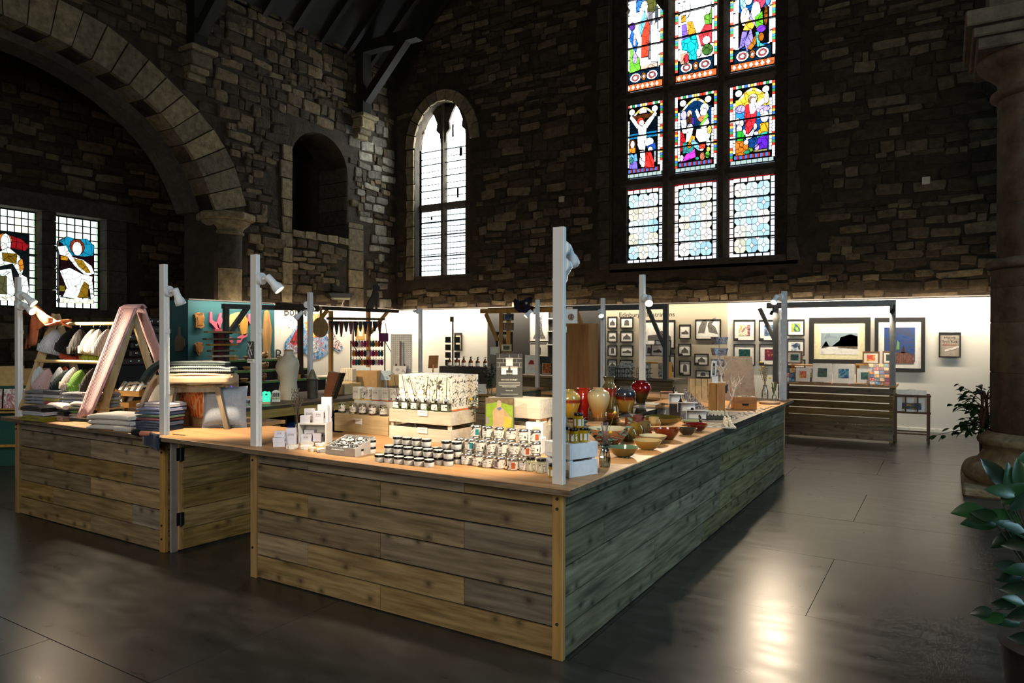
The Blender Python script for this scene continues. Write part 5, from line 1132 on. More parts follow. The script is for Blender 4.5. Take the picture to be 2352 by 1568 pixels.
cc=crate('white slatted crate at the corner post with honey jars on it',0,0,.20,.20,TZ+.172,K('#dfe3ea',.6,bump=.1),2,gap=.012,loc=(cr_o.x-.20*math.cos(r),cr_o.y-.20*math.sin(r),TZ),rz=r)
zc=.1725+TZ
def on_cc(x,y,z=0):return lc(cc,x,y,.1725+z)
hexjar('amber honey jar at the front on the corner crate',on_cc(.15,.07),AMB,grp='honey on the corner crate');hexjar('amber honey jar with pale label at the right on the corner crate',on_cc(.16,.135),AMB,lab='plain',grp='honey on the corner crate',rz=.9);hexjar('amber honey jar topmost on the corner crate',on_cc(.155,.10,.0775),AMB,lab='plain',grp='honey on the corner crate',rz=.8)
hexjar('pale honey jar at the left on the corner crate, behind the post',on_cc(.035,.075),PALE,grp='honey on the corner crate');hexjar('pale honey jar second from left on the corner crate, half behind the post',on_cc(.09,.07),PALE,grp='honey on the corner crate')
t=tag(M().box(0,-.004,0,.07,-.001,.045).build('price_card',CARD,loc=lc(cc,.02,-.001,.115),rz=r),'white price card on the corner crate left of the post','card')
for i,(px,py)in enumerate(((1219,1081),(1243,1085))):hexjar(f'pale honey jar with flower label, {["left", "right"][i]} of the pair in front of the crate',at(px,py),PALE,1.0)
hexjar('amber honey jar half hidden by the near corner post',at(1270,1095),AMB,.9)
hexjar('amber honey jar just right of the near corner post',at(1305,1094)+Vector((-.05,.0,0)),AMB,.8)if False else None
tag(M().box(-.06,-.05,0,.06,.05,.10).build('display_box',K('#efeae0',.6),loc=at(1228,1040),rz=.2,bevel=.004),'plain white display box between the candle tins and the honey','box')
tag(M().box(-.06,-.05,0,.06,.05,.16).build('display_box',K('#efeae0',.6),loc=at(1232,1022),rz=.2,bevel=.004),'taller white display box behind the candle tins','box')
# ================================================================== POTTERY (right counter)
def GLAZE(stops,h,dist=.12,rough=.14,scale=9):
 key=('Z',tuple(stops),h,dist)
 if key in MATS:return MATS[key]
 mt,nt,b=newmat('glaze');L=nt.links
 tc=nn(nt,'ShaderNodeTexCoord');sp=nn(nt,'ShaderNodeSeparateXYZ');L.new(tc.outputs['Object'],sp.inputs[0])
 no=nn(nt,'ShaderNodeTexNoise');no.inputs['Scale'].default_value=scale;no.inputs['Detail'].default_value=4;L.new(tc.outputs['Object'],no.inputs['Vector'])
 dv_=nn(nt,'ShaderNodeMath',operation='DIVIDE');dv_.inputs[1].default_value=h;L.new(sp.outputs[2],dv_.inputs[0])
 m1=nn(nt,'ShaderNodeMath',operation='MULTIPLY_ADD');m1.inputs[1].default_value=dist*2;L.new(no.outputs[0],m1.inputs[0]);L.new(dv_.outputs[0],m1.inputs[2])
 m2=nn(nt,'ShaderNodeMath',operation='SUBTRACT');m2.inputs[1].default_value=dist;L.new(m1.outputs[0],m2.inputs[0])
 rp=ramp(nt,[(p_,lin(c_))for p_,c_ in stops]);L.new(m2.outputs[0],rp.inputs[0]);L.new(rp.outputs[0],b.inputs['Base Color'])
 b.inputs['Roughness'].default_value=rough;b.inputs['Coat Weight'].default_value=.6;b.inputs['Coat Roughness'].default_value=.06
 MATS[key]=mt;return mt
def vessel(name,label,cat,p,prof,mat,grp,wall=.005,lipmat=None,inner=None,n=28):
 t=thing(name,label,cat,p,0,grp)
 outer=list(prof);inn=[(max(.002,r-wall),z+(wall if i==0 else 0))for i,(r,z)in enumerate(prof)]
 M().lathe(outer,n,close=False).lathe([(.001,prof[0][1]+.0005),prof[0]],n,close=False).build('body',mat,t,smooth=True)
 M().lathe([(.001,inn[0][1])]+inn+[outer[-1]],n,close=False).build('inside',inner or mat,t,smooth=True)
 return t
def smoothprof(pts,k=4):
 out=[]
 for i in range(len(pts)-1):
  p0=pts[max(0,i-1)];p1=pts[i];p2=pts[i+1];p3=pts[min(len(pts)-1,i+2)]
  for j in range(k):
   t_=j/k;out.append(tuple(.5*(2*p1[c]+(p2[c]-p0[c])*t_+(2*p0[c]-5*p1[c]+4*p2[c]-p3[c])*t_**2+(3*p1[c]-p0[c]-3*p2[c]+p3[c])*t_**3)for c in(0,1)))
 return out+[pts[-1]]
SPV=smoothprof
ACR=CLEAR('#f6fafa',.06)
def riser(label,x0,y0,x1,y1,h,rz=0):
 t=thing('acrylic_riser',label,'riser',(x0,y0,TZ),rz);W2,D2=x1-x0,y1-y0
 M().box(0,0,h-.005,W2,D2,h).build('deck',ACR,t);M().box(0,0,0,.005,D2,h-.005).build('leg_panel',ACR,t);M().box(W2-.005,0,0,W2,D2,h-.005).build('leg_panel',ACR,t)
riser('low clear acrylic riser under the beige and red vases',-1.12,1.90,-.64,2.24,.085);riser('clear acrylic riser under the tall vase and the black vase',-1.08,2.42,-.56,2.88,.10);riser('clear acrylic riser under the maroon vase',-.98,3.00,-.62,3.24,.12)
riser('small clear acrylic box beside the orange vase',-.62,1.02,-.50,1.14,.20)
VG='glazed vases'
vessel('vase','round orange vase with a maroon rim, left of the corner post','vase',(-1.08,1.72,TZ),SPV([(.07,0),(.10,.06),(.128,.13),(.12,.18),(.075,.215),(.062,.225),(.064,.25),(.07,.258)]),GLAZE(((0,'#b07830'),(.3,'#d08a4a'),(.5,'#e0a878'),(.75,'#e6bc94'),(.86,'#c89064'),(.9,'#7a2430'),(1,'#6a1c2a')),.26,.03),VG)
vessel('vase','squat yellow vase with a red band, right of the corner post','vase',(-.99,2.00,TZ+.085),SPV([(.055,0),(.075,.05),(.098,.13),(.088,.18),(.055,.205),(.046,.21),(.048,.222)]),GLAZE(((0,'#8a6a20'),(.3,'#b8882c'),(.5,'#b8882c'),(.55,'#7a2a1c'),(.63,'#8a3020'),(.66,'#9a8040'),(.8,'#b09a58'),(1,'#a88c48')),.22,.03),VG)
vessel('vase','slender red flared vase between two round ones','vase',(-.93,2.15,TZ+.085),SPV([(.04,0),(.045,.04),(.058,.10),(.056,.15),(.046,.19),(.052,.215),(.060,.225)]),GLAZE(((0,'#8a1410'),(.6,'#a81c14'),(1,'#b83420')),.22,.05),VG)
vessel('vase','big-shouldered beige vase with a rusty foot','vase',(-.78,2.12,TZ+.085),SPV([(.050,0),(.058,.04),(.085,.12),(.09,.17),(.078,.205),(.048,.222),(.046,.228),(.050,.236)]),GLAZE(((0,'#a06428'),(.2,'#b07a3c'),(.45,'#b89c68'),(.7,'#c2b088'),(1,'#b8a67e')),.24,.12),VG)
vessel('vase','tall necked vase in green, red and mustard bands','vase',(-.96,2.74,TZ+.10),SPV([(.040,0),(.046,.05),(.066,.14),(.066,.18),(.045,.215),(.042,.24),(.052,.268),(.058,.275)]),GLAZE(((0,'#6a4c14'),(.3,'#8a6a1c'),(.4,'#8a2a12'),(.62,'#7a2414'),(.66,'#5a5436'),(.85,'#66623f'),(1,'#4c4a30')),.275,.05),VG)
vessel('vase','round vase with blue-black top over mustard glaze','vase',(-.73,2.56,TZ+.10),SPV([(.055,0),(.07,.05),(.088,.12),(.082,.165),(.055,.19),(.048,.196),(.052,.204)]),GLAZE(((0,'#7a5a1c'),(.42,'#94702c'),(.5,'#6a1c14'),(.58,'#50180f'),(.64,'#23242e'),(.85,'#3c4048'),(1,'#5a5a54')),.204,.06),VG)
vessel('vase','maroon over brown vase on the highest riser','vase',(-.81,3.12,TZ+.12),SPV([(.040,0),(.055,.04),(.092,.12),(.094,.15),(.075,.185),(.05,.196),(.048,.20),(.054,.208)]),GLAZE(((0,'#3c2c14'),(.35,'#4e3c1c'),(.5,'#5a1c14'),(.6,'#7a1016'),(1,'#6a0c12')),.208,.08),VG)
HN=GLAZE(((0,'#a8801c'),(.55,'#b88c24'),(.6,'#6a2c0c'),(.75,'#8a4a10'),(1,'#7a3a0c')),.11,.04)
vessel('lidded_pot','small mustard and brown waisted pot behind the eucalyptus','pot',(-.72,2.26,TZ),SPV([(.045,0),(.060,.02),(.062,.055),(.056,.068),(.042,.076),(.044,.086),(.050,.104),(.047,.11)]),HN,'small pots')
BG='glazed bowls'
def bowl(label,p,r,h,mo,mi,foot=.45):vessel('bowl',label,'bowl',p,SPV([(r*foot,0),(r*foot,h*.08),(r*(foot+.18),h*.22),(r*.82,h*.58),(r*.97,h*.93),(r,h)]),mo,BG,.005,None,mi)
OL=GLAZE(((0,'#3c3416'),(.5,'#5a5020'),(.9,'#7a6a30'),(1,'#8a6a34')),.06,.1);GRN=GLAZE(((0,'#2c4a38'),(1,'#4a6a58')),.06,.2)
bowl('low bowl glazed sea-green inside, nearest the flower glass',at(1432,1049),.091,.062,OL,GRN);MU=GLAZE(((0,'#7a5c20'),(.6,'#8f7230'),(1,'#a8823c')),.06,.1)
bowl('mustard bowl in front of the cream one',at(1487,1032),.094,.062,MU,GLAZE(((0,'#94845a'),(1,'#a8966a')),.06,.1));bowl('cream bowl behind the mustard one',at(1500,1018),.096,.056,GLAZE(((0,'#a08a58'),(1,'#bfae84')),.06,.1),GLAZE(((0,'#b8ac88'),(1,'#c9bd98')),.06,.1))
bowl('dark grey-green bowl beside the brown spouted one',at(1578,998),.075,.05,GLAZE(((0,'#1f1e16'),(1,'#34322a')),.05,.1),GLAZE(((0,'#2a2922'),(1,'#3c3a30')),.05,.1));bowl('small maroon bowl at the end of the bowls',at(1600,989),.09,.055,GLAZE(((0,'#3a0a0a'),(1,'#5a1012')),.05,.1),GLAZE(((0,'#4a0c0e'),(1,'#6a1416')),.05,.1))
bowl('wide olive serving bowl, largest of the bowls',at(1523,981),.158,.085,OL,GLAZE(((0,'#3a3414'),(1,'#4e461c')),.08,.1),.3);bowl('pale celadon bowl behind the maroon one',at(1590,976),.10,.04,GLAZE(((0,'#a08a50'),(1,'#8a8a64')),.04,.1),GLAZE(((0,'#7a8464'),(1,'#8a9474')),.04,.1))
bowl('deep pink-brown bowl, pale inside, behind the eucalyptus',at(1399,1020),.142,.11,GLAZE(((0,'#4a1c16'),(.5,'#6a3028'),(1,'#a8785a')),.11,.15),GLAZE(((0,'#8a9484'),(1,'#c0bca0')),.11,.15))
sp_=at(1531,1009);t=vessel('spouted_bowl','brown bowl with a pinched spout and chopsticks across it','bowl',sp_,SPV([(.045,0),(.052,.008),(.078,.045),(.092,.085)]),GLAZE(((0,'#4a1c0a'),(.6,'#6a2a10'),(1,'#7a3414')),.085,.1),BG)
M().tube([(-.095,-.02,.078),(-.115,-.03,.06),(-.108,-.025,.04)],.010,8).build('handle',GLAZE(((0,'#4a1c0a'),(1,'#7a3414')),.085,.1),t,smooth=True)
for dy in(-.012,.010):M().tube([(-.10,-.05+dy,.090),(.07,.03+dy*3,.096)],.003,6).build('chopstick',K('#c9a878',.6),t)
def mug(label,p,c1,c2,r=.042,h=.095,hd=-.5):
 t=vessel('mug',label,'mug',p,SPV([(r*.92,0),(r,h*.06),(r*1.02,h*.5),(r*.97,h)]),GLAZE(((0,c1),(.4,c1),(.6,c2),(1,c2)),h,.12),'glazed mugs',.004);a=hd
 M().tube([(r*math.cos(a)*k,r*math.sin(a)*k,z)for k,z in((.95,h*.85),(1.45,h*.82),(1.75,h*.55),(1.5,h*.25),(.97,h*.16))],.006,8).build('handle',GLAZE(((0,c1),(1,c2)),h,.12),t,smooth=True)
mug('olive mug with its handle out, nearest of the mugs',at(1444,1012),'#54481c','#6a5f34');mug('mustard-brown mug second from the front',at(1460,1000),'#5a4818','#7a6428');mug('grey-brown mug in the middle of the mugs',at(1481,996),'#4c4228','#665a3a');mug('cream mug over a rust foot beside the olive bowl',at(1502,985),'#8a4c1c','#b8a06c');mug('red-brown mug at the back left of the mugs',at(1448,986),'#5a2a1a','#6a3a2a',hd=2.2);mug('plum mug at the back of the mugs',at(1466,980),'#5a2430','#7a4a4c',hd=2.0)
# ribbed glass with eucalyptus
t=thing('ribbed_vase','ribbed glass of eucalyptus and lavender beside the corner crate','vase',at(1389,1072));vs=[];n=32
prof=SPV([(.026,0),(.029,.01),(.031,.05),(.024,.09),(.020,.105),(.023,.118)])
mb=M();vs=[]
for r,z in prof:
 for k in range(n):a=2*PI*k/n;rr=r*(1+(.05 if k%2 else-.03));vs.append((rr*math.cos(a),rr*math.sin(a),z))
mb.add(vs,[(i*n+k,i*n+(k+1)%n,(i+1)*n+(k+1)%n,(i+1)*n+k)for i in range(len(prof)-1)for k in range(n)]).build('glass',CLEAR('#eef2ec',.22,.06),t);lat('water',[(.024,.004),(.027,.05),(.026,.055)],CLEAR('#dfe6dc',.08),t)
euc(t,[[(0,0,.02),(0,0,.11),(-.04,-.02,.15),(-.09,-.04,.20),(-.115,-.05,.27)],[(0,0,.02),(.0,0,.11),(.06,.04,.16),(.10,.07,.21),(.13,.09,.26)],[(0,0,.02),(0,0,.12),(-.02,0,.15),(-.035,.0,.21)],[(0,0,.02),(0,0,.12),(.02,0,.15),(.03,.0,.19)]],seed=8,lf=.022)
lv=M()
for k in range(5):a=k*1.3;lv.tube([(0,0,.1),(.02*math.cos(a),.02*math.sin(a),.25)],[.001,.003],5)
lv.build('lavender',K('#6a5f6a',.9),t);M().tube([(0,0,.1),(.025,.01,.22),(.05,.02,.30)],.001,4).build('flower_stem',K('#7a6a3a',.8),t);M().ell((.052,.02,.305),(.009,.009,.009),10,6).ell((.035,.0,.195),(.010,.010,.010),10,6).build('flower_head',K('#c9a428',.8),t)
# ================================================================== JEWELLERY AND MODELS (far right counter)
WAC=K('#e9e7e4',.25);BAC=K('#121212',.25)
# white acrylic steps with small models
st=thing('step_display','white and black acrylic step display with little model castles','stand',at(1536,964),YAW*.55)
S1=[(0,.23,.13),(.075,.155,.17),(.15,.09,.19)]
for(x,z,w2)in S1:
 M().box(x,0,z-.004,x+w2,.12,z).build('shelf',WAC,st);M().box(x,.0,max(0,z-.085),x+.004,.12,z-.004).build('riser_panel',WAC,st);M().box(x,.116,max(0,z-.085),x+w2-.02,.12,z-.004).build('back_panel',WAC,st)
M().box(.004,.02,0,.10,.11,.14).build('black_block',BAC,st)
M().box(-.075,.0,.0,-.070,.12,.235).box(-.075,.0,.13,.0,.12,.134).box(-.075,.0,.23,.0,.12,.234).build('clear_tower',ACR,st)
def model(label,p,kind,mat,s_=1.0,rz=0):
 t=thing('model_building',label,'ornament',p,rz,'little model buildings');rr=random.Random(len(label))
 M().box(-.016*s_,-.012*s_,0,.016*s_,.012*s_,.006*s_).build('base',mat,t)
 if kind=='spire':
  M().box(-.009*s_,-.009*s_,.006*s_,.009*s_,.009*s_,.022*s_).build('tower',mat,t);M().lathe([(.008*s_,.022*s_),(.005*s_,.034*s_),(.0008*s_,.072*s_)],6).build('spire',mat,t)
 else:
  for k in range(4):h=rr.uniform(.010,.022)*s_;x=(-.012+k*.007)*s_;M().box(x,-.009*s_,.006*s_,x+.0065*s_,.009*s_,.006*s_+h).build('turret',mat,t)
 return t
model('little black model of a spired monument on the white steps',lc(st,.10,.06,.155),'spire',BAC,1.0);model('little white block model beside the black spire on the steps',lc(st,.145,.05,.155),'castle',WAC,.7);model('little black castle model on the lowest white step',lc(st,.20,.05,.09),'castle',BAC,.8);model('little white crown model on the top white step',lc(st,.06,.05,.23),'castle',WAC,.7)
model('white spired model standing in front of the steps',at(1538,968)+Vector((.02,-.12,0)),'spire',WAC,.95);model('white rocky castle model standing left of the steps',at(1523,950),'castle',WAC,1.3)
t=tag(M().box(0,0,0,.11,.07,.012).build('slate_tray',WOOD('#7a3c1c','#5a2a12','X',.4,0),loc=lc(st,-.075,.03,.2345),rz=YAW*.55,bevel=.003),'reddish wooden tray on top of the clear tower','tray')
cat_=thing('cat_figure','small black sitting cat figure on the top of the steps','figurine',lc(st,.045,.085,.23));M().lathe(SPV([(.016,0),(.018,.012),(.013,.035),(.010,.046)]),12).build('body',BAC,cat_,smooth=True);M().ell((0,-.004,.054),(.011,.011,.010),10,7).build('head',BAC,cat_,smooth=True);M().lathe([(.004,.060),(.0003,.070)],5,(-.006,-.003,0)).lathe([(.004,.060),(.0003,.070)],5,(.006,-.003,0)).build('ears',BAC,cat_)
# fan of printed bookmarks
rn=random.Random(12)
bmk=[PICTURE(['#e6e0d2','#2f6a64','#7a3a34','#cfc8b8','#1f2a2a'],30,.4,i)for i in range(5)]
for i in range(14):
 p=at(1588,958)+Vector((.012*i-.06,.16-.014*i,.16-.011*i));p=lc(st,.17+.003*i,.125-.0*i,.14-.011*i+.09)
 t=tag(M().cbox((0,0,.05),(.03,.0015,.10),Matrix.Rotation(-.35,3,'X')).build('bookmark',bmk[i%5],loc=lc(st,.14+.012*i,.135+.004*(i%3),.165-.0118*i),rz=YAW*.5+rn.uniform(-.3,.3)),f'glossy printed bookmark, {ORD[i]} from top in the fan beside the steps','bookmark','bookmarks fanned beside the steps')
tag(M().prism([(0,0),(.18,0),(.18,.02),(.02,.17),(0,.17)],0,.02,frame((0,0,0),(1,0,0),(0,0,1),(0,1,0))).build('card_rack',ACR,loc=lc(st,.13,.145,0),rz=YAW*.55),'clear sloping rack behind the fan of bookmarks','rack')
# wooden card rack behind
rk=thing('wooden_rack','pale wooden rack of unprinted wooden cards behind the steps','rack',at(1612,935),YAW*.6);PW_=WOOD('#dcb47c','#c09658','Z',.5,0,'pale_ply',1,.08)
for k in range(3):
 M().box(-.13,.0+.035*k,.05+.075*k,.13,.02+.035*k,.058+.075*k).build('ledge',PW_,rk)
 for i in range(4):M().cbox((-.095+i*.062,.022+.035*k,.10+.075*k),(.052,.004,.085),Matrix.Rotation(-.3,3,'X')).build('wooden_card',PW_,rk)
for x in(-.133,.128):M().prism([(0,0),(.15,0),(.15,.30),(.12,.30),(0,.05)],x,x+.006,frame((0,0,0),(0,1,0),(0,0,1),(1,0,0))).build('side',PW_,rk)
# upright wooden crate with a clothes-peg sign and a white twig tree on it
uc=thing('upright_crate','orange-toned wooden crate standing on end as a plinth','crate',at(1627,944),YAW*.45);OW=WOOD('#c98f4c','#a86c2c','Z',.5,.3,'orange_pine',1.2,.08);uw,ud,uh=.155,.15,.27
for i in range(2):M().box(i*.079,0,0,i*.079+.076,.010,uh).build('slat',OW,uc,bevel=.002)
for i in range(2):M().box(uw-.010,.012+i*.07,0,uw,.012+i*.07+.066,uh).build('slat',OW,uc,bevel=.002)
M().box(0,.012,0,.010,ud,uh).build('slat',OW,uc);M().box(.0,.010,uh-.004,uw,ud,uh+.008).build('top_board',OW,uc);M().box(.01,ud-.01,0,uw-.01,ud,uh-.004).build('back',OW,uc)
sgn=thing('block_sign','white upright block sign with a black panel on the wooden plinth','sign',lc(uc,.06,.05,uh+.008),YAW*.6);M().box(-.03,-.015,0,.03,.03,.065).build('foot_block',WAC,sgn);M().box(-.035,-.012,.0,-.005,.018,.0).build('base',WAC,sgn)if False else None
M().cbox((-.012,-.005,.14),(.05,.02,.16),Matrix.Rotation(.05,3,'Y')).build('panel',WAC,sgn);M().cbox((-.012,-.0165,.135),(.022,.002,.12),Matrix.Rotation(.05,3,'Y')).build('black_panel',BLACK,sgn);ltr('OYSTER',.019,sgn,(-.012,-.0185,.135),CARD,(PI/2,-PI/2+.05,0))
def twig(label,p,h,lean,seed,n=6):
 t=thing('twig_tree',label,'jewellery stand',p);rr=random.Random(seed);tr_=M();WT=K('#e8dccb',.6,bump=.1)
 M().box(-.035,-.03,0,.035,.03,.008).build('base',K('#e2d6c2',.6),t)
 def br(p0,d,L_,r,lev):
  pts=[p0];q=Vector(p0);dd=Vector(d).normalized()
  for k in range(4):
   dd=(dd+Vector((rr.uniform(-.25,.25),rr.uniform(-.12,.12),rr.uniform(-.05,.22)))).normalized();q=q+dd*L_/4;pts.append(q.copy())
  tr_.tube(pts,[r*(1-.16*k)for k in range(5)],6)
  if lev<2:
   for k in(2,3,4):
    for s_ in((-1,1)if lev==0 else(rr.choice((-1,1)),)):
     nd=(dd+Vector((s_*rr.uniform(.5,1.1),rr.uniform(-.4,.4),rr.uniform(.1,.7)))).normalized();br(pts[k],nd,L_*rr.uniform(.42,.65),r*.55,lev+1)
 br(Vector((0,0,.006)),Vector((lean,0,1)),h*.62,.011,0);tr_.build('branches',WT,t,smooth=True);return t
t=twig('white painted twig tree standing on the jewellery counter',at(1672,938),.36,.35,5);
for k,(x,z,c_)in enumerate(((.09,.21,'#7aa0a8'),(.13,.26,'#c9c7c2'))):M().ell((x,-.02,z),(.007,.004,.010),8,6).build('pendant',K(c_,.2,.3),t)
t=twig('white painted twig tree on top of the wooden plinth',lc(uc,.125,.09,uh+.009),.22,-.1,9)
t=twig('tall white twig tree hung with a round turquoise pendant',at(1690,917),.52,-.35,14);M().cyl((-.02,-.045,.30),(-.02,-.035,.30),.032,n=16).build('round_pendant',PICTURE(['#1c5a6a','#2f9aa0','#b8405a','#203a4a'],30,.2,5),t);M().box(.055,-.04,.22,.066,-.034,.30).build('drop_pendant',K('#3a4a44',.2),t);M().box(.13,-.04,.34,.146,-.034,.45).build('figure_pendant',K('#d8cfd8',.3),t)
t=thing('tassel_pair','dark beaded tassel earrings hanging from the wooden plinth','earrings',lc(uc,uw+.008,.03,uh-.09));M().box(-.004,0,0,.006,.028,.075).build('tassel',K('#1c1418',.8),t);M().box(-.004,.04,.02,.006,.06,.085).build('tassel',K('#3a2a3a',.8),t)
# mottled display board, drawers, trays of pendants
bd=thing('display_board','tall mottled grey-brown display board leaning back on the counter','board',at(1702,921),YAW*.9);M().prism([(-.185,0),(.185,0),(.155,.50),(-.16,.50)],-.006,.006,frame((0,.07,0),(1,0,0),Vector((0,.10,1)),Vector((0,-1,.10)))).build('panel',PICTURE(['#8a7a6a','#a08c78','#94826e','#7f7264'],6,.7,3),bd);M().prism([(-.12,0),(-.09,0),(-.07,.3),(-.09,.3)],-.004,.004,frame((0,.14,0),(1,0,0),(0,0,1),(0,-1,0))).build('strut',PW_,bd);M().box(-.165,.115,.50,.158,.128,.508).build('top_edge',PW_,bd)
dr_=thing('drawer_box','small wooden two-drawer box topped with rings','box',at(1686,940),.45);DW=WOOD('#c4803c','#a8662a','X',.4,0,'cherry_ply',1,.06);w2,d2,h2=.225,.15,.125
M().box(0,.006,0,w2,d2,h2).build('carcass',DW,dr_)
for z in(.004,.066):
 f_=M().box(.003,0,z,w2-.003,.008,z+.055).build('drawer',DW,dr_,bevel=.001)
 if z<.01:M().prism([(.075,.055),(.15,.055),(.14,.036),(.085,.036)],-.0012,.0,frame((0,0,z),(1,0,0),(0,0,1),(0,-1,0))).build('finger_notch',BLACK,f_)
def pend(label,p,seed,grp):
 rr=random.Random(seed);t=thing('pendant',label,'jewellery',p,rr.uniform(0,6),grp);lat('disc',[(.010,0),(.013,.002),(.012,.005)],[SILVER,K('#c9b89a',.35,.6),K('#e6e0d2',.4),K('#7a6a5a',.35,.5),K('#4a5a64',.3,.3)][seed%5],t,10)
 M().tube([(.012*math.cos(a),.012*math.sin(a)+.016,.003)for a in[PI*k/6-.3 for k in range(8)]],.0012,4).build('cord',K('#4a3a2a',.8),t)
rn=random.Random(6)
for i in range(16):pend(f'ring, {ORD[i % 8]} from left in the {["front", "back"][i // 8]} row on the drawer box',lc(dr_,.02+(i%8)*.026,.05+(i//8)*.05,h2),i,'rings on the drawer box')
W0=at(1684,962);W1=at(1790,934);
for i in range(34):
 u=(i%12)/11;row_=i//12;p=W0.lerp(W1,u)+Vector((-.055*row_+rn.uniform(-.01,.01),rn.uniform(-.02,.02),0))
 pend(f'pendant on a looped cord, {ORD[i % 12]} from the near end in the {["outer", "middle", "inner"][row_]} row',Vector((min(p.x,.04),min(p.y,5.64),TZ)),i,'pendants laid out on the far counter')
 # tray of white letters / finger figures, chess set
ty=thing('display_tray','shallow dark tray holding a row of small white figures','tray',at(1613,962),.50);M().box(0,0,0,.26,.16,.006).build('bottom',K('#2a2a24',.6),ty);
for b4 in((0,0,.26,.006),(0,.154,.26,.16),(0,.006,.006,.154),(.254,.006,.26,.154)):M().box(b4[0],b4[1],.006,b4[2],b4[3],.030).build('rim',K('#3a392f',.6),ty)
for i in range(20):
 gx,gy=i%7,i//7;p=lc(ty,.025+gx*.034,.035+gy*.043,.0062);t=thing('white_figure',f'small white figure, {ORD[gx]} from left in {["front", "middle", "back"][gy]} row of the tray','figurine',p,rn.uniform(-.4,.4),'white figures in the tray');bx('peg',(.012,.010,.02),BLACK,t);M().lathe(SPV([(.008,.020),(.010,.030),(.006,.042),(.009,.052),(.004,.062)]),8).build('figure',K('#e4dac4',.6),t,smooth=True)
ch=thing('chess_board','black and white chess board with pale castle-shaped pieces','chess board',at(1634,985)+Vector((-.12,.03,0)),.36)
cbw=.30;M().box(0,0,0,cbw,.26,.010).build('board',K('#b9b6a8',.4),ch);sq=M()
for i in range(8):
 for j in range(8):
  if(i+j)%2:sq.box(.014+i*.034,.008+j*.0305,.0102,.014+i*.034+.034,.008+j*.0305+.0305,.0108)
sq.build('dark_squares',K('#23221e',.4),ch)
def piece(label,p,mat,k):
 t=thing('chess_piece',label,'chess piece',p,0,'chess pieces');h=(.035,.05,.042,.07)[k%4];lat('base',[(.011,0),(.011,.005)],mat,t,10);lat('column',[(.008,.0052),(.007,h*.7),(.009,h*.75),(.009,h*.9),(.002,h)],mat,t,8)
for i in range(8):
 for j in range(2):piece(f'pale chess piece, {ORD[i]} along the {["outer", "inner"][j]} rank',lc(ch,.23+.034*(1-j),.022+.0305*i,.0109),K('#e6dec8',.5),i+j*2)
 piece(f'black chess piece, {ORD[i]} along the far rank',lc(ch,.03,.022+.0305*i,.0109),BAC,i)
 # vases and wood slice at the far end
ws=tag(M().lathe([(.105,0),(.11,.004),(.11,.022),(.105,.026)],26).build('wood_slice',WOOD('#b0804c','#8a5c30','X',.6,0),loc=at(1768,927),smooth=True),'round wood slice at the far end of the jewellery counter','board')
p=at(1757,921);t=thing('dried_flower_vase','glass jug of tall dried stems with yellow pompoms at the counter end','vase',(p.x,p.y,TZ+.0262));lat('glass',[(.034,0),(.038,.03),(.036,.09),(.020,.13),(.022,.16)],GL,t,close=False);dried(t,14,.42,.07,'#7a6a44',6,.004)
fh=M()
for a,b_,c_ in((-.05,0,.42),(-.03,.02,.36),(-.06,.0,.33),(.05,.02,.24)):fh.ell((a,b_,c_),(.013,.013,.013),8,6)
fh.build('flower_head',K('#d8ae20',.8),t)
p=at(1778,925);t=thing('flower_bottle','small glass bottle of pale flowers next to the grey post','vase',(p.x,p.y,TZ+.0262));lat('glass',[(.022,0),(.024,.01),(.024,.05),(.010,.07),(.010,.085)],GL,t,close=False);dried(t,8,.19,.05,'#5a6a4a',9,.007)
# clear spinner of little prints
sp=thing('print_spinner','clear spinner stand hung with small monochrome prints','stand',(aty(1652,850,5.25).x,5.25,TZ),.3);M().cyl((0,0,0),(0,0,.78),.006,n=8).build('pole',ACR,sp);lat('foot',[(.09,0),(.09,.012)],BAC,sp,20)
for k in range(4):
 for s_ in range(4):
  a=s_*PI/2+.2*k;M().cbox((.075*math.cos(a),.075*math.sin(a),.30+.13*k),(.005,.10,.085),Matrix.Rotation(a,3,'Z')@Matrix.Rotation(.25,3,'Y')).build('print',PICTURE(['#23262c','#6a7080','#8a90a0','#cfcfcf'],20,.3,k+s_),sp)
  # ================================================================== KNITWEAR (left counter)
HW=WOOD('#dcc294','#c2a372','Z',.6,.3,'pale_pine',1.2,.06)
hs=thing('hat_rack','pale wooden A-frame rack hung with beanies and loaded with folded scarves','rack',(-5.50,.03,TZ),.12);HL=1.06
def hp(x,y,z):return lc(hs,x,y,z)
for x in(0,HL):M().beam((x,0,.06),(x,.30,.93),.07,.024,(1,0,0)).build('front_leg',HW,hs);M().beam((x,.62,0),(x,.30,.93),.06,.024,(1,0,0)).build('back_leg',HW,hs);M().box(x-.012,.04,0,x+.012,.07,.20).build('foot',HW,hs)
for(y,z)in((.255,.84),(.13,.50)):M().cyl((-.02,y,z),(HL+.02,y,z),.016,n=12).build('dowel',WOOD('#e0c48c','#caa468','X',.5,0,'dowel',1,.04),hs,smooth=True)
M().box(-.02,-.02,.105,HL+.02,.20,.12).build('shelf',HW,hs);M().box(0,.20,.03,HL,.21,.105).build('shelf_board',K('#8a948a',.8),hs)
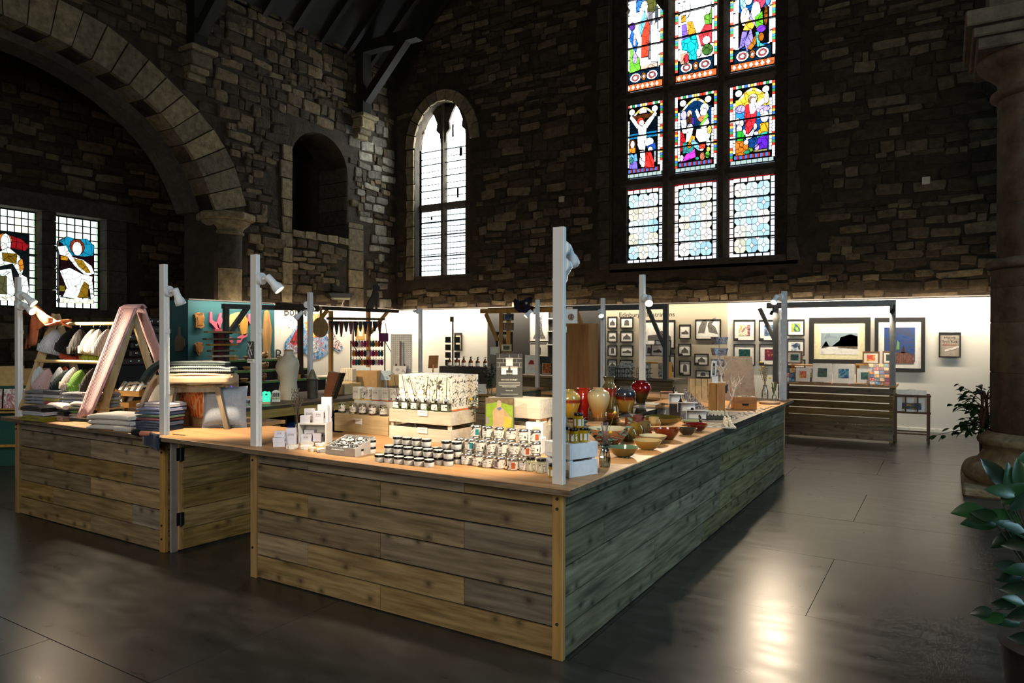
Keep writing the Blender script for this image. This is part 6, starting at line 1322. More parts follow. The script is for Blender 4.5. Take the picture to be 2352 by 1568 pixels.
def beanie(label,p,col,s_=1.0,yaw=0,lean=0,cuff=True):
 t=thing('beanie',label,'hat',p,yaw,'beanies on the wooden rack');t.rotation_euler=(0,lean,yaw);m_=KNIT(col,190,'X')
 dome=SPV([(.088,-.205),(.094,-.16),(.082,-.11),(.055,-.055),(.024,-.014),(.004,.002)],3);sc_=Matrix.Diagonal((s_,s_*.42,s_,1))
 b4=M().lathe(dome,20,close=False);mm=M().merge(b4,sc_);mm.build('crown',m_,t,smooth=True)
 if cuff:c4=M().lathe([(.090,-.212),(.101,-.206),(.106,-.15),(.101,-.146),(.092,-.15)],20,close=False);M().merge(c4,sc_).build('cuff',KNIT(col,150,'X',.9),t,smooth=True)
 M().tube([(0,0,-.004),(.0,-.0,.025),(.012,0,.045),(.0,0,.058),(-.012,0,.045)],.0022,5).build('hook',BLACK,t)
ty_,tz_=.255,.79;by_,bz_=.13,.45
row1=[('#c9cdd4',.10,'pale blue-grey'),('#141416',.30,'wide black'),('#101012',.44,'second black'),('#d8c08e',.60,'cream'),('#d9cbb6',.70,'oatmeal'),('#b3aaa0',.80,'grey-beige'),('#d0502a',.24,'orange'),('#c9b020',.48,'yellow'),('#b8c84a',.55,'lime')]
for i,(c_,x,nm)in enumerate(row1):
 back=i>5;beanie(f'{nm} ribbed beanie on the upper rail of the rack',hp(x,ty_+(.05 if back else-.015)+.012*(i%2),tz_-(.05 if back else 0)),c_,1.08,YAW+(.3,-.1,.2,.1,-.2,.25,0,0,.2)[i],(.25,.3,.0,.1,.25,.1,.1,0,0)[i])
row2=[('#cfd3d6',.04,'small white'),('#d9b8bc',.16,'pale pink'),('#b8bcc0',.34,'light grey'),('#1c2c2c',.44,'dark green'),('#d0bcae',.54,'dusty beige'),('#6d9a38',.62,'bright green'),('#3a342c',.80,'dark brown'),('#2a2a30',.92,'charcoal'),('#c0503c',.30,'red')]
for i,(c_,x,nm)in enumerate(row2):beanie(f'{nm} ribbed beanie on the lower rail of the rack',hp(x,by_+(.06 if i==8 else-.01)+.014*(i%2),bz_-(.02 if i%2 else 0)),c_,1.0 if i else .85,YAW+(.2,.0,-.3,.3,0,-.1,.2,.2,0)[i],(0,.28,.1,.3,.2,.35,.1,.15,0)[i])
def folded(label,p,s_,col,rz=0,n=2,mat=None,grp='folded knitwear',sag=.0):
 t=thing('folded_scarf',label,'scarf',p,rz,grp);w2,d2,h2=s_;m_=mat or KNIT(col,200,'X');lh=h2/n
 for k in range(n):
  r_=lh/2;prof=[]
  for j in range(7):a=PI/2+PI*j/6;prof.append((r_+r_*math.cos(a),k*lh+r_+r_*math.sin(a)*.96))
  prof+=[(d2,k*lh+.002),(d2,(k+1)*lh-.002)]
  nx=6;vs=[];m0=len(prof)
  for i in range(nx+1):
   u=i/nx
   for(y,z)in prof:
    q=1-.35*(abs(u-.5)*2)**6;vs.append((-w2/2+w2*u,y+R_.uniform(-.002,.002),(z-sag*max(0,.3-y/d2)*3)*q if k==n-1 else z-sag*max(0,.3-y/d2)*3))
  fs=[(i*m0+j,(i+1)*m0+j,(i+1)*m0+(j+1)%m0,i*m0+(j+1)%m0)for i in range(nx)for j in range(m0)]+[tuple(range(m0)),tuple(nx*m0+j for j in range(m0-1,-1,-1))]
  M().add(vs,fs).build('fold',m_,t,smooth=True)
 return t
 # on the rack shelf
z=.12
for i,(c1,c2,nm)in enumerate((('#8f99a8','#b0605e','grey and red'),('#8f99a8','#a8a45a','grey and olive'),('#a8acb4','#c9cbd0','two-tone pale grey'),('#7a7c84','#55555c','thick mid-grey'))):
 for k,x in((0,.27),(1,.80)):
  t=folded(f'{nm} folded scarf in the {["left", "right"][k]} pile on the rack shelf',hp(x,.0,z+.003),(.50,.19,.028 if i<3 else .036),c1,.12,1)
  M().box(.02,-.0015,.002,.24,.19,.0295 if i<3 else .0375).build('colour_block',KNIT(c2 if k==0 or i in(1,)else('#c9a8a4' if i==3 else '#9a9a98'),200,'X'),t,bevel=.004)
 z+=.0295 if i<3 else .04
 # front stacks on the counter
def stack(px,py,w2,d2,items,rz=.1,where=''):
 p=at(px,py);z=TZ
 for i,(c_,h2,n,nm)in enumerate(items):
  folded(f'{nm} in the {where}',(p.x,p.y+.01*(i%2),z+.001),(w2*(1-.02*i),d2,h2),c_,rz,n,K(c_,.95,bump=.25,scale=110)if 'cream' in nm else None);z+=h2+.001
stack(70,968,.30,.24,(('#8a8414',.05,2,'mustard ribbed knit at the bottom'),('#bcc3d0',.036,2,'pale blue-grey knit'),('#0e0e10',.045,2,'black knit draped on top')),.1,'leftmost stack on the counter')
stack(122,966,.26,.24,(('#b89a84',.045,2,'beige ribbed knit at the bottom'),('#0f1012',.05,2,'black knit'),('#d6cfc8',.055,1,'thick cream knit on top')),.1,'second stack from left')
stack(178,968,.27,.24,(('#2a2c2c',.02,1,'charcoal knit at the bottom'),('#b9babf',.022,1,'silver knit'),('#9a948e',.022,1,'taupe knit'),('#4a8a34',.022,1,'green knit'),('#1c2f28',.035,1,'bottle-green knit'),('#dcd0c4',.045,1,'cream rolled knit on top')),.1,'third stack from left')
stack(245,988,.44,.22,(('#d6d2cc',.038,1,'lowest cream blanket'),('#d6d2cc',.040,1,'middle cream blanket'),('#e0dbd2',.045,1,'topmost cream blanket')),.2,'wide low pile in front of the sock trays')
p=at(290,992);t=thing('rolled_sock','rolled grey sock bundle at the right end of the cream pile','socks',p,.3);M().cyl((-.10,0,.022),(.06,0,.022),.022,n=14).build('roll',KNIT('#cfcac4',200,'X'),t,smooth=True)
p=at(312,1000);t=thing('fur_pompom','black fluffy pompom with a terracotta strap near the blue scarves','pompom',p,.2);M().ell((0,0,.026),(.045,.028,.026),14,10).build('pompom',K('#100d0c',1,bump=1,scale=120),t,smooth=True);M().cyl((.045,0,.018),(.12,.02,.016),.018,n=10).build('strap',K('#b0705a',.9),t,smooth=True)
# blue pile hanging over the edge
p=Vector((aty(366,985,.16).x+.12,.04,TZ));z=TZ
for i,(c_,h2,nm)in enumerate((('#2c3a52',.04,'dark navy scarf overhanging the edge, lowest of the blue pile'),('#33435c',.035,'navy scarf second from bottom of the blue pile'),('#7a4048',.022,'dusky red scarf inside the blue pile'),('#46604f',.022,'green scarf inside the blue pile'),('#5a6a8c',.026,'slate blue scarf inside the blue pile'),('#8a8fae',.03,'lavender scarf near the top of the blue pile'),('#cfc6cc',.035,'pale mauve scarf on top of the blue pile'))):
 t=folded(nm,(p.x-.12+.01*(i%2),p.y+.02+.006*i,z+.001),(.30,.20,h2),c_,.25,2 if h2>.03 else 1,grp='scarves of the blue pile');z+=h2+.001
t=thing('scarf_end','loose navy scarf end hanging down over the counter edge','scarf',(aty(335,1005,-.082).x,-.082,TZ),0);M().grid(lambda u,v:Vector((-.02+.20*u,-.006-.006*math.sin(9*u)-.004*v,.012-.075*v-.03*u*v+.012*(1-v))),10,6).build('cloth',KNIT('#2c3a52',200,'X'),t,smooth=True,solid=.008)
# sock trays
for(px,py,zz,lab)in((262,878,1.07,'upper'),(240,918,.965,'lower')):
 q=aty(px,py,.42);t=thing('sock_tray',f'{lab} pale wooden tray of boxed socks','tray',(q.x,.42,TZ),.12);hz=zz-TZ;TW=WOOD('#c99a58','#a87a3c','X',.5,.2,'tray_wood',1,.06)
 M().box(0,0,hz,.32,.008,hz+.045).build('front',TW,t);M().box(0,.008,hz,.32,.15,hz+.006).build('bottom',TW,t);M().box(0,.008,hz+.006,.008,.15,hz+.06).build('side',TW,t);M().box(.312,.008,hz+.006,.32,.15,hz+.06).build('side',TW,t)
 for x in(.0,.30):M().box(x,.10,0,x+.02,.12,hz).build('leg',TW,t)
 for i in range(4):
  c_=['#232a3a','#d8d0c4','#30302e','#3a3a44'][i];b4=thing('sock_box',f'boxed socks with white band, {ORD[i]} from left in the {lab} tray','socks',lc(t,.045+i*.076,.085,hz+.0065),.12,'boxed socks in the wooden trays')
  M().cbox((0,0,.05),(.066,.06,.09),Matrix.Rotation(-.6,3,'X')).build('socks',KNIT(c_,200,'Z'),b4);M().cbox((.004,-.018,.062),(.036,.062,.092),Matrix.Rotation(-.6,3,'X')).build('paper_band',CARD,b4)
tpl=folded('black and cream checked scarf folded on the upper sock tray',(aty(318,878,.5).x,.50,1.135),(.26,.16,.07),'#8a8478',.2,2,CHECK('#2a2a28','#b8ac98',26));tpl.rotation_euler=(0,-.1,.3)
# draped scarves on the rack
t=thing('pink_scarf','long pale pink ribbed scarf hung over the right end of the rack','scarf',hp(HL,.30,.94),.12);PS=KNIT('#cfa4a6',150,'X')
M().grid(lambda u,v:Vector((-.12+.25*u-.05*v-.03*v*u,-.012-.36*v*.98-.028+.02*math.sin(5*u),.035-.93*v*(1-.05*u)+.006*math.sin(6*u))),8,14).build('front_fall',PS,t,smooth=True,solid=.014)
M().grid(lambda u,v:Vector((-.02+.13*u+.05*v,.03+.22*v,.035-.60*v)),6,10).build('back_fall',PS,t,smooth=True,solid=.014);M().grid(lambda u,v:Vector((-.12+.25*u+(.10-.10*u)*v,-.04+.075*v,.035+.028*math.sin(PI*v))),8,6).build('top_fold',PS,t,smooth=True,solid=.014)
t=thing('orange_scarf','terracotta scarf bunched over the left end of the rack','scarf',hp(.02,.25,.85),.12);TC=K('#d0764e',.95,bump=.3,scale=60)
M().grid(lambda u,v:Vector((-.16+.46*u,-.06-.10*math.sin(PI*v)+.05*math.sin(8*u),.02+.15*math.sin(PI*min(1,u*1.2+.1))*math.sin(PI*(v*.8+.1))-.06*u*v+.02*math.sin(13*u+3*v))),16,10).build('bunch',TC,t,smooth=True,solid=.015)
M().grid(lambda u,v:Vector((-.17+.15*u-.07*v,-.10+.02*math.sin(9*u),.06-.30*v+.04*u)),8,8).build('tail',TC,t,smooth=True,solid=.015);M().grid(lambda u,v:Vector((.02+.20*u,-.15+.03*math.sin(7*u),.06-.13*v*(1-u*.6)+.03*math.sin(4*u))),8,6).build('loose_fold',TC,t,smooth=True,solid=.015)
# cushions, stool and blankets
def cushion(label,p,w2,h2,th,mat,rz=0,tilt=0):
 t=thing('cushion',label,'cushion',p,rz,None);t.rotation_euler=(tilt,0,rz)
 def f(u,v,s_):a,b4=2*u-1,2*v-1;k=(1-abs(a)**3.5)*(1-abs(b4)**3.5);e_=1-.06*(1-a*a)*(b4*b4);e2=1-.06*(1-b4*b4)*(a*a);return Vector((a*w2/2*e2,s_*th/2*k**.6,h2/2+b4*h2/2*e_))
 M().grid(lambda u,v:f(u,v,-1),12,12).grid(lambda u,v:f(1-u,v,1),12,12).build('cover',mat,t,smooth=True);M().tube([f(k/20,0,0)for k in range(21)]+[f(1,k/20,0)for k in range(1,21)]+[f(1-k/20,1,0)for k in range(1,21)]+[f(0,1-k/20,0)for k in range(1,21)],.004,5).build('piping',mat,t);return t
cushion('square grey felt cushion standing behind the stool legs',at(500,984)+Vector((0,.06,0)),.34,.33,.15,K('#9aa2ac',.95,bump=.15,scale=90),YAW+.1,-.12);cushion('dark edged cushion tucked left of the grey one',at(448,980)+Vector((-.06,.16,0)),.30,.28,.12,K('#3a4048',.95),YAW-.4,-.15)
cushion('cream cushion leaning beside the sock trays',at(330,975)+Vector((-.12,.22,0)),.34,.34,.12,K('#cfc4b0',.95,bump=.2,scale=90),.5,-.3)
t=thing('orange_check_blanket','orange waffle-check blanket hanging between the post and the stool','blanket',(-3.62,.42,TZ),.4);OCH=CHECK('#d0662c','#e2a06a',22);M().grid(lambda u,v:Vector((-.14+.34*u+.02*math.sin(9*v),.03*math.sin(8*u)-.08*(1-v),.36-.30*v+.03*math.sin(4*u))),12,10).build('fall',OCH,t,smooth=True,solid=.012);M().box(-.16,.0,0,.18,.10,.34).build('box_stand',K('#a8825c',.8),t);M().box(.155,-.055,.20,.185,-.045,.27).build('label_tag',CARD,t)
def beret(label,p,c_):
 t=thing('beret',label,'hat',p,0,None);M().lathe(SPV([(.05,0),(.10,.012),(.115,.03),(.09,.048),(.02,.056)],3),22).build('crown',CHECK(c_,'#e08a50',24),t,smooth=True);lat('band',[(.052,-.006),(.052,.0)],K(c_,.9),t)
tbx=thing('cardboard_carton','open brown cardboard carton behind the orange berets','box',(-4.30,.92,TZ),.3);KRAFT=K('#a8865c',.85);M().box(0,0,0,.36,.16,.36).build('carton',KRAFT,tbx);M().box(.2,-.001,.30,.26,0,.34).build('label',CARD,tbx)
tb2=thing('plinth','low wooden plinth carrying the orange berets and grey scarves','plinth',(-4.36,.62,TZ),.3);M().box(0,0,0,.44,.20,.255).build('block',WOOD('#c9a060','#a87c40','X',.5,.2),tb2)
folded('grey speckled scarf folded under the orange beret',lc(tb2,.16,.02,.256),(.28,.17,.04),'#9aa0a0',.3,1);beret('orange check beret left of the white post',lc(tb2,.14,.10,.305),'#d0602a');folded('silver scarf folded under the second orange hat',lc(tb2,.36,.02,.256),(.12,.17,.04),'#a8a8a4',.3,1);beret('orange knitted beret right of the white post',lc(tb2,.36,.10,.305),'#cf5e2c')
sto=thing('wooden_stool','pale wooden stool with splayed legs piled with blankets','stool',(-3.44,.36,TZ),YAW+.1);SWD=WOOD('#a08e72','#7a6a52','Z',.6,.2,'grey_oak',1,.08)
M().box(-.20,-.06,.33,.22,.10,.355).build('seat',SWD,sto,bevel=.006);M().box(-.17,-.05,.29,.19,-.03,.33).build('rail',SWD,sto)
for(x,y,dx)in((-.16,-.04,-.07),(.17,-.04,.08),(-.16,.08,-.07),(.17,.08,.08)):M().beam((x,y,.33),(x+dx,y*1.3,0),.035,.045,(0,1,0)).build('leg',SWD,sto)
bl=thing('beige_blanket','thick beige blanket folded over the stool seat','blanket',lc(sto,0,0,.357),YAW+.1);BGM=K('#b99c7c',.95,bump=.15,scale=120)
M().grid(lambda u,v:Vector((-.26+.54*u-.0*v,-.085-.012*math.sin(PI*u),.062-.062*v)),12,3).grid(lambda u,v:Vector((-.26+.54*u,-.085+.20*v,.062+.012*math.sin(PI*u))),12,4).grid(lambda u,v:Vector((.28,-.085+.20*v,.062*u)),3,3).build('fold',BGM,bl,smooth=True,solid=.02)
M().grid(lambda u,v:Vector((-.26-.12*u-.05*u*v,-.09+.22*v-.02*u,.062-.03*u-.20*u*u)),8,5).build('fall',BGM,bl,smooth=True,solid=.02)
folded('dark green check blanket lower on the stool pile',lc(sto,.02,-.07,.448),(.52,.19,.05),'#26302e',YAW+.1,2,CHECK('#2c3636','#8f9894',30));folded('charcoal blanket with pale border on top of the stool pile',lc(sto,.0,-.05,.499),(.46,.17,.035),'#3a4242',YAW+.12,2,KNIT('#4a5452',120,'Y'))
t=thing('grey_scarf_fall','dark striped blanket ends rolling off the left of the stool pile','blanket',lc(sto,-.25,0,.50),YAW+.1);M().grid(lambda u,v:Vector((-.0-.15*u,-.08+.19*v,.02-.03*u-.12*u*u+.015*math.sin(9*v))),8,8).build('fall',KNIT('#39443f',90,'Y'),t,smooth=True,solid=.022)
# ================================================================== LEFT SIDE OF THE RING
df=thing('dress_form','cream linen dressmaker torso standing on the far left counter','mannequin',at(662,917),YAW-.5)
def tor(z,a,b_,cx,n=22):return[(cx+a*math.cos(2*PI*k/n),b_*math.sin(2*PI*k/n),z)for k in range(n)]
R9=[(0,.125,.10,.0),(.06,.13,.10,0),(.14,.115,.088,.0),(.20,.105,.08,.005),(.27,.118,.092,.0),(.34,.14,.12,-.015),(.39,.15,.115,-.012),(.45,.145,.085,0),(.49,.10,.07,.01),(.515,.055,.052,.012),(.56,.05,.048,.012)]
vs=[];fs=[];n=22
for r in R9:vs+=tor(*r)
for i in range(len(R9)-1):fs+=[(i*n+k,i*n+(k+1)%n,(i+1)*n+(k+1)%n,(i+1)*n+k)for k in range(n)]
M().add(vs,fs+[tuple(range(n-1,-1,-1)),tuple((len(R9)-1)*n+k for k in range(n))]).build('torso',K('#cfc3ac',.95,bump=.1,scale=120),df,smooth=True);M().lathe([(.052,.561),(.054,.565),(.05,.575),(.012,.580)],18,(.012,0,0)).build('neck_cap',WOOD('#d8a860','#b88840','X',.5,0),df)
M().lathe([(.10,0),(.10,.0)],8).build('x',None,df)if False else None
# lamps and small acrylic stands
t=thing('green_lamp','glowing green engraved acrylic lamp beside the white post','lamp',at(612,927),YAW);M().box(-.05,-.03,0,.05,.03,.022).build('base',K('#b9a888',.6),t);M().prism([(-.042,.022),(.042,.022),(.046,.12),(.030,.135),(.01,.128),(-.02,.14),(-.044,.125)],-.004,.004,frame((0,0,0),(1,0,0),(0,0,1),(0,-1,0))).build('glow_panel',EM('#3df0b0',1.6,.35,60),t);M().ell((0,-.005,.10),(.014,.002,.010),10,6).build('engraving',K('#1f6a4c',.5),t)
t=thing('violet_neon','violet neon figure sign behind the grey cushion','lamp',at(522,955)+Vector((0,.0,0)),YAW);M().box(-.06,-.02,0,.06,.02,.012).build('base',BLACK,t);NV_=EM('#4a34ff',3.0)
for pts in([(-.05,.22),(.05,.22),(.045,.26),(.02,.30),(.03,.34),(.0,.37),(-.04,.36),(-.03,.31),(-.05,.26),(-.05,.22)],[(-.02,.24),(.0,.28),(.03,.24)],[(-.03,.35),(.01,.32),(-.02,.30)]):M().tube([(u,-.004,v)for u,v in pts],.005,6).build('neon_tube',NV_,t)
M().prism([(-.05,.22),(.05,.22),(.03,.34),(0,.37),(-.04,.36),(-.05,.26)],0,.003,frame((0,.002,0),(1,0,0),(0,0,1),(0,-1,0))).build('panel',K('#8a86e0',.3),t);M().tube([(0,0,.01),(0,0,.22)],.003,5).build('stem',BLACK,t)
for i,(px,py,w2,h2)in enumerate(((634,922,.09,.13),(570,935,.11,.09))):
 t=thing('arched_stand',['white arched earring stand left of the dress form','white round-topped earring stand behind the stool blankets'][i],'stand',at(px,py),YAW+.3);M().prism(archcurve(-w2/2,w2/2,h2*.75,h2*.25,10)+[(w2/2,0),(-w2/2,0)],-.003,.003,frame((0,0,0),(1,0,0),(0,0,1),(0,-1,0))).build('panel',WAC,t);M().box(-w2/2,-.03,0,w2/2,.03,.006).build('foot',WAC,t)
 for k in range(4):M().prism(archcurve(-w2*.42+k*w2*.22,-w2*.42+k*w2*.22+w2*.15,h2*.7,.012,6)+[(-w2*.42+k*w2*.22+w2*.15,h2*.42),(-w2*.42+k*w2*.22,h2*.42)],.0032,.0042,frame((0,0,0),(1,0,0),(0,0,1),(0,-1,0))).build('arch_slot',K('#4a4038',.7),t);M().ell((-w2*.36+k*w2*.22,-.006,h2*.28),(.006,.003,.012),8,5).build('earring',K(['#d04a3a','#c9d04a','#3a9a5a','#e0a040'][k],.4),t)
 # under the counter
q=at(645,985,.42)
t=thing('storage_box','black storage box with a yellow label under the far left counter','box',(-4.80,2.05,.422),1.57);M().box(-.16,-.12,0,.16,.12,.20).build('carton',K('#1a1a1c',.6),t);M().box(.02,-.122,.05,.13,-.1205,.12).build('label',K('#e0a818',.5),t);ltr('ARNICHES',.022,t,(.075,-.124,.085))
tag(M().box(-.14,-.12,0,.14,.12,.13).build('storage_box',K('#161616',.6),loc=(-4.78,1.55,.422),bevel=.006),'plain black storage box under the far left counter','box');tag(M().ell((0,0,.09),(.12,.10,.09),14,8).build('blue_bag',K('#1a4a9a',.7),loc=(-4.9,2.6,.4215),smooth=True),'blue bag stuffed under the far left counter','bag')
# smoker, bellows, cartons
t=thing('bee_smoker','old dented metal bee smoker with a conical spout','smoker',at(718,914),.4);OLDM=K('#5a5248',.55,.6,.4,14);lat('canister',SPV([(.062,0),(.062,.21),(.064,.215)],2),OLDM,t,18);lat('rim',[(.072,.216),(.078,.222),(.072,.228)],OLDM,t,18);M().lathe([(.062,.2285),(.05,.26),(.018,.34)],18,(0,0,0)).build('spout',K('#8a8270',.45,.7,.3,14),t,smooth=True)
t=thing('smoker_bellows','brown leather smoker bellows studded along the edges','bellows',at(755,915),.35);LEA=K('#8a4a20',.5,var=.3,scale=12,bump=.2);M().prism([(-.05,0),(.05,0),(.16,.30),(.02,.32)],-.05,.05,frame((0,0,0),(1,0,0),(0,0,1),(0,-1,0))).build('leather',LEA,t);M().prism([(.05,0),(.075,0),(.19,.30),(.16,.305)],-.056,.056,frame((0,0,0),(1,0,0),(0,0,1),(0,-1,0))).build('board',WOOD('#4a3a28','#2c2218','Z',.7,.3),t)
st_=M()
for k in range(9):a=k/8;st_.ell((-.047+.064*a,-.052,.02+.285*a),(.004,.003,.004),6,4).ell((.045+.10*a,-.052,.01+.28*a),(.004,.003,.004),6,4)
st_.build('studs',K('#2a1c10',.4,.8),t)
KR=[K('#c9a468',.8),K('#b08a58',.8),K('#d8bc88',.8),K('#8a6844',.8)]
for i,(px,py,w2,d2,h2,k)in enumerate(((790,905,.16,.14,.13,2),(815,902,.12,.12,.13,0),(760,880,.30,.20,.26,1),(830,893,.22,.16,.22,3),(868,890,.18,.14,.18,1),(905,885,.2,.16,.16,0))):
 tag(M().box(-w2/2,-d2/2,0,w2/2,d2/2,h2).build('brown_carton',KR[k],loc=at(px,py)if i!=2 else(-5.25,4.25,TZ),rz=.2*i,bevel=.003),f'plain kraft carton, {ORD[i]} of those behind the diffuser cartons','box','kraft cartons on the far left counter')
for i,(px,py,lab)in enumerate(((838,868,'pale blue greetings card standing left of another'),(886,876,'pale blue greetings card standing by the pegboard'))):
 q=at(px,893);tag(M().box(-.008,.03,0,.008,.04,.2-.05*i).cbox((0,0,.24-.05*i),(.14,.004,.13),Matrix.Rotation(-.2,3,'X')).build('greetings_card',PRINT('#b4c6c8','#5a4a48',18,.34,.6,'noise',i),loc=(q.x,min(q.y,4.9),TZ),rz=YAW-.1),lab,'card')
t=thing('cloth_roll_pile','pleated cream cloth folded upright behind the bellows','cloth',at(795,897),.3)
for k in range(7):M().box(-.09+k*.026,0,.13,-.09+k*.026+.024,.12,.30+.004*(k%2)).build('pleat',K('#d8cab0',.95),t,bevel=.006)
M().box(-.09,0,0,.09,.12,.13).build('box',KR[2],t)
pgb=thing('pegboard','white perforated pegboard standing by the slim post','board',(aty(922,800,5.2).x,5.2,TZ),YAW-.2);M().box(-.17,-.006,0,.17,.006,.77).build('panel',K('#d6d2c8',.5),pgb);hl=M()
for i in range(11):
 for j in range(25):hl.cbox((-.15+i*.03,-.0065,.03+j*.03),(.009,.001,.009))
tag(hl.build('holes',K('#4a4640',.8),pgb),kind='stuff')
es=thing('table_easel','brown wooden table easel holding a framed notice before the pegboard','easel',(aty(915,870,5.05).x,5.08,TZ),YAW-.1);EW=WOOD('#8a5a2c','#6a4020','Z',.5,0)
for x in(-.08,.08):M().beam((x*1.2,0,0),(x*.8,.04,.32),.018,.018).build('leg',EW,es)
M().beam((0,.03,.02),(0,.05,.66),.022,.022).build('mast',EW,es);M().box(-.12,-.03,.075,.12,.01,.09).build('ledge',EW,es);M().cbox((0,-.008,.19),(.20,.006,.20),Matrix.Rotation(-.12,3,'X')).build('notice',PRINT('#e6e0d4','#b0a8a4',10,.42,.5,'noise',7),es)
# bottles and framed card on the back run
for i in range(10):
 p=Vector((-4.62+i*.062+(.03 if i%2 else 0),5.28+.06*(i%2),TZ+.30));t=thing('amber_bottle',f'amber pump bottle, {ORD[i]} from left in the row behind the diffuser cartons','bottle',p,0,'amber pump bottles')
 lat('bottle',[(.026,0),(.028,.004),(.028,.075),(.012,.095)],K('#5a2c0c',.12),t,14);lat('label',[(.0284,.01),(.0284,.055)],K('#d8d2c6',.6),t,14,close=False);lat('pump',[(.011,.0952),(.011,.115),(.004,.117),(.004,.135)],BLACK,t,10);bx('nozzle',(.03,.01,.008),BLACK,t,(.006,0,.135))
tag(M().box(-4.75,5.2,0,-3.9,5.42,.30).build('bottle_riser',K('#2c2a26',.7),loc=(0,0,TZ)),'low dark riser under the amber bottles','riser')
t=thing('standing_frame','small wooden frame seen from behind left of the amber bottles','frame',(-4.86,5.2,TZ),YAW+.5);M().cbox((0,0,.36),(.15,.012,.19),Matrix.Rotation(.2,3,'X')).build('backboard',WOOD('#a87444','#8a5a30','Z',.6,0),t);M().beam((-.0,.05,0),(-.0,.0,.32),.02,.008).build('strut',WOOD('#d8a860','#b88840','Z',.5,0),t)
t=thing('foliage_vase','glass of dark green foliage with yellow buds behind the honey sign','vase',at(1125,905),0);lat('glass',[(.03,0),(.034,.14)],GL,t,close=False);euc(t,[[(0,0,.05),(-.02,0,.18),(-.14,.02,.30)],[(0,0,.05),(.02,0,.2),(.10,.03,.34)],[(0,0,.05),(0,.02,.22),(.03,.02,.40)],[(0,0,.05),(0,-.02,.2),(-.05,-.03,.36)],[(0,0,.05),(.02,-.03,.2),(.06,-.05,.28)]],K('#34422c',.8,var=.3,scale=30),6,.06,.03)
tag(M().cbox((0,0,.065),(.10,.004,.13),Matrix.Rotation(-.15,3,'X')).build('notice_card',PRINT('#cfc4b4','#a89c90',30,.4,.6,'noise',2),loc=at(1108,905),rz=YAW),'pale notice card in front of the foliage vase','card')
t=thing('card_reader','black card reader on the back counter beside the foliage','card reader',at(1098,903)+Vector((-.05,0,0)),YAW+.4);M().box(-.05,-.035,0,.05,.035,.03).build('body',BLACK,t,bevel=.005);M().box(-.035,-.03,.0302,.035,.0,.031).build('screen',K('#3a5a6a',.1),t)
# plywood cabinet
cbn=thing('plywood_cabinet','tall plain plywood cabinet back standing behind the vases','cabinet',(-2.93,5.5,TZ),.0);PLC=WOOD('#a8743c','#8a5a2a','Z',.5,0,'warm_ply',.7,.04);M().box(0,0,0,.46,.016,.90).build('back',PLC,cbn);M().box(0,.016,0,.014,.30,.90).build('side',PLC,cbn);M().box(.446,.016,0,.46,.30,.90).build('side',PLC,cbn);M().box(0,.0,.90,.46,.30,.914).build('top_board',PLC,cbn);M().box(.014,.016,.42,.446,.30,.432).build('shelf',PLC,cbn)
t=thing('bird_print','small white framed bird print on the plywood cabinet','picture',(-2.80,5.62,TZ+.9142),YAW);M().box(-.09,-.006,0,.09,.006,.20).build('frame',K('#e2d8c4',.6),t);M().box(-.08,-.0075,.01,.08,-.006,.19).build('mount',CARD,t);M().ell((0,-.008,.09),(.045,.0015,.05),14,8).build('print',PICTURE(['#8a4a24','#2a2420','#c9a080','#6a5a4c'],30,.5,8),t)
# ================================================================== STALLS ALONG THE WALLS
LX=-10.258
def wl(px,py,X=LX):return atx(px,py,X)
def wpoly(name,pts,mat,parent,d0=0,d1=.02,X=LX):
 return M().prism([(wl(a,b_,X).y,wl(a,b_,X).z)for a,b_ in pts],d0,d1,frame((X,0,0),(0,1,0),(0,0,1),(1,0,0))).build(name,mat,parent)
GRB=K('#4a4c4a',.6);PINE=WOOD('#d09a48','#a8742c','Z',.6,.3,'honey_pine',1,.08);BRK=PICTURE(['#2c1c10','#6a4a2c','#b8834a','#3a281a'],8,.5,2);PNK=K('#d8607a',.6);OAKB=WOOD('#c99a4c','#a8762c','Z',.4,.3,'oiled_oak',.8,.1)
def wthing(name,label,cat,px,py,X=LX,grp=None):
 return thing(name,label,cat,(0,0,0),0,grp)
for lab,pts in(('shaggy bark slab hung high on the teal wall',[(444,722),(450,717),(463,718),(466,730),(464,742),(467,750),(458,754),(446,752),(447,738)]),('small dark bark slab hung low on the teal wall',[(445,790),(452,785),(461,786),(464,795),(459,812),(453,817),(446,806)])):
 t=wthing('bark_slab',lab,'wood slab',0,0);wpoly('slab',pts,BRK,t,0,.05);cx=sum(a for a,_ in pts)/len(pts);cy=sum(b_ for _,b_ in pts)/len(pts);wpoly('heartwood',[(cx+(a-cx)*.6,cy+(b_-cy)*.65)for a,b_ in pts],K('#9a6a34',.4),t,.05,.058)
t=wthing('pink_antlers','bright pink antler-shaped wall hook','hook',0,0)
wpoly('left_antler',[(481,716),(485,716),(486,735),(498,742),(502,752),(508,762),(500,764),(490,750),(480,740)],PNK,t,0,.03);wpoly('right_antler',[(496,742),(503,720),(507,718),(506,728),(510,734),(506,745),(503,756),(498,752)],PNK,t,0,.03);wpoly('mount',[(489,755),(508,755),(508,766),(489,766)],K('#a83a54',.6),t,0,.06)
t=wthing('pink_antlers','bright pink antler hook half hidden by the leaflet','hook',0,0);wpoly('upper_antler',[(569,721),(573,720),(578,734),(574,746),(568,736)],PNK,t,0,.03);wpoly('lower_antler',[(543,788),(545,775),(556,768),(566,765),(566,772),(556,777),(551,786)],PNK,t,0,.03);wpoly('mount',[(522,772),(530,775),(534,785),(530,788),(525,784)],K('#b84a64',.6),t,0,.03)
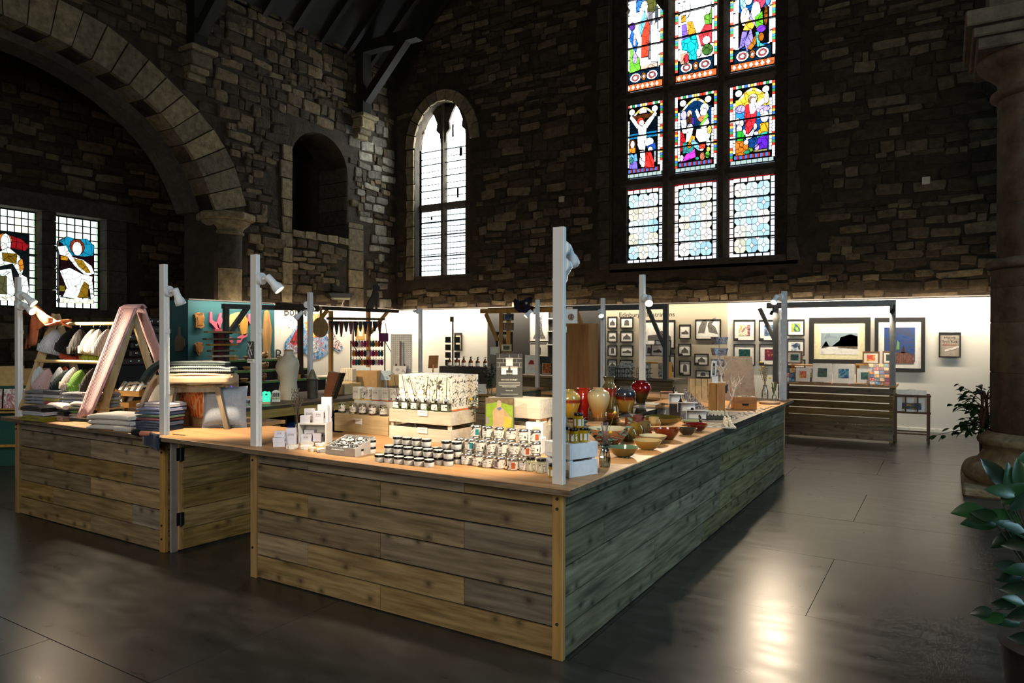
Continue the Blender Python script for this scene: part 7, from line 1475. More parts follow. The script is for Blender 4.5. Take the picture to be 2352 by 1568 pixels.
for lab,pts,m_ in(('pale wavy-edged board behind the diagonal brace',[(523,735),(528,722),(540,718),(548,716),(552,728),(548,745),(540,752),(524,750),(522,742)],K('#d8b070',.5)),('rounded chopping board with a handle left of the leaflet',[(557,715),(562,715),(563,728),(568,735),(566,765),(560,771),(553,768),(549,752),(551,738),(557,728)],OAKB),('long live-edge plank hung at the end of the teal wall',[(606,716),(611,711),(616,715),(619,735),(623,758),(621,785),(619,800),(620,820),(617,842),(610,844),(604,838),(604,800),(602,770),(604,740)],OAKB),('dark shadowed paddle board on the return of the teal wall',[(411,750),(414,750),(415,768),(424,778),(425,795),(419,806),(404,806),(401,792),(404,776),(410,768)],WOOD('#a08a68','#7a664a','Z',.5,0))):
 t=wthing('wooden_board',lab,'board',0,0)
 if 'paddle' in lab:
  M().prism([(aty(a,b_,4.83).x,aty(a,b_,4.83).z)for a,b_ in pts],0,.025,frame((0,4.838,0),(1,0,0),(0,0,1),(0,-1,0))).build('board',m_,t)
 else:wpoly('board',pts,m_,t,0,.03)
 # grey timber frame and tiered counter of the wood stall
FX=-9.0
def fp(px,py,X=FX):return atx(px,py,X)
fs_=thing('stall_frame','grey timber stall frame with a diagonal brace before the teal wall','frame')
def bar(n,a,b_,m_,par,w2=.075,X=FX):M().beam(fp(*a,X),fp(*b_,X),w2,w2,(1,0,0)).build(n,m_,par)
a=fp(519,705);M().box(FX-.04,a.y-.04,0,FX+.04,a.y+.04,a.z).build('post',GRB,fs_);bar('top_beam',(512,703),(732,709),GRB,fs_,.085);bar('brace',(527,764),(568,706),GRB,fs_)
a=fp(690,712);M().box(FX-.04,a.y-.04,0,FX+.04,a.y+.04,a.z).build('post',WOOD('#4a3c2c','#2c2218','Z',.7,.2),fs_)
sb=thing('name_board','dark wooden name board on the stall beam beside the slim post','sign');p0,p1=fp(632,694,FX+.06),fp(731,712,FX+.06)
M().prism([(p0.y,p1.z-.02),(p1.y,p1.z-.035),(p1.y,p0.z-.02),(p0.y,p0.z)],0,.02,frame((FX+.06,0,0),(0,1,0),(0,0,1),(1,0,0))).build('board',WOOD('#5a4630','#3a2c1c','Y',.7,.2),sb);text('lettering','Greater Grained',(p1.y-p0.y)*.145,frame((FX+.081,(p0.y+p1.y)/2,(p0.z+p1.z)/2-.01),(0,1,0),(0,0,1),(1,0,0)),K('#120e0a',.8),sb)
tc_=thing('tiered_counter','green-edged tiered counter of the wood carver before the teal wall','counter');GE=K('#6a9a4c',.5)
y0,y1=4.95,6.75
for k,(x0,x1,z1)in enumerate(((-9.1,-8.7,.80),(-9.5,-9.1,.98),(-10.2,-9.5,1.16))):
 M().box(x0,y0,z1-.02,x1,y1,z1).build('tier',K('#3a342c',.7),tc_);M().box(x1-.001,y0,z1-.03,x1+.012,y1,z1+.004).build('edging',GE,tc_);M().box(x1-.04,y0,0,x1-.02,y1,z1-.03).build('front',K('#23201c',.8),tc_)
rn=random.Random(31)
for i in range(14):
 k=i%3;x=(-8.9,-9.3,-9.75)[k];z1=(.80,.98,1.16)[k];y=5.05+(i//3)*.36+rn.uniform(-.05,.05);kind=i%4
 t=thing('carved_ware',f'{["turned wooden bowl", "carved wooden box", "wooden block ornament", "burr wood lump"][kind]}, {ORD[i // 3]} from left on the {["lower", "middle", "upper"][k]} tier','woodware',(x,y,z1+.0005),rn.uniform(0,1.5),'carved wares on the tiered counter')
 if kind==0:lat('bowl',SPV([(.03,0),(.06,.03),(.075,.06)],3),OAKB,t,18);lat('rim',[(.076,.061),(.072,.064)],OAKB,t,18)
 elif kind==1:bx('box',(.14,.10,.06),K('#d0a050',.5),t);bx('lid',(.146,.106,.015),K('#c08c40',.5),t,(0,0,.0605))
 elif kind==2:M().cbox((0,0,.12),(.05,.04,.24),Matrix.Rotation(.0,3,'X')).build('block',OAKB,t)
 else:M().ell((0,0,.07),(.09,.08,.07),9,6).build('burr',BRK,t);M().ell((.03,-.02,.11),(.05,.05,.04),8,5).build('burr_knob',BRK,t)
 # cake-stand like stack of boards on a red post
t=thing('board_tower','tower of live-edge serving boards on a dark red post','stand',(-8.86,fp(503,830,-8.86).y,.8005));b0=fp(503,830,-8.86)
M().box(-.06,-.06,0,.06,.06,fp(503,762,-8.86).z-.8).build('post',K('#5a1420',.6),t)
for i,(py,w2,m_)in enumerate(((762,.62,OAKB),(778,.66,WOOD('#7a7460','#5a5444','Y',.5,.2)),(791,.54,OAKB),(805,.50,WOOD('#7a7460','#5a5444','Y',.5,.2)),(817,.46,K('#d0b894',.5)))):
 z_=fp(503,py,-8.86).z-.8;M().prism([(-.08,-w2/2),(.06,-w2/2-.02),(.10,-w2/4),(.09,w2/3),(.05,w2/2),(-.08,w2/2-.02),(-.10,0)],z_-.018,z_+.012,frame((.02,.06,0),(1,0,0),(0,1,0),(0,0,1))).build('board',m_,t)
 # mural on the white partition
mu=thing('wall_mural_painting','bold multicoloured animal painting on the white left partition','mural')
for i,(pts,cols_)in enumerate((([(652,806),(655,785),(668,768),(680,750),(692,738),(704,722),(730,716),(745,722),(755,735),(760,760),(770,775),(785,790),(788,800),(778,810),(764,800),(752,812),(738,822),(720,826),(705,815),(690,806),(672,808)],['#1c1c30','#3a7ab0','#8ab8d8','#a83a34','#e8e0d8']),([(666,785),(676,764),(690,745),(694,760),(686,785),(676,795)],['#7a1420','#c8303a','#1c1018','#e86a4a']),([(700,740),(716,720),(738,720),(748,740),(742,770),(722,776),(704,765)],['#f08a3a','#e8503a','#f4c860','#3a1c1c']),([(704,790),(722,780),(734,790),(732,806),(716,812)],['#f4d040','#2a4a8a','#e8e4da','#1c1c24']),([(748,770),(760,755),(772,775),(786,792),(780,806),(764,796)],['#c83a3a','#f0e6e0','#5a1c24','#3a86c0']),([(656,800),(664,790),(680,794),(682,808),(664,812)],['#3a86c0','#c8e0ec','#7a3a5a','#f0e4e0']))):
 wpoly('paint',pts,PICTURE(cols_,5+i,.7,i),mu,0,.003+.0015*i)
sp_m=M()
for px,py,r in((682,726,.03),(664,752,.012),(672,757,.01),(668,735,.012),(660,748,.008)):q=wl(px,py);sp_m.cyl((LX,q.y,q.z),(LX+.004,q.y,q.z),r,n=10)
sp_m.build('paint_splash',K('#3a4a6a',.7),mu)
for s_,px,py,sz in(('Born',674,716,.26),('Bo',648,817,.36)):q=wl(px,py);text('lettering',s_,sz,frame((LX+.002,q.y,q.z),(0,1,0),(0,0,1),(1,0,0)),K('#1a1a1c',.8),mu)
# tweed stall: pine frame with hanging pieces, dog silhouette
tf=thing('stall_frame','pine stall frame with dark top rail hung with tweed pieces','frame');bar('top_rail',(736,707),(914,715),WOOD('#3a3226','#221c14','Y',.7,0),tf,.07);
for px in(846,760):q=fp(px,714);M().box(FX-.035,q.y-.035,0,FX+.035,q.y+.035,q.z).build('post',PINE,tf)
bar('brace',(735,734),(752,712),PINE,tf,.06);bar('brace',(850,765),(890,716),PINE,tf,.06);bar('hanging_rail',(752,731),(882,733),WOOD('#5a4a38','#3a2c1c','Y',.7,0),tf,.05,FX+.06)
dg=thing('dog_silhouette','black cut-out of a sitting dog on the stall rail','sign');wpoly('body',[(840,711),(843,695),(850,684),(855,672),(857,665),(855,660),(858,655),(864,653),(869,656),(872,661),(869,665),(867,668),(869,680),(868,690),(865,700),(866,711),(862,712),(861,700),(857,702),(856,711)],BLACK,dg,0,.02,FX);wpoly('collar',[(856,669),(867,670),(867,672),(856,671)],K('#6a1c1c',.6),dg,.02,.024,FX)
TW_=['#4a3a34','#2c2a34','#6a3a34','#3a3a44','#7a4a5a','#3c2c24','#54483c','#2a3040']
for i in range(11):
 px=762+i*11;q=fp(px,744,FX+.10);t=thing('tweed_hanger',f'tweed piece hanging on a cord, {ORD[i]} from left under the stall rail','ornament',q,0,'tweed pieces under the stall rail');L2=.16+.05*(i%3)
 M().prism([(-.05,.06),(.05,.06),(.045,-.02),(0,-L2),(-.045,-.02)],-.02,.02,frame((0,0,0),(0,1,0),(0,0,1),(1,0,0))).build('tweed',KNIT(TW_[i%8],90,'Y'),t);M().tube([(0,0,.06),(-.04,0,.20)],.004,5).build('cord',BLACK,t)
for i in range(33):
 r_,k=i//11,i%11;px=812+k*6.5;py=(790,812,832)[r_];q=atx(px,py,FX+.02+.15*r_);t=thing('tweed_keyring',f'small colourful tweed tassel, {ORD[k]} from left in the {["top", "middle", "bottom"][r_]} hanging row','keyring',q,0,'tweed tassels in rows');M().ell((0,0,0),(.035,.04,.075),7,5).build('tassel',KNIT(['#b0243a','#7a2a5a','#c88a3a','#2a2a3a','#d84a4a','#8a3a2a','#e0d0c0','#2f6a7a','#5a1c2c','#c05a8a','#3a4a2a'][(k*3+r_*2)%11],80,'Z'),t,smooth=True);M().tube([(0,0,.07),(0,0,.10)],.006,5).build('loop',BLACK,t)
rk_=thing('tassel_rack','dark wire rack carrying the rows of tweed tassels','rack')
for r_,py in enumerate((783,805,826)):a,b_=atx(806,py,FX+.02+.15*r_),atx(884,py,FX+.02+.15*r_);M().beam(a,b_,.012,.012).build('rail',BLACK,rk_)
for px in(806,884):a=atx(px,783,FX+.02);M().beam((FX+.02,a.y,.8),(FX+.02,a.y,a.z),.02,.02).build('upright',BLACK,rk_);M().beam((FX+.02,a.y,atx(px,783,FX).z),(FX+.32,a.y,atx(px,826,FX+.32).z),.012,.012).build('side_arm',BLACK,rk_)
tweed=thing('tweed_counter','plain trestle counter below the tweed tassels','counter');M().box(-9.4,6.9,.76,-8.55,9.6,.80).build('board',K('#d8ccb4',.6),tweed);M().box(-8.60,6.9,0,-8.57,9.6,.76).build('front_cloth',K('#b8ac98',.8),tweed)
t=thing('handbag','small purple tweed handbag hung by the pine brace','bag',fp(881,773,FX+.1),0);M().box(-.04,-.13,-.11,.04,.13,.08).build('body',KNIT('#6a2458',80,'Y'),t,bevel=.02);M().tube([(0,-.1,.08),(0,-.06,.30),(0,.06,.30),(0,.1,.08)],.008,6).build('strap',BLACK,t)
t=thing('round_board','round wooden board hung from the beam in front of the mural','board',fp(735,752,FX+.05));M().cyl((0,0,0),(.02,0,0),.20,n=26).build('disc',OAKB,t);M().box(.02,-.03,.12,.03,.03,.42).build('handle',OAKB,t)
def picture(label,box,art,plane=10.83,fc='#1c1c1a',fw=.022,mnt=.2,left=False,art2=None,th=.02,mount='#efe9db',tagc=False,stand=None,cat='picture',grp=None):
 """framed picture; box in photograph pixels, hung on a wall plane or standing at a plane"""
 f4=(lambda a,b_:atx(a,b_,plane))if left else(lambda a,b_:aty(a,b_,plane))
 c4=f4((box[0]+box[2])/2,(box[1]+box[3])/2);e0,e1=f4(box[0],(box[1]+box[3])/2),f4(box[2],(box[1]+box[3])/2);w2=(e1-e0).length;zc=f4((box[0]+box[2])/2,box[1]).z;zb=f4((box[0]+box[2])/2,box[3]).z;h2=zc-zb
 t=thing('framed_picture',label,cat,(c4.x,c4.y,zb),PI/2 if left else 0,grp)
 if stand:t.rotation_euler=(stand,0,0)
 fr_=M().box(-w2/2,-th,0,w2/2,0,fw).box(-w2/2,-th,h2-fw,w2/2,0,h2).box(-w2/2,-th,fw,-w2/2+fw,0,h2-fw).box(w2/2-fw,-th,fw,w2/2,0,h2-fw)
 if fw:fr_.build('frame',K(fc,.5),t)
 M().box(-w2/2+fw,-.006,fw,w2/2-fw,0,h2-fw).build('mount',K(mount,.7),t)
 iw,ih=(w2-2*fw)*(1-2*mnt),(h2-2*fw)*(1-2*mnt);M().box(-iw/2,-.008,h2/2-ih/2,iw/2,-.0062,h2/2+ih/2).build('image',art,t)
 if art2:M().prism([(u*iw-iw/2,h2/2-ih/2+v*ih)for u,v in art2[0]],.0082,.009,frame((0,0,0),(1,0,0),(0,0,1),(0,-1,0))).build('motif',art2[1],t)
 if tagc:M().box(-w2/2+fw,-.010,fw,-w2/2+fw+.07,-.0085,fw+.035).build('price_tag',K('#2a2926',.6),t)
 return t
picture('gold-mounted bird picture between the pine posts',(810,741,845,790),PICTURE(['#8a6a2c','#b08a44','#a07c38'],5,.5,3),LX,'#2c2822',.03,.14,True,([(.3,.3),(.7,.3),(.75,.7),(.5,.95),(.25,.7)],K('#b8c4b0',.6)))
fl_=thing('floodlight','slim black floodlight mounted on the stone above the tweed stall','light');wpoly('housing',[(745,673),(805,673),(798,684),(752,684)],K('#23221f',.4),fl_,0,.14,WX+.08);wpoly('lens',[(757,683),(797,683),(794,689),(760,688)],K('#8a8674',.2),fl_,.02,.12,WX+.08);wpoly('cable',[(788,689),(790,689),(784,706),(782,706)],K('#8a8578',.5),fl_,0,.01,WX+.08)
# far left: card table and stack of cases
t=thing('card_cabinet','dark green cabinet with shelves of white floral cards at the far left','cabinet',(-8.2,1.1,0),YAW+.2);M().box(-.9,0,0,.45,.5,.98).build('carcass',K('#0e4a40',.7),t);M().box(-.9,-.12,.66,.45,0,.68).build('ledge',OAKB,t);M().box(-.9,-.14,.25,.45,-.12,.28).build('rail',OAKB,t);M().box(-.9,-.13,.70,.45,-.115,.72).build('rail',OAKB,t)
for k in range(5):M().cbox((-.62+k*.21,-.03,.82),(.19,.006,.26),Matrix.Rotation(-.1,3,'X')).build('card',PICTURE(['#efe8de','#efe8de','#a84a50','#e8e0d8','#3a3a5a'],9,.6,k),t)
for k in range(4):M().box(-.85+k*.3,.1,.98,-.6+k*.3,.3,1.22-.03*(k%2)).build('kraft_bag',KR[k%2],t)
cs_=thing('studded_cases','dark shelf stacked with studded leather cases behind the hats','shelf',(0,0,0));q=atx(340,835,-8.3);M().box(-8.75,q.y-.45,0,-8.25,q.y+.45,q.z-.02).build('shelf_unit',K('#1c1816',.8),cs_)
for k in range(6):
 z0=q.z-.015+k*.115;cs1=thing('leather_case',f'dark studded leather case, {ORD[k]} from bottom of the stack','case',(-8.45,q.y-.02+.03*((k*7)%3-1),z0),.1*((k*5)%3-1),'studded cases in a stack');M().box(-.16,-.30+.02*k,0,.16,.30-.03*(k%2),.105).build('case',K(['#3a2a24','#2c2220','#1c1a1c','#4a3a30','#54463a','#2a201c'][k],.5),cs1,bevel=.02);s5=M()
 for j in range(4):s5.ell((.162,-.18+j*.11,.055),(.008,.022,.022),8,6)
 s5.build('studs',K('#a8b0ac',.2,.9),cs1)
 # ================================================================== BACK STALLS
SK=[PICTURE(['#f0ece2','#e8e2d6','#4a4844','#efe9dd','#d8d2c6'],14,.7,i)for i in range(4)]
def sketch(i):return([[(.05,.1),(.95,.1),(.9,.5),(.7,.62),(.5,.9),(.3,.6),(.1,.5)],[(.2,.1),(.8,.1),(.75,.8),(.5,.95),(.25,.8)],[(.0,.2),(1,.2),(1,.4),(.6,.7),(.4,.5),(0,.45)]][i%3],PICTURE(['#23221f','#6a665e','#3a3834','#a8a296'],30,.7,i))
names=['bridge','steamship','rearing animals','harbour','sleeping dog','round-topped car','street','garden']
for i,b_ in enumerate(((1396,727,1418,754),(1425,728,1455,754),(1396,760,1418,786),(1425,760,1455,786),(1396,793,1418,818),(1425,793,1455,819),(1396,825,1418,850),(1424,826,1454,852))):
 picture(f'black-framed monochrome drawing, {["left", "right"][i % 2]} column, {ORD[i // 2]} row from top, beige wall',b_,K('#f2eee4',.7),10.83,mnt=.12,art2=sketch(i),grp='drawings in two columns')
for i,(b_,lab)in enumerate((((1478,735,1551,801),'largest black-framed townscape drawing behind the grey stall frame'),((1560,745,1587,778),'narrow framed drawing of a dark archway'),((1558,789,1588,818),'square framed drawing under the archway drawing'),((1560,828,1587,862),'narrow framed drawing lowest in its column'),((1597,733,1656,780),'wide framed drawing of two horse heads'),((1595,812,1628,839),'small landscape drawing below the horse heads'),((1598,850,1632,868),'half hidden drawing lowest on the beige wall'),((1538,811,1551,872),'tall slim framed sheet beside the wooden rack'))):
 if i==4:
  t=picture(lab,b_,K('#f2eee4',.7),10.83,mnt=.1);HM=PICTURE(['#3a3836','#7a7670','#55524e'],14,.7,3)
  for pts in([(-.22,.08),(-.08,.08),(-.02,.30),(-.06,.36),(-.12,.34),(-.20,.20)],[(.02,.10),(.22,.06),(.16,.20),(.08,.26),(.18,.38),(.12,.38),(.0,.28),(-.01,.22)]):M().prism([(u*.9,v+.05)for u,v in pts],.0085,.0095,frame((0,0,0),(1,0,0),(0,0,1),(0,-1,0))).build('motif',HM,t)
 else:picture(lab,b_,K('#f2eee4',.7),10.83,mnt=.14 if i else .1,art2=sketch(i+(2 if i==0 else 1)),tagc=i in(2,3,5),fw=.03 if i==0 else .022)
q0=aty(1518,722,10.83);ws_=thing('wall_script','handwritten black script across the beige wall','lettering');text('lettering','Edinburgh Illustrations',.135,frame((q0.x-.32,10.842,q0.z),(1,0,0),(0,0,1),(0,-1,0)),INK,ws_)
art=[(['#1c2438','#7a3a4a','#e8d8c8','#8ab840','#d8506a'],(1685,734,1735,783),'dark rainbow abstract'),(['#3a5a8a','#8aa8c8','#23344c','#cfd8e0'],(1743,734,1796,783),'blue stormy abstract'),(['#d8a030','#e8702a','#8ab83a','#2a4a7a','#3a2c4a'],(1808,733,1848,771),'orange and blue abstract'),(['#0e2a34','#1f6a5a','#102030','#3a9a6a'],(1685,790,1735,839),'dark green abstract'),(['#e0a040','#7a2a44','#4a1c30','#c8602a'],(1744,790,1796,839),'plum and gold abstract'),(['#1c3a5a','#23344c','#a8b8c8','#e8e8e8'],(1808,778,1848,817),'navy cloud abstract'),(['#1c3a5a','#8a9aa8','#e8e8e8'],(1808,825,1850,845),'low blue abstract')]
for i,(c_,b_,nm)in enumerate(art):picture(f'{nm} in a white mount and thin black frame',b_,PICTURE(c_,6,.4,i),10.83,mnt=.21,tagc=i!=2,mount='#e6e2d8',fw=.02)
t=picture('big framed snowy landscape with dark trees',(1857,729,1998,836),PICTURE(['#c8c8c0','#dcdad0','#b8b8b0'],5,.4,4),10.83,fw=.085,mnt=.13,mount='#d9d2a8');
for pts,c_ in(([(-.30,.34),(.30,.34),(.30,.58),(-.30,.58)],PICTURE(['#6a7c86','#8a9aa0','#7a8a90'],4,.4,3)),([(-.02,.32),(.30,.30),(.30,.52),(.18,.56),(.02,.50)],PICTURE(['#4a4234','#7a6c56','#5a5040','#39332a'],12,.5,5)),([(-.30,.30),(-.22,.44),(-.16,.34)],PICTURE(['#2c2620','#3a342c'],10,.5,6)),([(-.12,.34),(.0,.44),(.02,.34)],K('#d8d2bc',.6))):M().prism([(u,v-.02)for u,v in pts],.0085,.011,frame((0,0,0),(1,0,0),(0,0,1),(0,-1,0))).build('motif',c_,t)
t=picture('big framed night street painting in deep blue and rust',(2008,729,2124,853),PICTURE(['#1c2c5a','#2c4a8a','#3a4a6a','#4a3a4a'],3,.3,2,(1,1,2)),10.83,fw=.06,mnt=.14,mount='#e2ddd0')
for pts,c_ in(([(-.22,.14),(.22,.14),(.22,.28),(.06,.34),(-.22,.30)],PICTURE(['#3a2a2c','#8a5a44','#5a3a3a','#a87a5c'],6,.4,3,(2,1,.6))),([(-.05,.38),(.0,.38),(.0,.50),(-.03,.54)],K('#6a9a5a',.5)),([(.02,.32),(.06,.46),(.10,.32)],K('#3a2c3c',.5))):M().prism(pts,.0085,.011,frame((0,0,0),(1,0,0),(0,0,1),(0,-1,0))).build('motif',c_,t)
t=picture('small black-framed exhibition notice near the pillar',(2156,763,2207,821),PICTURE(['#b0a494','#a09484','#948878'],6,.6,1),10.83,fw=.022,mnt=.0,cat='notice')
for s_,z,sz,c_ in(('History',.335,.055,INK),('of the',.295,.03,INK),('Tron Kirk',.265,.055,INK),('Exhibition',.215,.05,K('#9a3a2c',.6))):ltr(s_,sz,t,(0,-.0095,z),c_)
M().prism([(-.07,.10),(.13,.165),(.13,.195),(-.07,.13)],.0085,.0105,frame((0,0,0),(1,0,0),(0,0,1),(0,-1,0))).build('sticker',CARD,t);ltr('COMING SOON',.026,t,(.03,-.0112,.147),K('#a83a34',.6),(PI/2,-.31,0))
for i,(px,py)in enumerate(((1738,724),(1829,721))):
 q=aty(px,py,10.83);t=tag(M().box(-.06,0,-.035,.06,.004,.035).build('wall_label',K('#f2e6c8',.7),loc=(q.x,10.842,q.z)),f'small cream wall label, {["left", "right"][i]} above the abstracts','label')
q=aty(2093,900,10.83);t=tag(M().box(-.06,0,-.04,.06,.012,.04).build('socket_plate',K('#2a2a28',.5),loc=(q.x,10.838,q.z)),'black socket plate on the white wall above the print rack','socket')
# ---- art stall at the right
STD=WOOD('#8a7048','#5a4628','X',.7,.7,'dark_treated_softwood',1,.2);US=unit.data('slat');US.materials.append(STD)
as_=thing('art_stall','slatted counter stall of the painter under the big landscape','stall')
for k in range(7):z0=.03+k*.115;inst('slat',US,None,as_,Matrix.Translation((.09,9.06,z0+.05))@Matrix.Diagonal((1.66,.022,.112 if k<3 else .098,1)))
for x in(-.74,.87):M().box(x,9.08,0,x+.05,9.12,.84).build('leg',LEGW,as_);M().box(x,9.70,0,x+.05,9.74,.84).build('leg',LEGW,as_)
M().box(-.80,9.02,.84,.96,9.78,.87).build('top_board',K('#a8825c',.6),as_);M().box(.90,9.1,.05,.93,9.72,.80).build('end_board',STD,as_)
GRT=K('#7a7c7c',.5);zt=aty(1900,698,9.1).z
M().box(-.93,9.06,zt-.05,.95,9.14,zt+.04).build('top_beam',GRT,as_);M().box(.87,9.06,.87,.95,9.14,zt-.05).build('post',GRT,as_);xl=aty(1782,800,9.1).x;M().box(xl-.04,9.06,.87,xl+.04,9.14,zt-.05).build('post',GRT,as_);M().beam((xl-.26,9.1,zt-.05),(xl,9.1,zt-.62),.06,.06).build('brace',GRT,as_)
for x in(-.85,.90):M().cyl((x,9.0,zt-.16),(x+.03,9.0,zt-.10),.025,n=10).build('spot_head',BLACK,as_);M().cyl((x+.03,9.0,zt-.10),(x+.03,9.04,zt-.04),.008,n=6).build('spot_arm',BLACK,as_)
l=spot_light('stall_spot_light',(-.85,9.0,2.0),(.0,9.5,1.0),40,WARM,100);l2=spot_light('stall_spot_light',(.85,9.0,2.0),(.3,9.5,1.0),40,WARM,100)
for x0,x1 in((-.55,.05),(.45,.98)):
 zz=aty(1820 if x0<0 else 2020,836,9.6).z;M().box(x0-.1,9.52,zz-.025,x1-.1,9.74,zz-.003).build('upper_shelf',PINE,as_);M().box(x0-.1,9.70,.872,x0-.05,9.74,zz-.025).build('shelf_leg',PINE,as_);M().box(x1-.16,9.70,.872,x1-.11,9.74,zz-.025).build('shelf_leg',PINE,as_)
MX=[['#2c6ab0','#1c3a6a','#3a9ac0','#d8c84a'],['#1c2c4a','#3a8a6a','#23344c','#c86a8a'],['#e8702a','#d83a5a','#f4c840','#7a3a8a'],['#23344c','#3a6a5a','#1c2030','#c8a040']]
for i,(b_,lab)in enumerate((((1828,844,1860,876),'smallest white-mounted print at the left of the stall front'),((1866,834,1911,877),'white-mounted print of blue northern lights'),((1913,835,1962,880),'white-mounted dark teal print beside the blue one'),((1968,846,2002,880),'white-mounted print next to the card rack'))):picture(lab,b_,PICTURE(MX[(i+2)%4],9,.4,i),9.22,fw=0,mnt=.26,mount='#f4efe6',stand=-.15,cat='print')
for i,(b_,lab)in enumerate((((1779,808,1806,836),'wooden-framed pale print on the left upper shelf'),((1807,806,1843,835),'wooden-framed bright print right on the left upper shelf'),((1981,807,2020,836),'wooden-framed print left on the right upper shelf'),((2027,806,2057,836),'wooden-framed upright print right on the right upper shelf'))):picture(lab,b_,PICTURE(MX[i],10,.4,i+5),9.58,fc='#7a5430',fw=.02,mnt=.2,mount='#f2ede2',stand=-.15)
CARDS=['#2c8ad0','#1c3a8a','#f0b84a','#e8e0d0','#d83a5a','#3a2c6a','#f08a3a','#23304a','#f4d8a0','#3a9ab0']
def cards(label,x0,y0,z0,nx,nz,cw_,lean,rz,back):
 t=thing('card_display',label,'card display',(x0,y0,z0),rz);W2=nx*cw_;Rm=Matrix.Rotation(lean,3,'X')
 o4=bpy.data.objects.new('pocket_board',M().box(-.01,.002,0,W2+.01,.014,nz*cw_*.9).data('pocket_board'));COL.objects.link(o4);o4.data.materials.append(back);o4.parent=t;o4.rotation_euler=(lean,0,0)
 for i in range(nx):
  for j in range(nz):
   c5=M().box(i*cw_+.003,-.003,j*cw_*.9+.003,(i+1)*cw_-.003,.001,(j+1)*cw_*.9-.004).build('card',PICTURE([CARDS[(i*3+j*5)%10],CARDS[(i*7+j+3)%10],CARDS[(i+j*2+6)%10]],14,.4,i+j),t);c5.rotation_euler=(lean,0,0)
cards('black rack of vivid greeting cards at the left of the art stall',-.68,9.2,.871,7,3,.085,-.25,.12,BLACK);cards('sloping rack of small colourful cards at the right of the art stall',.60,9.12,.871,5,6,.07,-.55,.18,K('#8a7a64',.6))
for i in range(5):tag(M().box(0,0,0,.22,.10,.008).build('wooden_stand',K('#6a4a30',.5),loc=(-.42+i*.25,9.05,.8705),bevel=.002),f'flat wooden print stand, {ORD[i]} from left along the stall edge','stand','print stands along the stall edge')
# browser rack with prints
br=thing('print_browser','folding wooden browser rack holding mounted prints beside the stall','rack',(.93,9.28,0),.06);BRW=WOOD('#6a4424','#4a2c14','Z',.5,.1,'brown_beech',1,.08)
for x in(0,.44):
 for y in(0,.28):M().box(x,y,0,x+.035,y+.03,.72).build('leg',BRW,br)
for z in(.70,.44):M().box(-.01,-.01,z,.485,.02,z+.028).build('rail',BRW,br);M().box(-.01,.28,z,.485,.31,z+.028).build('rail',BRW,br)
for x in(.14,.30):M().box(x,0,.465,x+.02,.02,.70).build('bar',BRW,br)
for z in(.12,.16):M().box(.035,.005,z,.44,.025,z+.02).build('stretcher',BRW,br)
for k in range(4):pr_=M().box(.03,.05+k*.045,.465,.43,.058+k*.045,.70+.03*k).build('mounted_print',K('#e8e4da',.6),br);
M().box(.10,.047,.50,.36,.0495,.60).build('print_image',PICTURE(['#12305a','#1c4a7a','#0e1c30','#d8b040'],6,.4,3,(1,1,4)),br)
# ---- illustration stall
il=thing('print_stall','dark planked stall with a grey frame below the monochrome drawings','stall');ix0,ix1=at(1390,868).x,at(1545,868).x;iy=8.72
for k in range(6):inst('slat',US,None,il,Matrix.Translation(((ix0+ix1)/2,iy+.02,.08+k*.145))@Matrix.Diagonal((ix1-ix0+.3,.022,.14,1)))
M().box(ix0-.2,iy-.04,.84,ix1+.2,iy+.62,.87).build('top_board',K('#6a5a48',.6),il);zt=aty(1400,706,8.75).z;xr=aty(1529,800,8.75).x;xq=aty(1318,700,8.75).x
M().box(xq,8.71,zt-.05,xr+.04,8.79,zt+.04).build('top_beam',GRB,il);M().box(xr-.04,8.71,.87,xr+.04,8.79,zt-.05).build('post',GRB,il);M().beam((xr-.32,8.75,zt-.05),(xr,8.75,zt-.75),.06,.06).build('brace',GRB,il);M().beam((xq+.05,8.75,zt-.05),(xq+.37,8.75,zt-.75),.06,.06).build('brace',PINE,il)
for i,(px0,px1)in enumerate(((1420,1462),(1482,1512))):
 a,b_=at(px0,866).x,at(px1,866).x;t=thing('wire_basket',f'black wire basket of white prints, {["left", "right"][i]} of the white post','basket',(a,iy+.03,.871));W2=b_-a
 for k in range(7):M().cyl((W2*k/6,0,0),(W2*k/6,0,.17),.004,n=5).build('wire',BLACK,t)
 for z in(.0,.08,.17):M().beam((0,0,z+.004),(W2,0,z+.004),.006,.006).build('wire',BLACK,t);M().beam((0,.25,z+.004),(W2,.25,z+.004),.006,.006).build('wire',BLACK,t);M().beam((0,0,z+.004),(0,.25,z+.004),.006,.006).build('wire',BLACK,t);M().beam((W2,0,z+.004),(W2,.25,z+.004),.006,.006).build('wire',BLACK,t)
 for k in range(5):tag(M().box(0,0,0,W2-.03,.004,.20+.015*k).build('loose_print',SK[k%4],loc=(a+.012,iy+.06+k*.045,.880)),f'white monochrome print, {ORD[k]} in the {["left", "right"][i]} wire basket','print','prints in the wire baskets')
for i,(b_,lab)in enumerate((((1396,840,1418,868),'white print stacked at the left end of the print stall'),((1512,832,1522,868),'upright white notice beside the right wire basket'))):picture(lab,b_,SK[i],iy+.08,fw=0,mnt=.05,cat='print')
cu4=thing('curved_shelf','curved plywood shelf under the framed prints on the print stall','shelf',(at(1485,866).x,iy+.22,.871));M().box(0,0,.0,.02,.3,.26).box(.44,0,0,.46,.3,.26).build('side',PINE,cu4);M().box(0,0,.26,.46,.3,.285).build('deck',PINE,cu4)
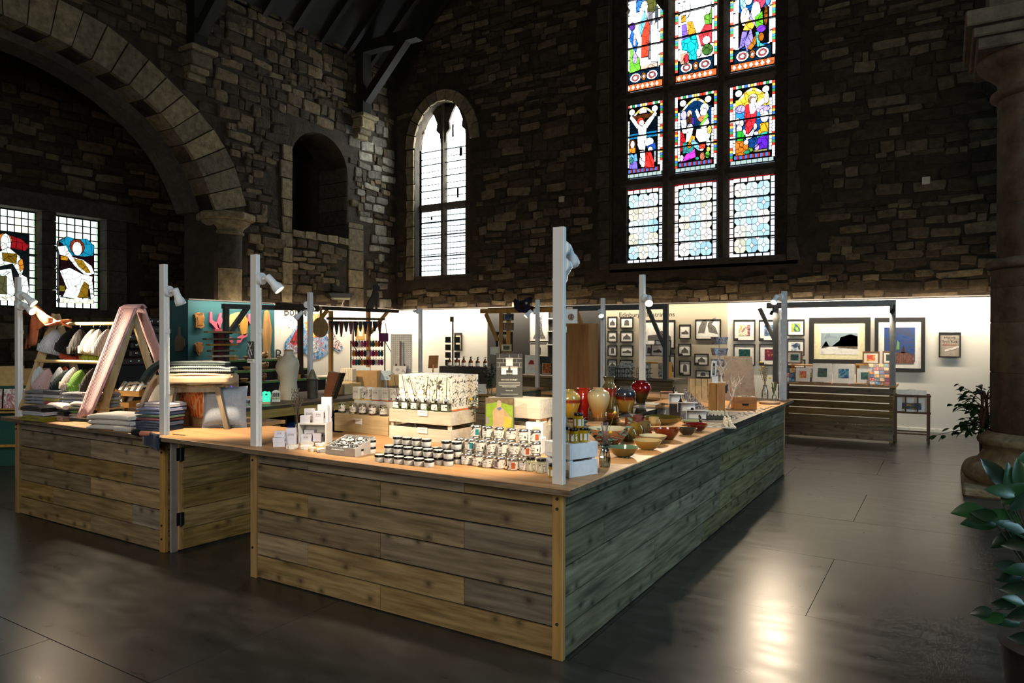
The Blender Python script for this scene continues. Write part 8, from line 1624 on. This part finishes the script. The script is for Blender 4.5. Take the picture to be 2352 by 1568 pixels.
for i,(b_,lab)in enumerate((((1479,791,1502,818),'black-framed ship print leaning at the left on the curved shelf'),((1495,791,1525,818),'black-framed ship print leaning in front on the curved shelf'),((1503,781,1541,818),'largest black-framed print leaning on the curved shelf'))):picture(lab,b_,K('#f2eee4',.7),iy+(.26,.23,.33)[i],mnt=.14,fw=.012,art2=sketch(i+1),stand=-.1)
# ---- palette stall
ps_=thing('palette_stall','dark stall with pine posts under the painter palette sign','stall');py_=8.45;px0,px1=at(1140,864).x,at(1318,864).x
for k in range(6):inst('slat',US,None,ps_,Matrix.Translation(((px0+px1)/2,py_+.02,.08+k*.145))@Matrix.Diagonal((px1-px0,.022,.14,1)))
M().box(px0-.05,py_-.04,.84,px1+.02,py_+.58,.87).build('top_board',K('#8a7050',.6),ps_);zt=aty(1200,712,py_+.3).z;xa,xb=aty(1105,712,py_+.3).x,aty(1300,712,py_+.3).x
M().box(xa,py_+.26,zt-.05,xb,py_+.34,zt+.04).build('top_beam',PINE,ps_)
for px in(1151,1168):q=aty(px,780,py_+.3);M().box(q.x-.03,py_+.27,.87,q.x+.03,py_+.33,zt-.05).build('post',PINE,ps_)
M().beam((aty(1116,715,py_+.3).x,py_+.3,zt-.06),(aty(1143,762,py_+.3).x,py_+.3,zt-.60),.06,.06).build('brace',PINE,ps_)
pl=thing('palette_sign','large painted artist palette cut-out hung over the stall beam','sign');fq=lambda a,b_:(aty(a,b_,py_).x,aty(a,b_,py_).z)
M().prism([fq(*p_)for p_ in((1167,690),(1170,684),(1180,690),(1190,688),(1199,682),(1207,680),(1212,684),(1210,691),(1204,696),(1206,702),(1213,702),(1212,710),(1204,716),(1192,718),(1178,715),(1169,706))],0,.025,frame((0,py_+.22,0),(1,0,0),(0,0,1),(0,-1,0))).build('palette',PICTURE(['#1c0e0a','#3a1c14','#23304a','#2a1410'],5,.25,3),pl);M().ell((fq(1197,695)[0],py_+.194,fq(1197,695)[1]),(.03,.006,.03),10,6).build('thumb_hole',K('#b8a888',.8),pl)
for i,(b_,lab,a4,d)in enumerate((((1218,715,1260,783),'tall white print of a hare on the charcoal wall',K('#ece7da',.7),10.82),((1218,786,1259,818),'grey print below the hare on the charcoal wall',K('#c9c3b4',.7),10.82),((1140,762,1178,806),'dark framed owl portrait behind the honey sign',PICTURE(['#a8b0a8','#c9ccc0','#8a948c'],4,.5,2),py_+.35),((1152,790,1175,806),'small gilt-framed green picture before the owl',PICTURE(['#3a4a34','#6a6a4a','#23281c'],12,.5,3),py_+.15),((1127,796,1148,814),'small white card with a gold spot left of the owl',K('#f2ecd8',.6),py_+.12),((1207,815,1234,858),'white print of a red hill on the palette stall',K('#f0e6d6',.6),py_+.1),((1244,832,1268,860),'orange flower print in a dark frame on the palette stall',PICTURE(['#f0a040','#e8702a','#2c3020','#f4d060'],12,.5,3),py_+.1),((1298,830,1318,862),'grey framed drawing at the right of the palette stall',SK[1],py_+.12),((1157,720,1180,736),'blue picture block hung on the pine post',PICTURE(['#1c2c4a','#3a4a6a','#8a8a7a'],8,.5,4),py_+.24),((1157,741,1180,758),'brown picture block lower on the pine post',PICTURE(['#6a4a30','#a8845c','#3a2c20'],8,.5,6),py_+.24))):
 m2=([(.1,.02),(.3,.3),(.35,.75),(.25,.98),(.42,.85),(.58,.85),(.75,.98),(.65,.75),(.7,.3),(.9,.02)],PICTURE(['#23211e','#4a4640','#cfc9bc'],40,.6,3))if i==0 else([(.3,.05),(.6,.05),(.62,.6),(.5,.8),(.38,.6)],K('#34322e',.6))if i==1 else([(.25,.0),(.75,.0),(.7,.6),(.6,.9),(.5,.75),(.4,.9),(.3,.6)],PICTURE(['#8a4a20','#3a2414','#b87a3a'],14,.5,3))if i==2 else([(.1,.5),(.9,.5),(.8,.8),(.4,.85)],K('#b03020',.6))if i==5 else None
 picture(lab,b_,a4,d,fc=['#dad4c6','#b8b2a4','#2a2622','#c9b078','#f0e8d8','#f0e8da','#1c1814','#8a8478','#3a2c20','#3a2c20'][i],fw=.012 if i!=2 else .05,mnt=.04 if i in(0,1,6,8,9)else .14,art2=m2)
for i,pz in enumerate((1.42,1.72,2.0)):t=tag(M().box(-.14,0,0,.14,.10,.02).build('wall_shelf',CARD,loc=(aty(1270,800,10.8).x,10.74,pz)),f'short white wall shelf, {ORD[i]} from bottom on the charcoal wall','shelf')
# card spinner by the empty white partition
cs2=thing('card_spinner','black spinner of dark square cards before the white partition','stand');cy_=8.2;q=aty(1040,850,cy_);M().cyl((q.x,cy_,0),(q.x,cy_,1.95),.015,n=8).build('pole',BLACK,cs2);M().lathe([(.22,0),(.22,.02)],20,(q.x,cy_,0)).build('foot',BLACK,cs2);M().box(q.x-.05,cy_-.03,1.90,q.x+.03,cy_-.01,2.0).build('header',K('#7a5a34',.6),cs2)
for j in range(5):
 for k,px in enumerate((1029,1050)):
  a=aty(px,780+j*17.5,cy_-.08);M().box(a.x-.06,cy_-.09,a.z-.055,a.x+.06,cy_-.07,a.z+.055).build('card',PICTURE(['#1c1e1c','#34342e','#4a4640','#23281f'],12,.5,j+k),cs2);M().box(a.x-.065,cy_-.07,a.z-.06,a.x+.065,cy_-.0,a.z-.055).build('card_ledge',BLACK,cs2)
picture('dark empty frame on the white partition behind the card spinner',(1044,764,1062,805),K('#cfc4a8',.6),10.83,fw=.04,mnt=.0)
for i,(px,py)in enumerate(((2127,414),(1289,457),(1181,700))):q=aty(px,py,WY-.08);tag(M().box(-.06,0,-.06,.06,.14,.06).build('junction_box',K('#a89c88',.6),loc=(q.x,WY-.08,q.z)),['small pale box fixed high on the stone wall at the right','small pale box fixed on the stone wall left of the big window','small pale box on the stone just above the palette sign'][i],'box')
# ================================================================== PILLAR AND PLANTS
PC=Vector((2.41,6.0,0))
pil=thing('stone_pillar','massive round stone pillar with moulded base and capital at the right','pillar',PC);PSN=STONE('#54473a','#5c4f40','#645646','pillar_stone',.5,6);PSD=STONE('#4c3d2e','#544434','#5c4a38','dark_pillar_stone',.4,6);PBS=STONE('#7a6a52','#84745a','#8c7c62','worn_base_stone',1.0,9)
M().box(-.66,-.66,0,.66,.66,.09).build('plinth',PBS,pil,bevel=.02)
M().lathe(SPV([(.60,.09),(.655,.15),(.66,.21),(.62,.28),(.53,.32),(.50,.36),(.47,.42),(.49,.47),(.52,.50),(.52,.55),(.46,.59),(.425,.62)]),40,close=False).build('base_moulding',PBS,pil,smooth=True)
z=.62
for h_,m_ in((.62,PSD),(.52,PSN),(.36,PSN),(.19,PSN)):M().lathe([(.405,z),(.41,z+.01),(.41,z+h_-.012),(.405,z+h_-.002)],40).build('drum',m_,pil,smooth=True);z+=h_
M().lathe(SPV([(.41,z),(.45,z+.02),(.46,z+.06),(.43,z+.09),(.37,z+.12)]),40,close=False).build('ring',PSN,pil,smooth=True);z+=.12
for h_ in(.55,.5,.6):M().lathe([(.355,z),(.36,z+.008),(.36,z+h_-.01),(.355,z+h_)],40).build('drum',PSN,pil,smooth=True);z+=h_
M().lathe(SPV([(.355,z),(.42,z+.03),(.42,z+.08),(.37,z+.11),(.37,z+.20),(.44,z+.28),(.53,z+.36),(.55,z+.42)]),40).build('echinus',PSN,pil,smooth=True);z+=.42
for d,h_ in((.56,.12),(.60,.10),(.66,.16)):M().box(-d,-d,z,d,d,z+h_-.004).build('abacus_slab',PSN,pil,bevel=.015);z+=h_
M().box(-.45,-.45,z,.45,.45,z+4).build('arch_springer',PSN,pil)
def leafmesh(bend=.12,n=4):
 mb=M();vs=[]
 for i in range(n+1):
  t_=i/n;w2=.30*math.sin(PI*min(1,t_*.96+.04))**.8*(1-.25*t_);z_=-bend*t_*t_
  vs+=[(t_,-w2,z_+w2*.35),(t_,0,z_),(t_,w2,z_+w2*.35)]
 return mb.add(vs,[f4 for i in range(n)for f4 in((i*3,i*3+1,i*3+4,i*3+3),(i*3+1,i*3+2,i*3+5,i*3+4))])
def leafmat(c1,c2,name):
 mt,nt,b=newmat(name);oi=nn(nt,'ShaderNodeObjectInfo');rp=ramp(nt,[(0,lin(c1)),(1,lin(c2))]);nt.links.new(oi.outputs['Random'],rp.inputs[0]);nt.links.new(rp.outputs[0],b.inputs['Base Color']);b.inputs['Roughness'].default_value=.35;return mt
LM1=leafmat('#0f2410','#2a4a1c','ficus_leaf');LM2=leafmat('#0a1c12','#1f4420','foreground_leaf')
me1=leafmesh().data('leaf');me1.materials.append(LM1);me2=leafmesh(.2,6).data('leaf',True);me2.materials.append(LM2)
fb=at(2266,1112,0);fic=thing('ficus_tree','bushy artificial ficus tree in a dark pot behind the pillar','plant',(fb.x-.02,fb.y+.1,0));rn=random.Random(17)
M().lathe(SPV([(.10,0),(.13,.06),(.145,.13),(.15,.14)]),20).build('pot',K('#1c1a18',.6),fic,smooth=True);M().lathe([(.001,.142),(.135,.142)],20,close=False).build('soil',K('#1a120c',1),fic)
for k in range(4):a=k*1.6;M().tube([(.03*math.cos(a+.9*j),.03*math.sin(a+.9*j),.14+.17*j)for j in range(6)],[.022,.021,.02,.018,.015,.01],7).build('trunk',STONE('#3a2c20','#443426','#4a3a2a','ficus_bark',.6,20),fic)
brs=M();nl=0
for k in range(30):
 a=rn.uniform(0,6.28);z0=rn.uniform(.5,.95);L_=rn.uniform(.18,.40);el_=rn.uniform(-.1,1.1)if k>3 else-.15
 if k==0:a,z0,L_=PI+.35,.58,.52
 p0=Vector((0,0,z0));d=Vector((math.cos(a)*math.cos(el_),math.sin(a)*math.cos(el_),math.sin(el_)));p1=p0+d*L_*.5+Vector((0,0,.03));p2=p0+d*L_;brs.tube([p0,p1,p2],[.005,.004,.002],5)
 for j in range(9):
  q=p0.lerp(p2,.25+.75*j/8)+Vector((rn.uniform(-.03,.03),rn.uniform(-.03,.03),rn.uniform(-.02,.03)));s_=rn.uniform(.07,.11)
  mw=Matrix.Translation(q)@Matrix.Rotation(a+rn.uniform(-1.1,1.1),4,'Z')@Matrix.Rotation(rn.uniform(-.3,.9),4,'Y')@Matrix.Rotation(rn.uniform(-.6,.6),4,'X')@Matrix.Diagonal((s_,s_,s_,1));inst('leaf',me1,None,fic,mw)
brs.build('branch',K('#2c2218',.9),fic)
# foreground plant at the right edge
def cpt(px,py,d):return CAM+ray(px,py)*d
fg=thing('foreground_plant','glossy-leaved potted plant at the lower right edge','plant',(cpt(2420,1500,3.0).x,cpt(2420,1500,3.0).y,0));o4=fg.location
M().lathe(SPV([(.13,0),(.17,.10),(.19,.26),(.2,.28)]),22).build('pot',K('#1a1917',.6),fg,smooth=True);stm=M()
LV=[(2285,1085,2.95,80,2.2,.2),(2318,1098,2.9,75,1.3,.3),(2345,1092,2.9,80,1.6,.2),(2300,1128,2.85,70,2.9,.1),(2330,1130,2.85,80,.8,.5),(2345,1150,2.8,70,.6,.6),(2352,1060,3.0,60,1.2,.2),(2225,1172,2.9,75,3.2,.1),(2262,1182,2.85,60,3.0,.4),(2250,1200,2.85,80,3.05,.25),(2300,1190,2.9,90,2.9,.3),(2330,1215,2.8,90,2.5,.5),(2345,1245,2.8,80,3.4,.3),(2308,1240,2.9,70,3.5,.5),(2315,1300,2.8,60,2.95,.1),(2318,1325,2.8,60,3.2,.3),(2335,1350,2.8,70,3.3,.3),(2330,1378,2.75,55,2.7,.4),(2310,1385,2.8,60,3.3,.5),(2255,1405,2.75,50,3.3,.1),(2280,1418,2.75,60,3.2,.5),(2310,1425,2.8,70,3.0,.4),(2345,1410,2.7,70,3.6,.3),(2348,1310,2.7,80,3.0,.5),(2350,1465,2.7,60,3.2,.3)]
for i,(px,py,d,ln_,ang,roll)in enumerate(LV):
 q=cpt(px,py,d)-o4;s_=ln_/F*d*.95;tip=CR*math.cos(ang)+CU*math.sin(ang);base=q-tip*s_*.5;ax=tip.normalized();nz_=(-_f+CU*.5).normalized();ay=nz_.cross(ax).normalized();nz_=ax.cross(ay)
 mw=Matrix(((ax.x,ay.x,nz_.x,base.x),(ax.y,ay.y,nz_.y,base.y),(ax.z,ay.z,nz_.z,base.z),(0,0,0,1)))@Matrix.Rotation(roll*(1 if i%2 else-1),4,'X')@Matrix.Diagonal((s_,s_,s_,1));inst('leaf',me2,None,fg,mw)
 root_=Vector((.02*math.cos(i),.02*math.sin(i),.28));stm.tube([root_,root_.lerp(base,.5)+Vector((0,0,.10)),base],[.006,.004,.002],5)
stm.build('stem',K('#2a2c18',.8),fg)
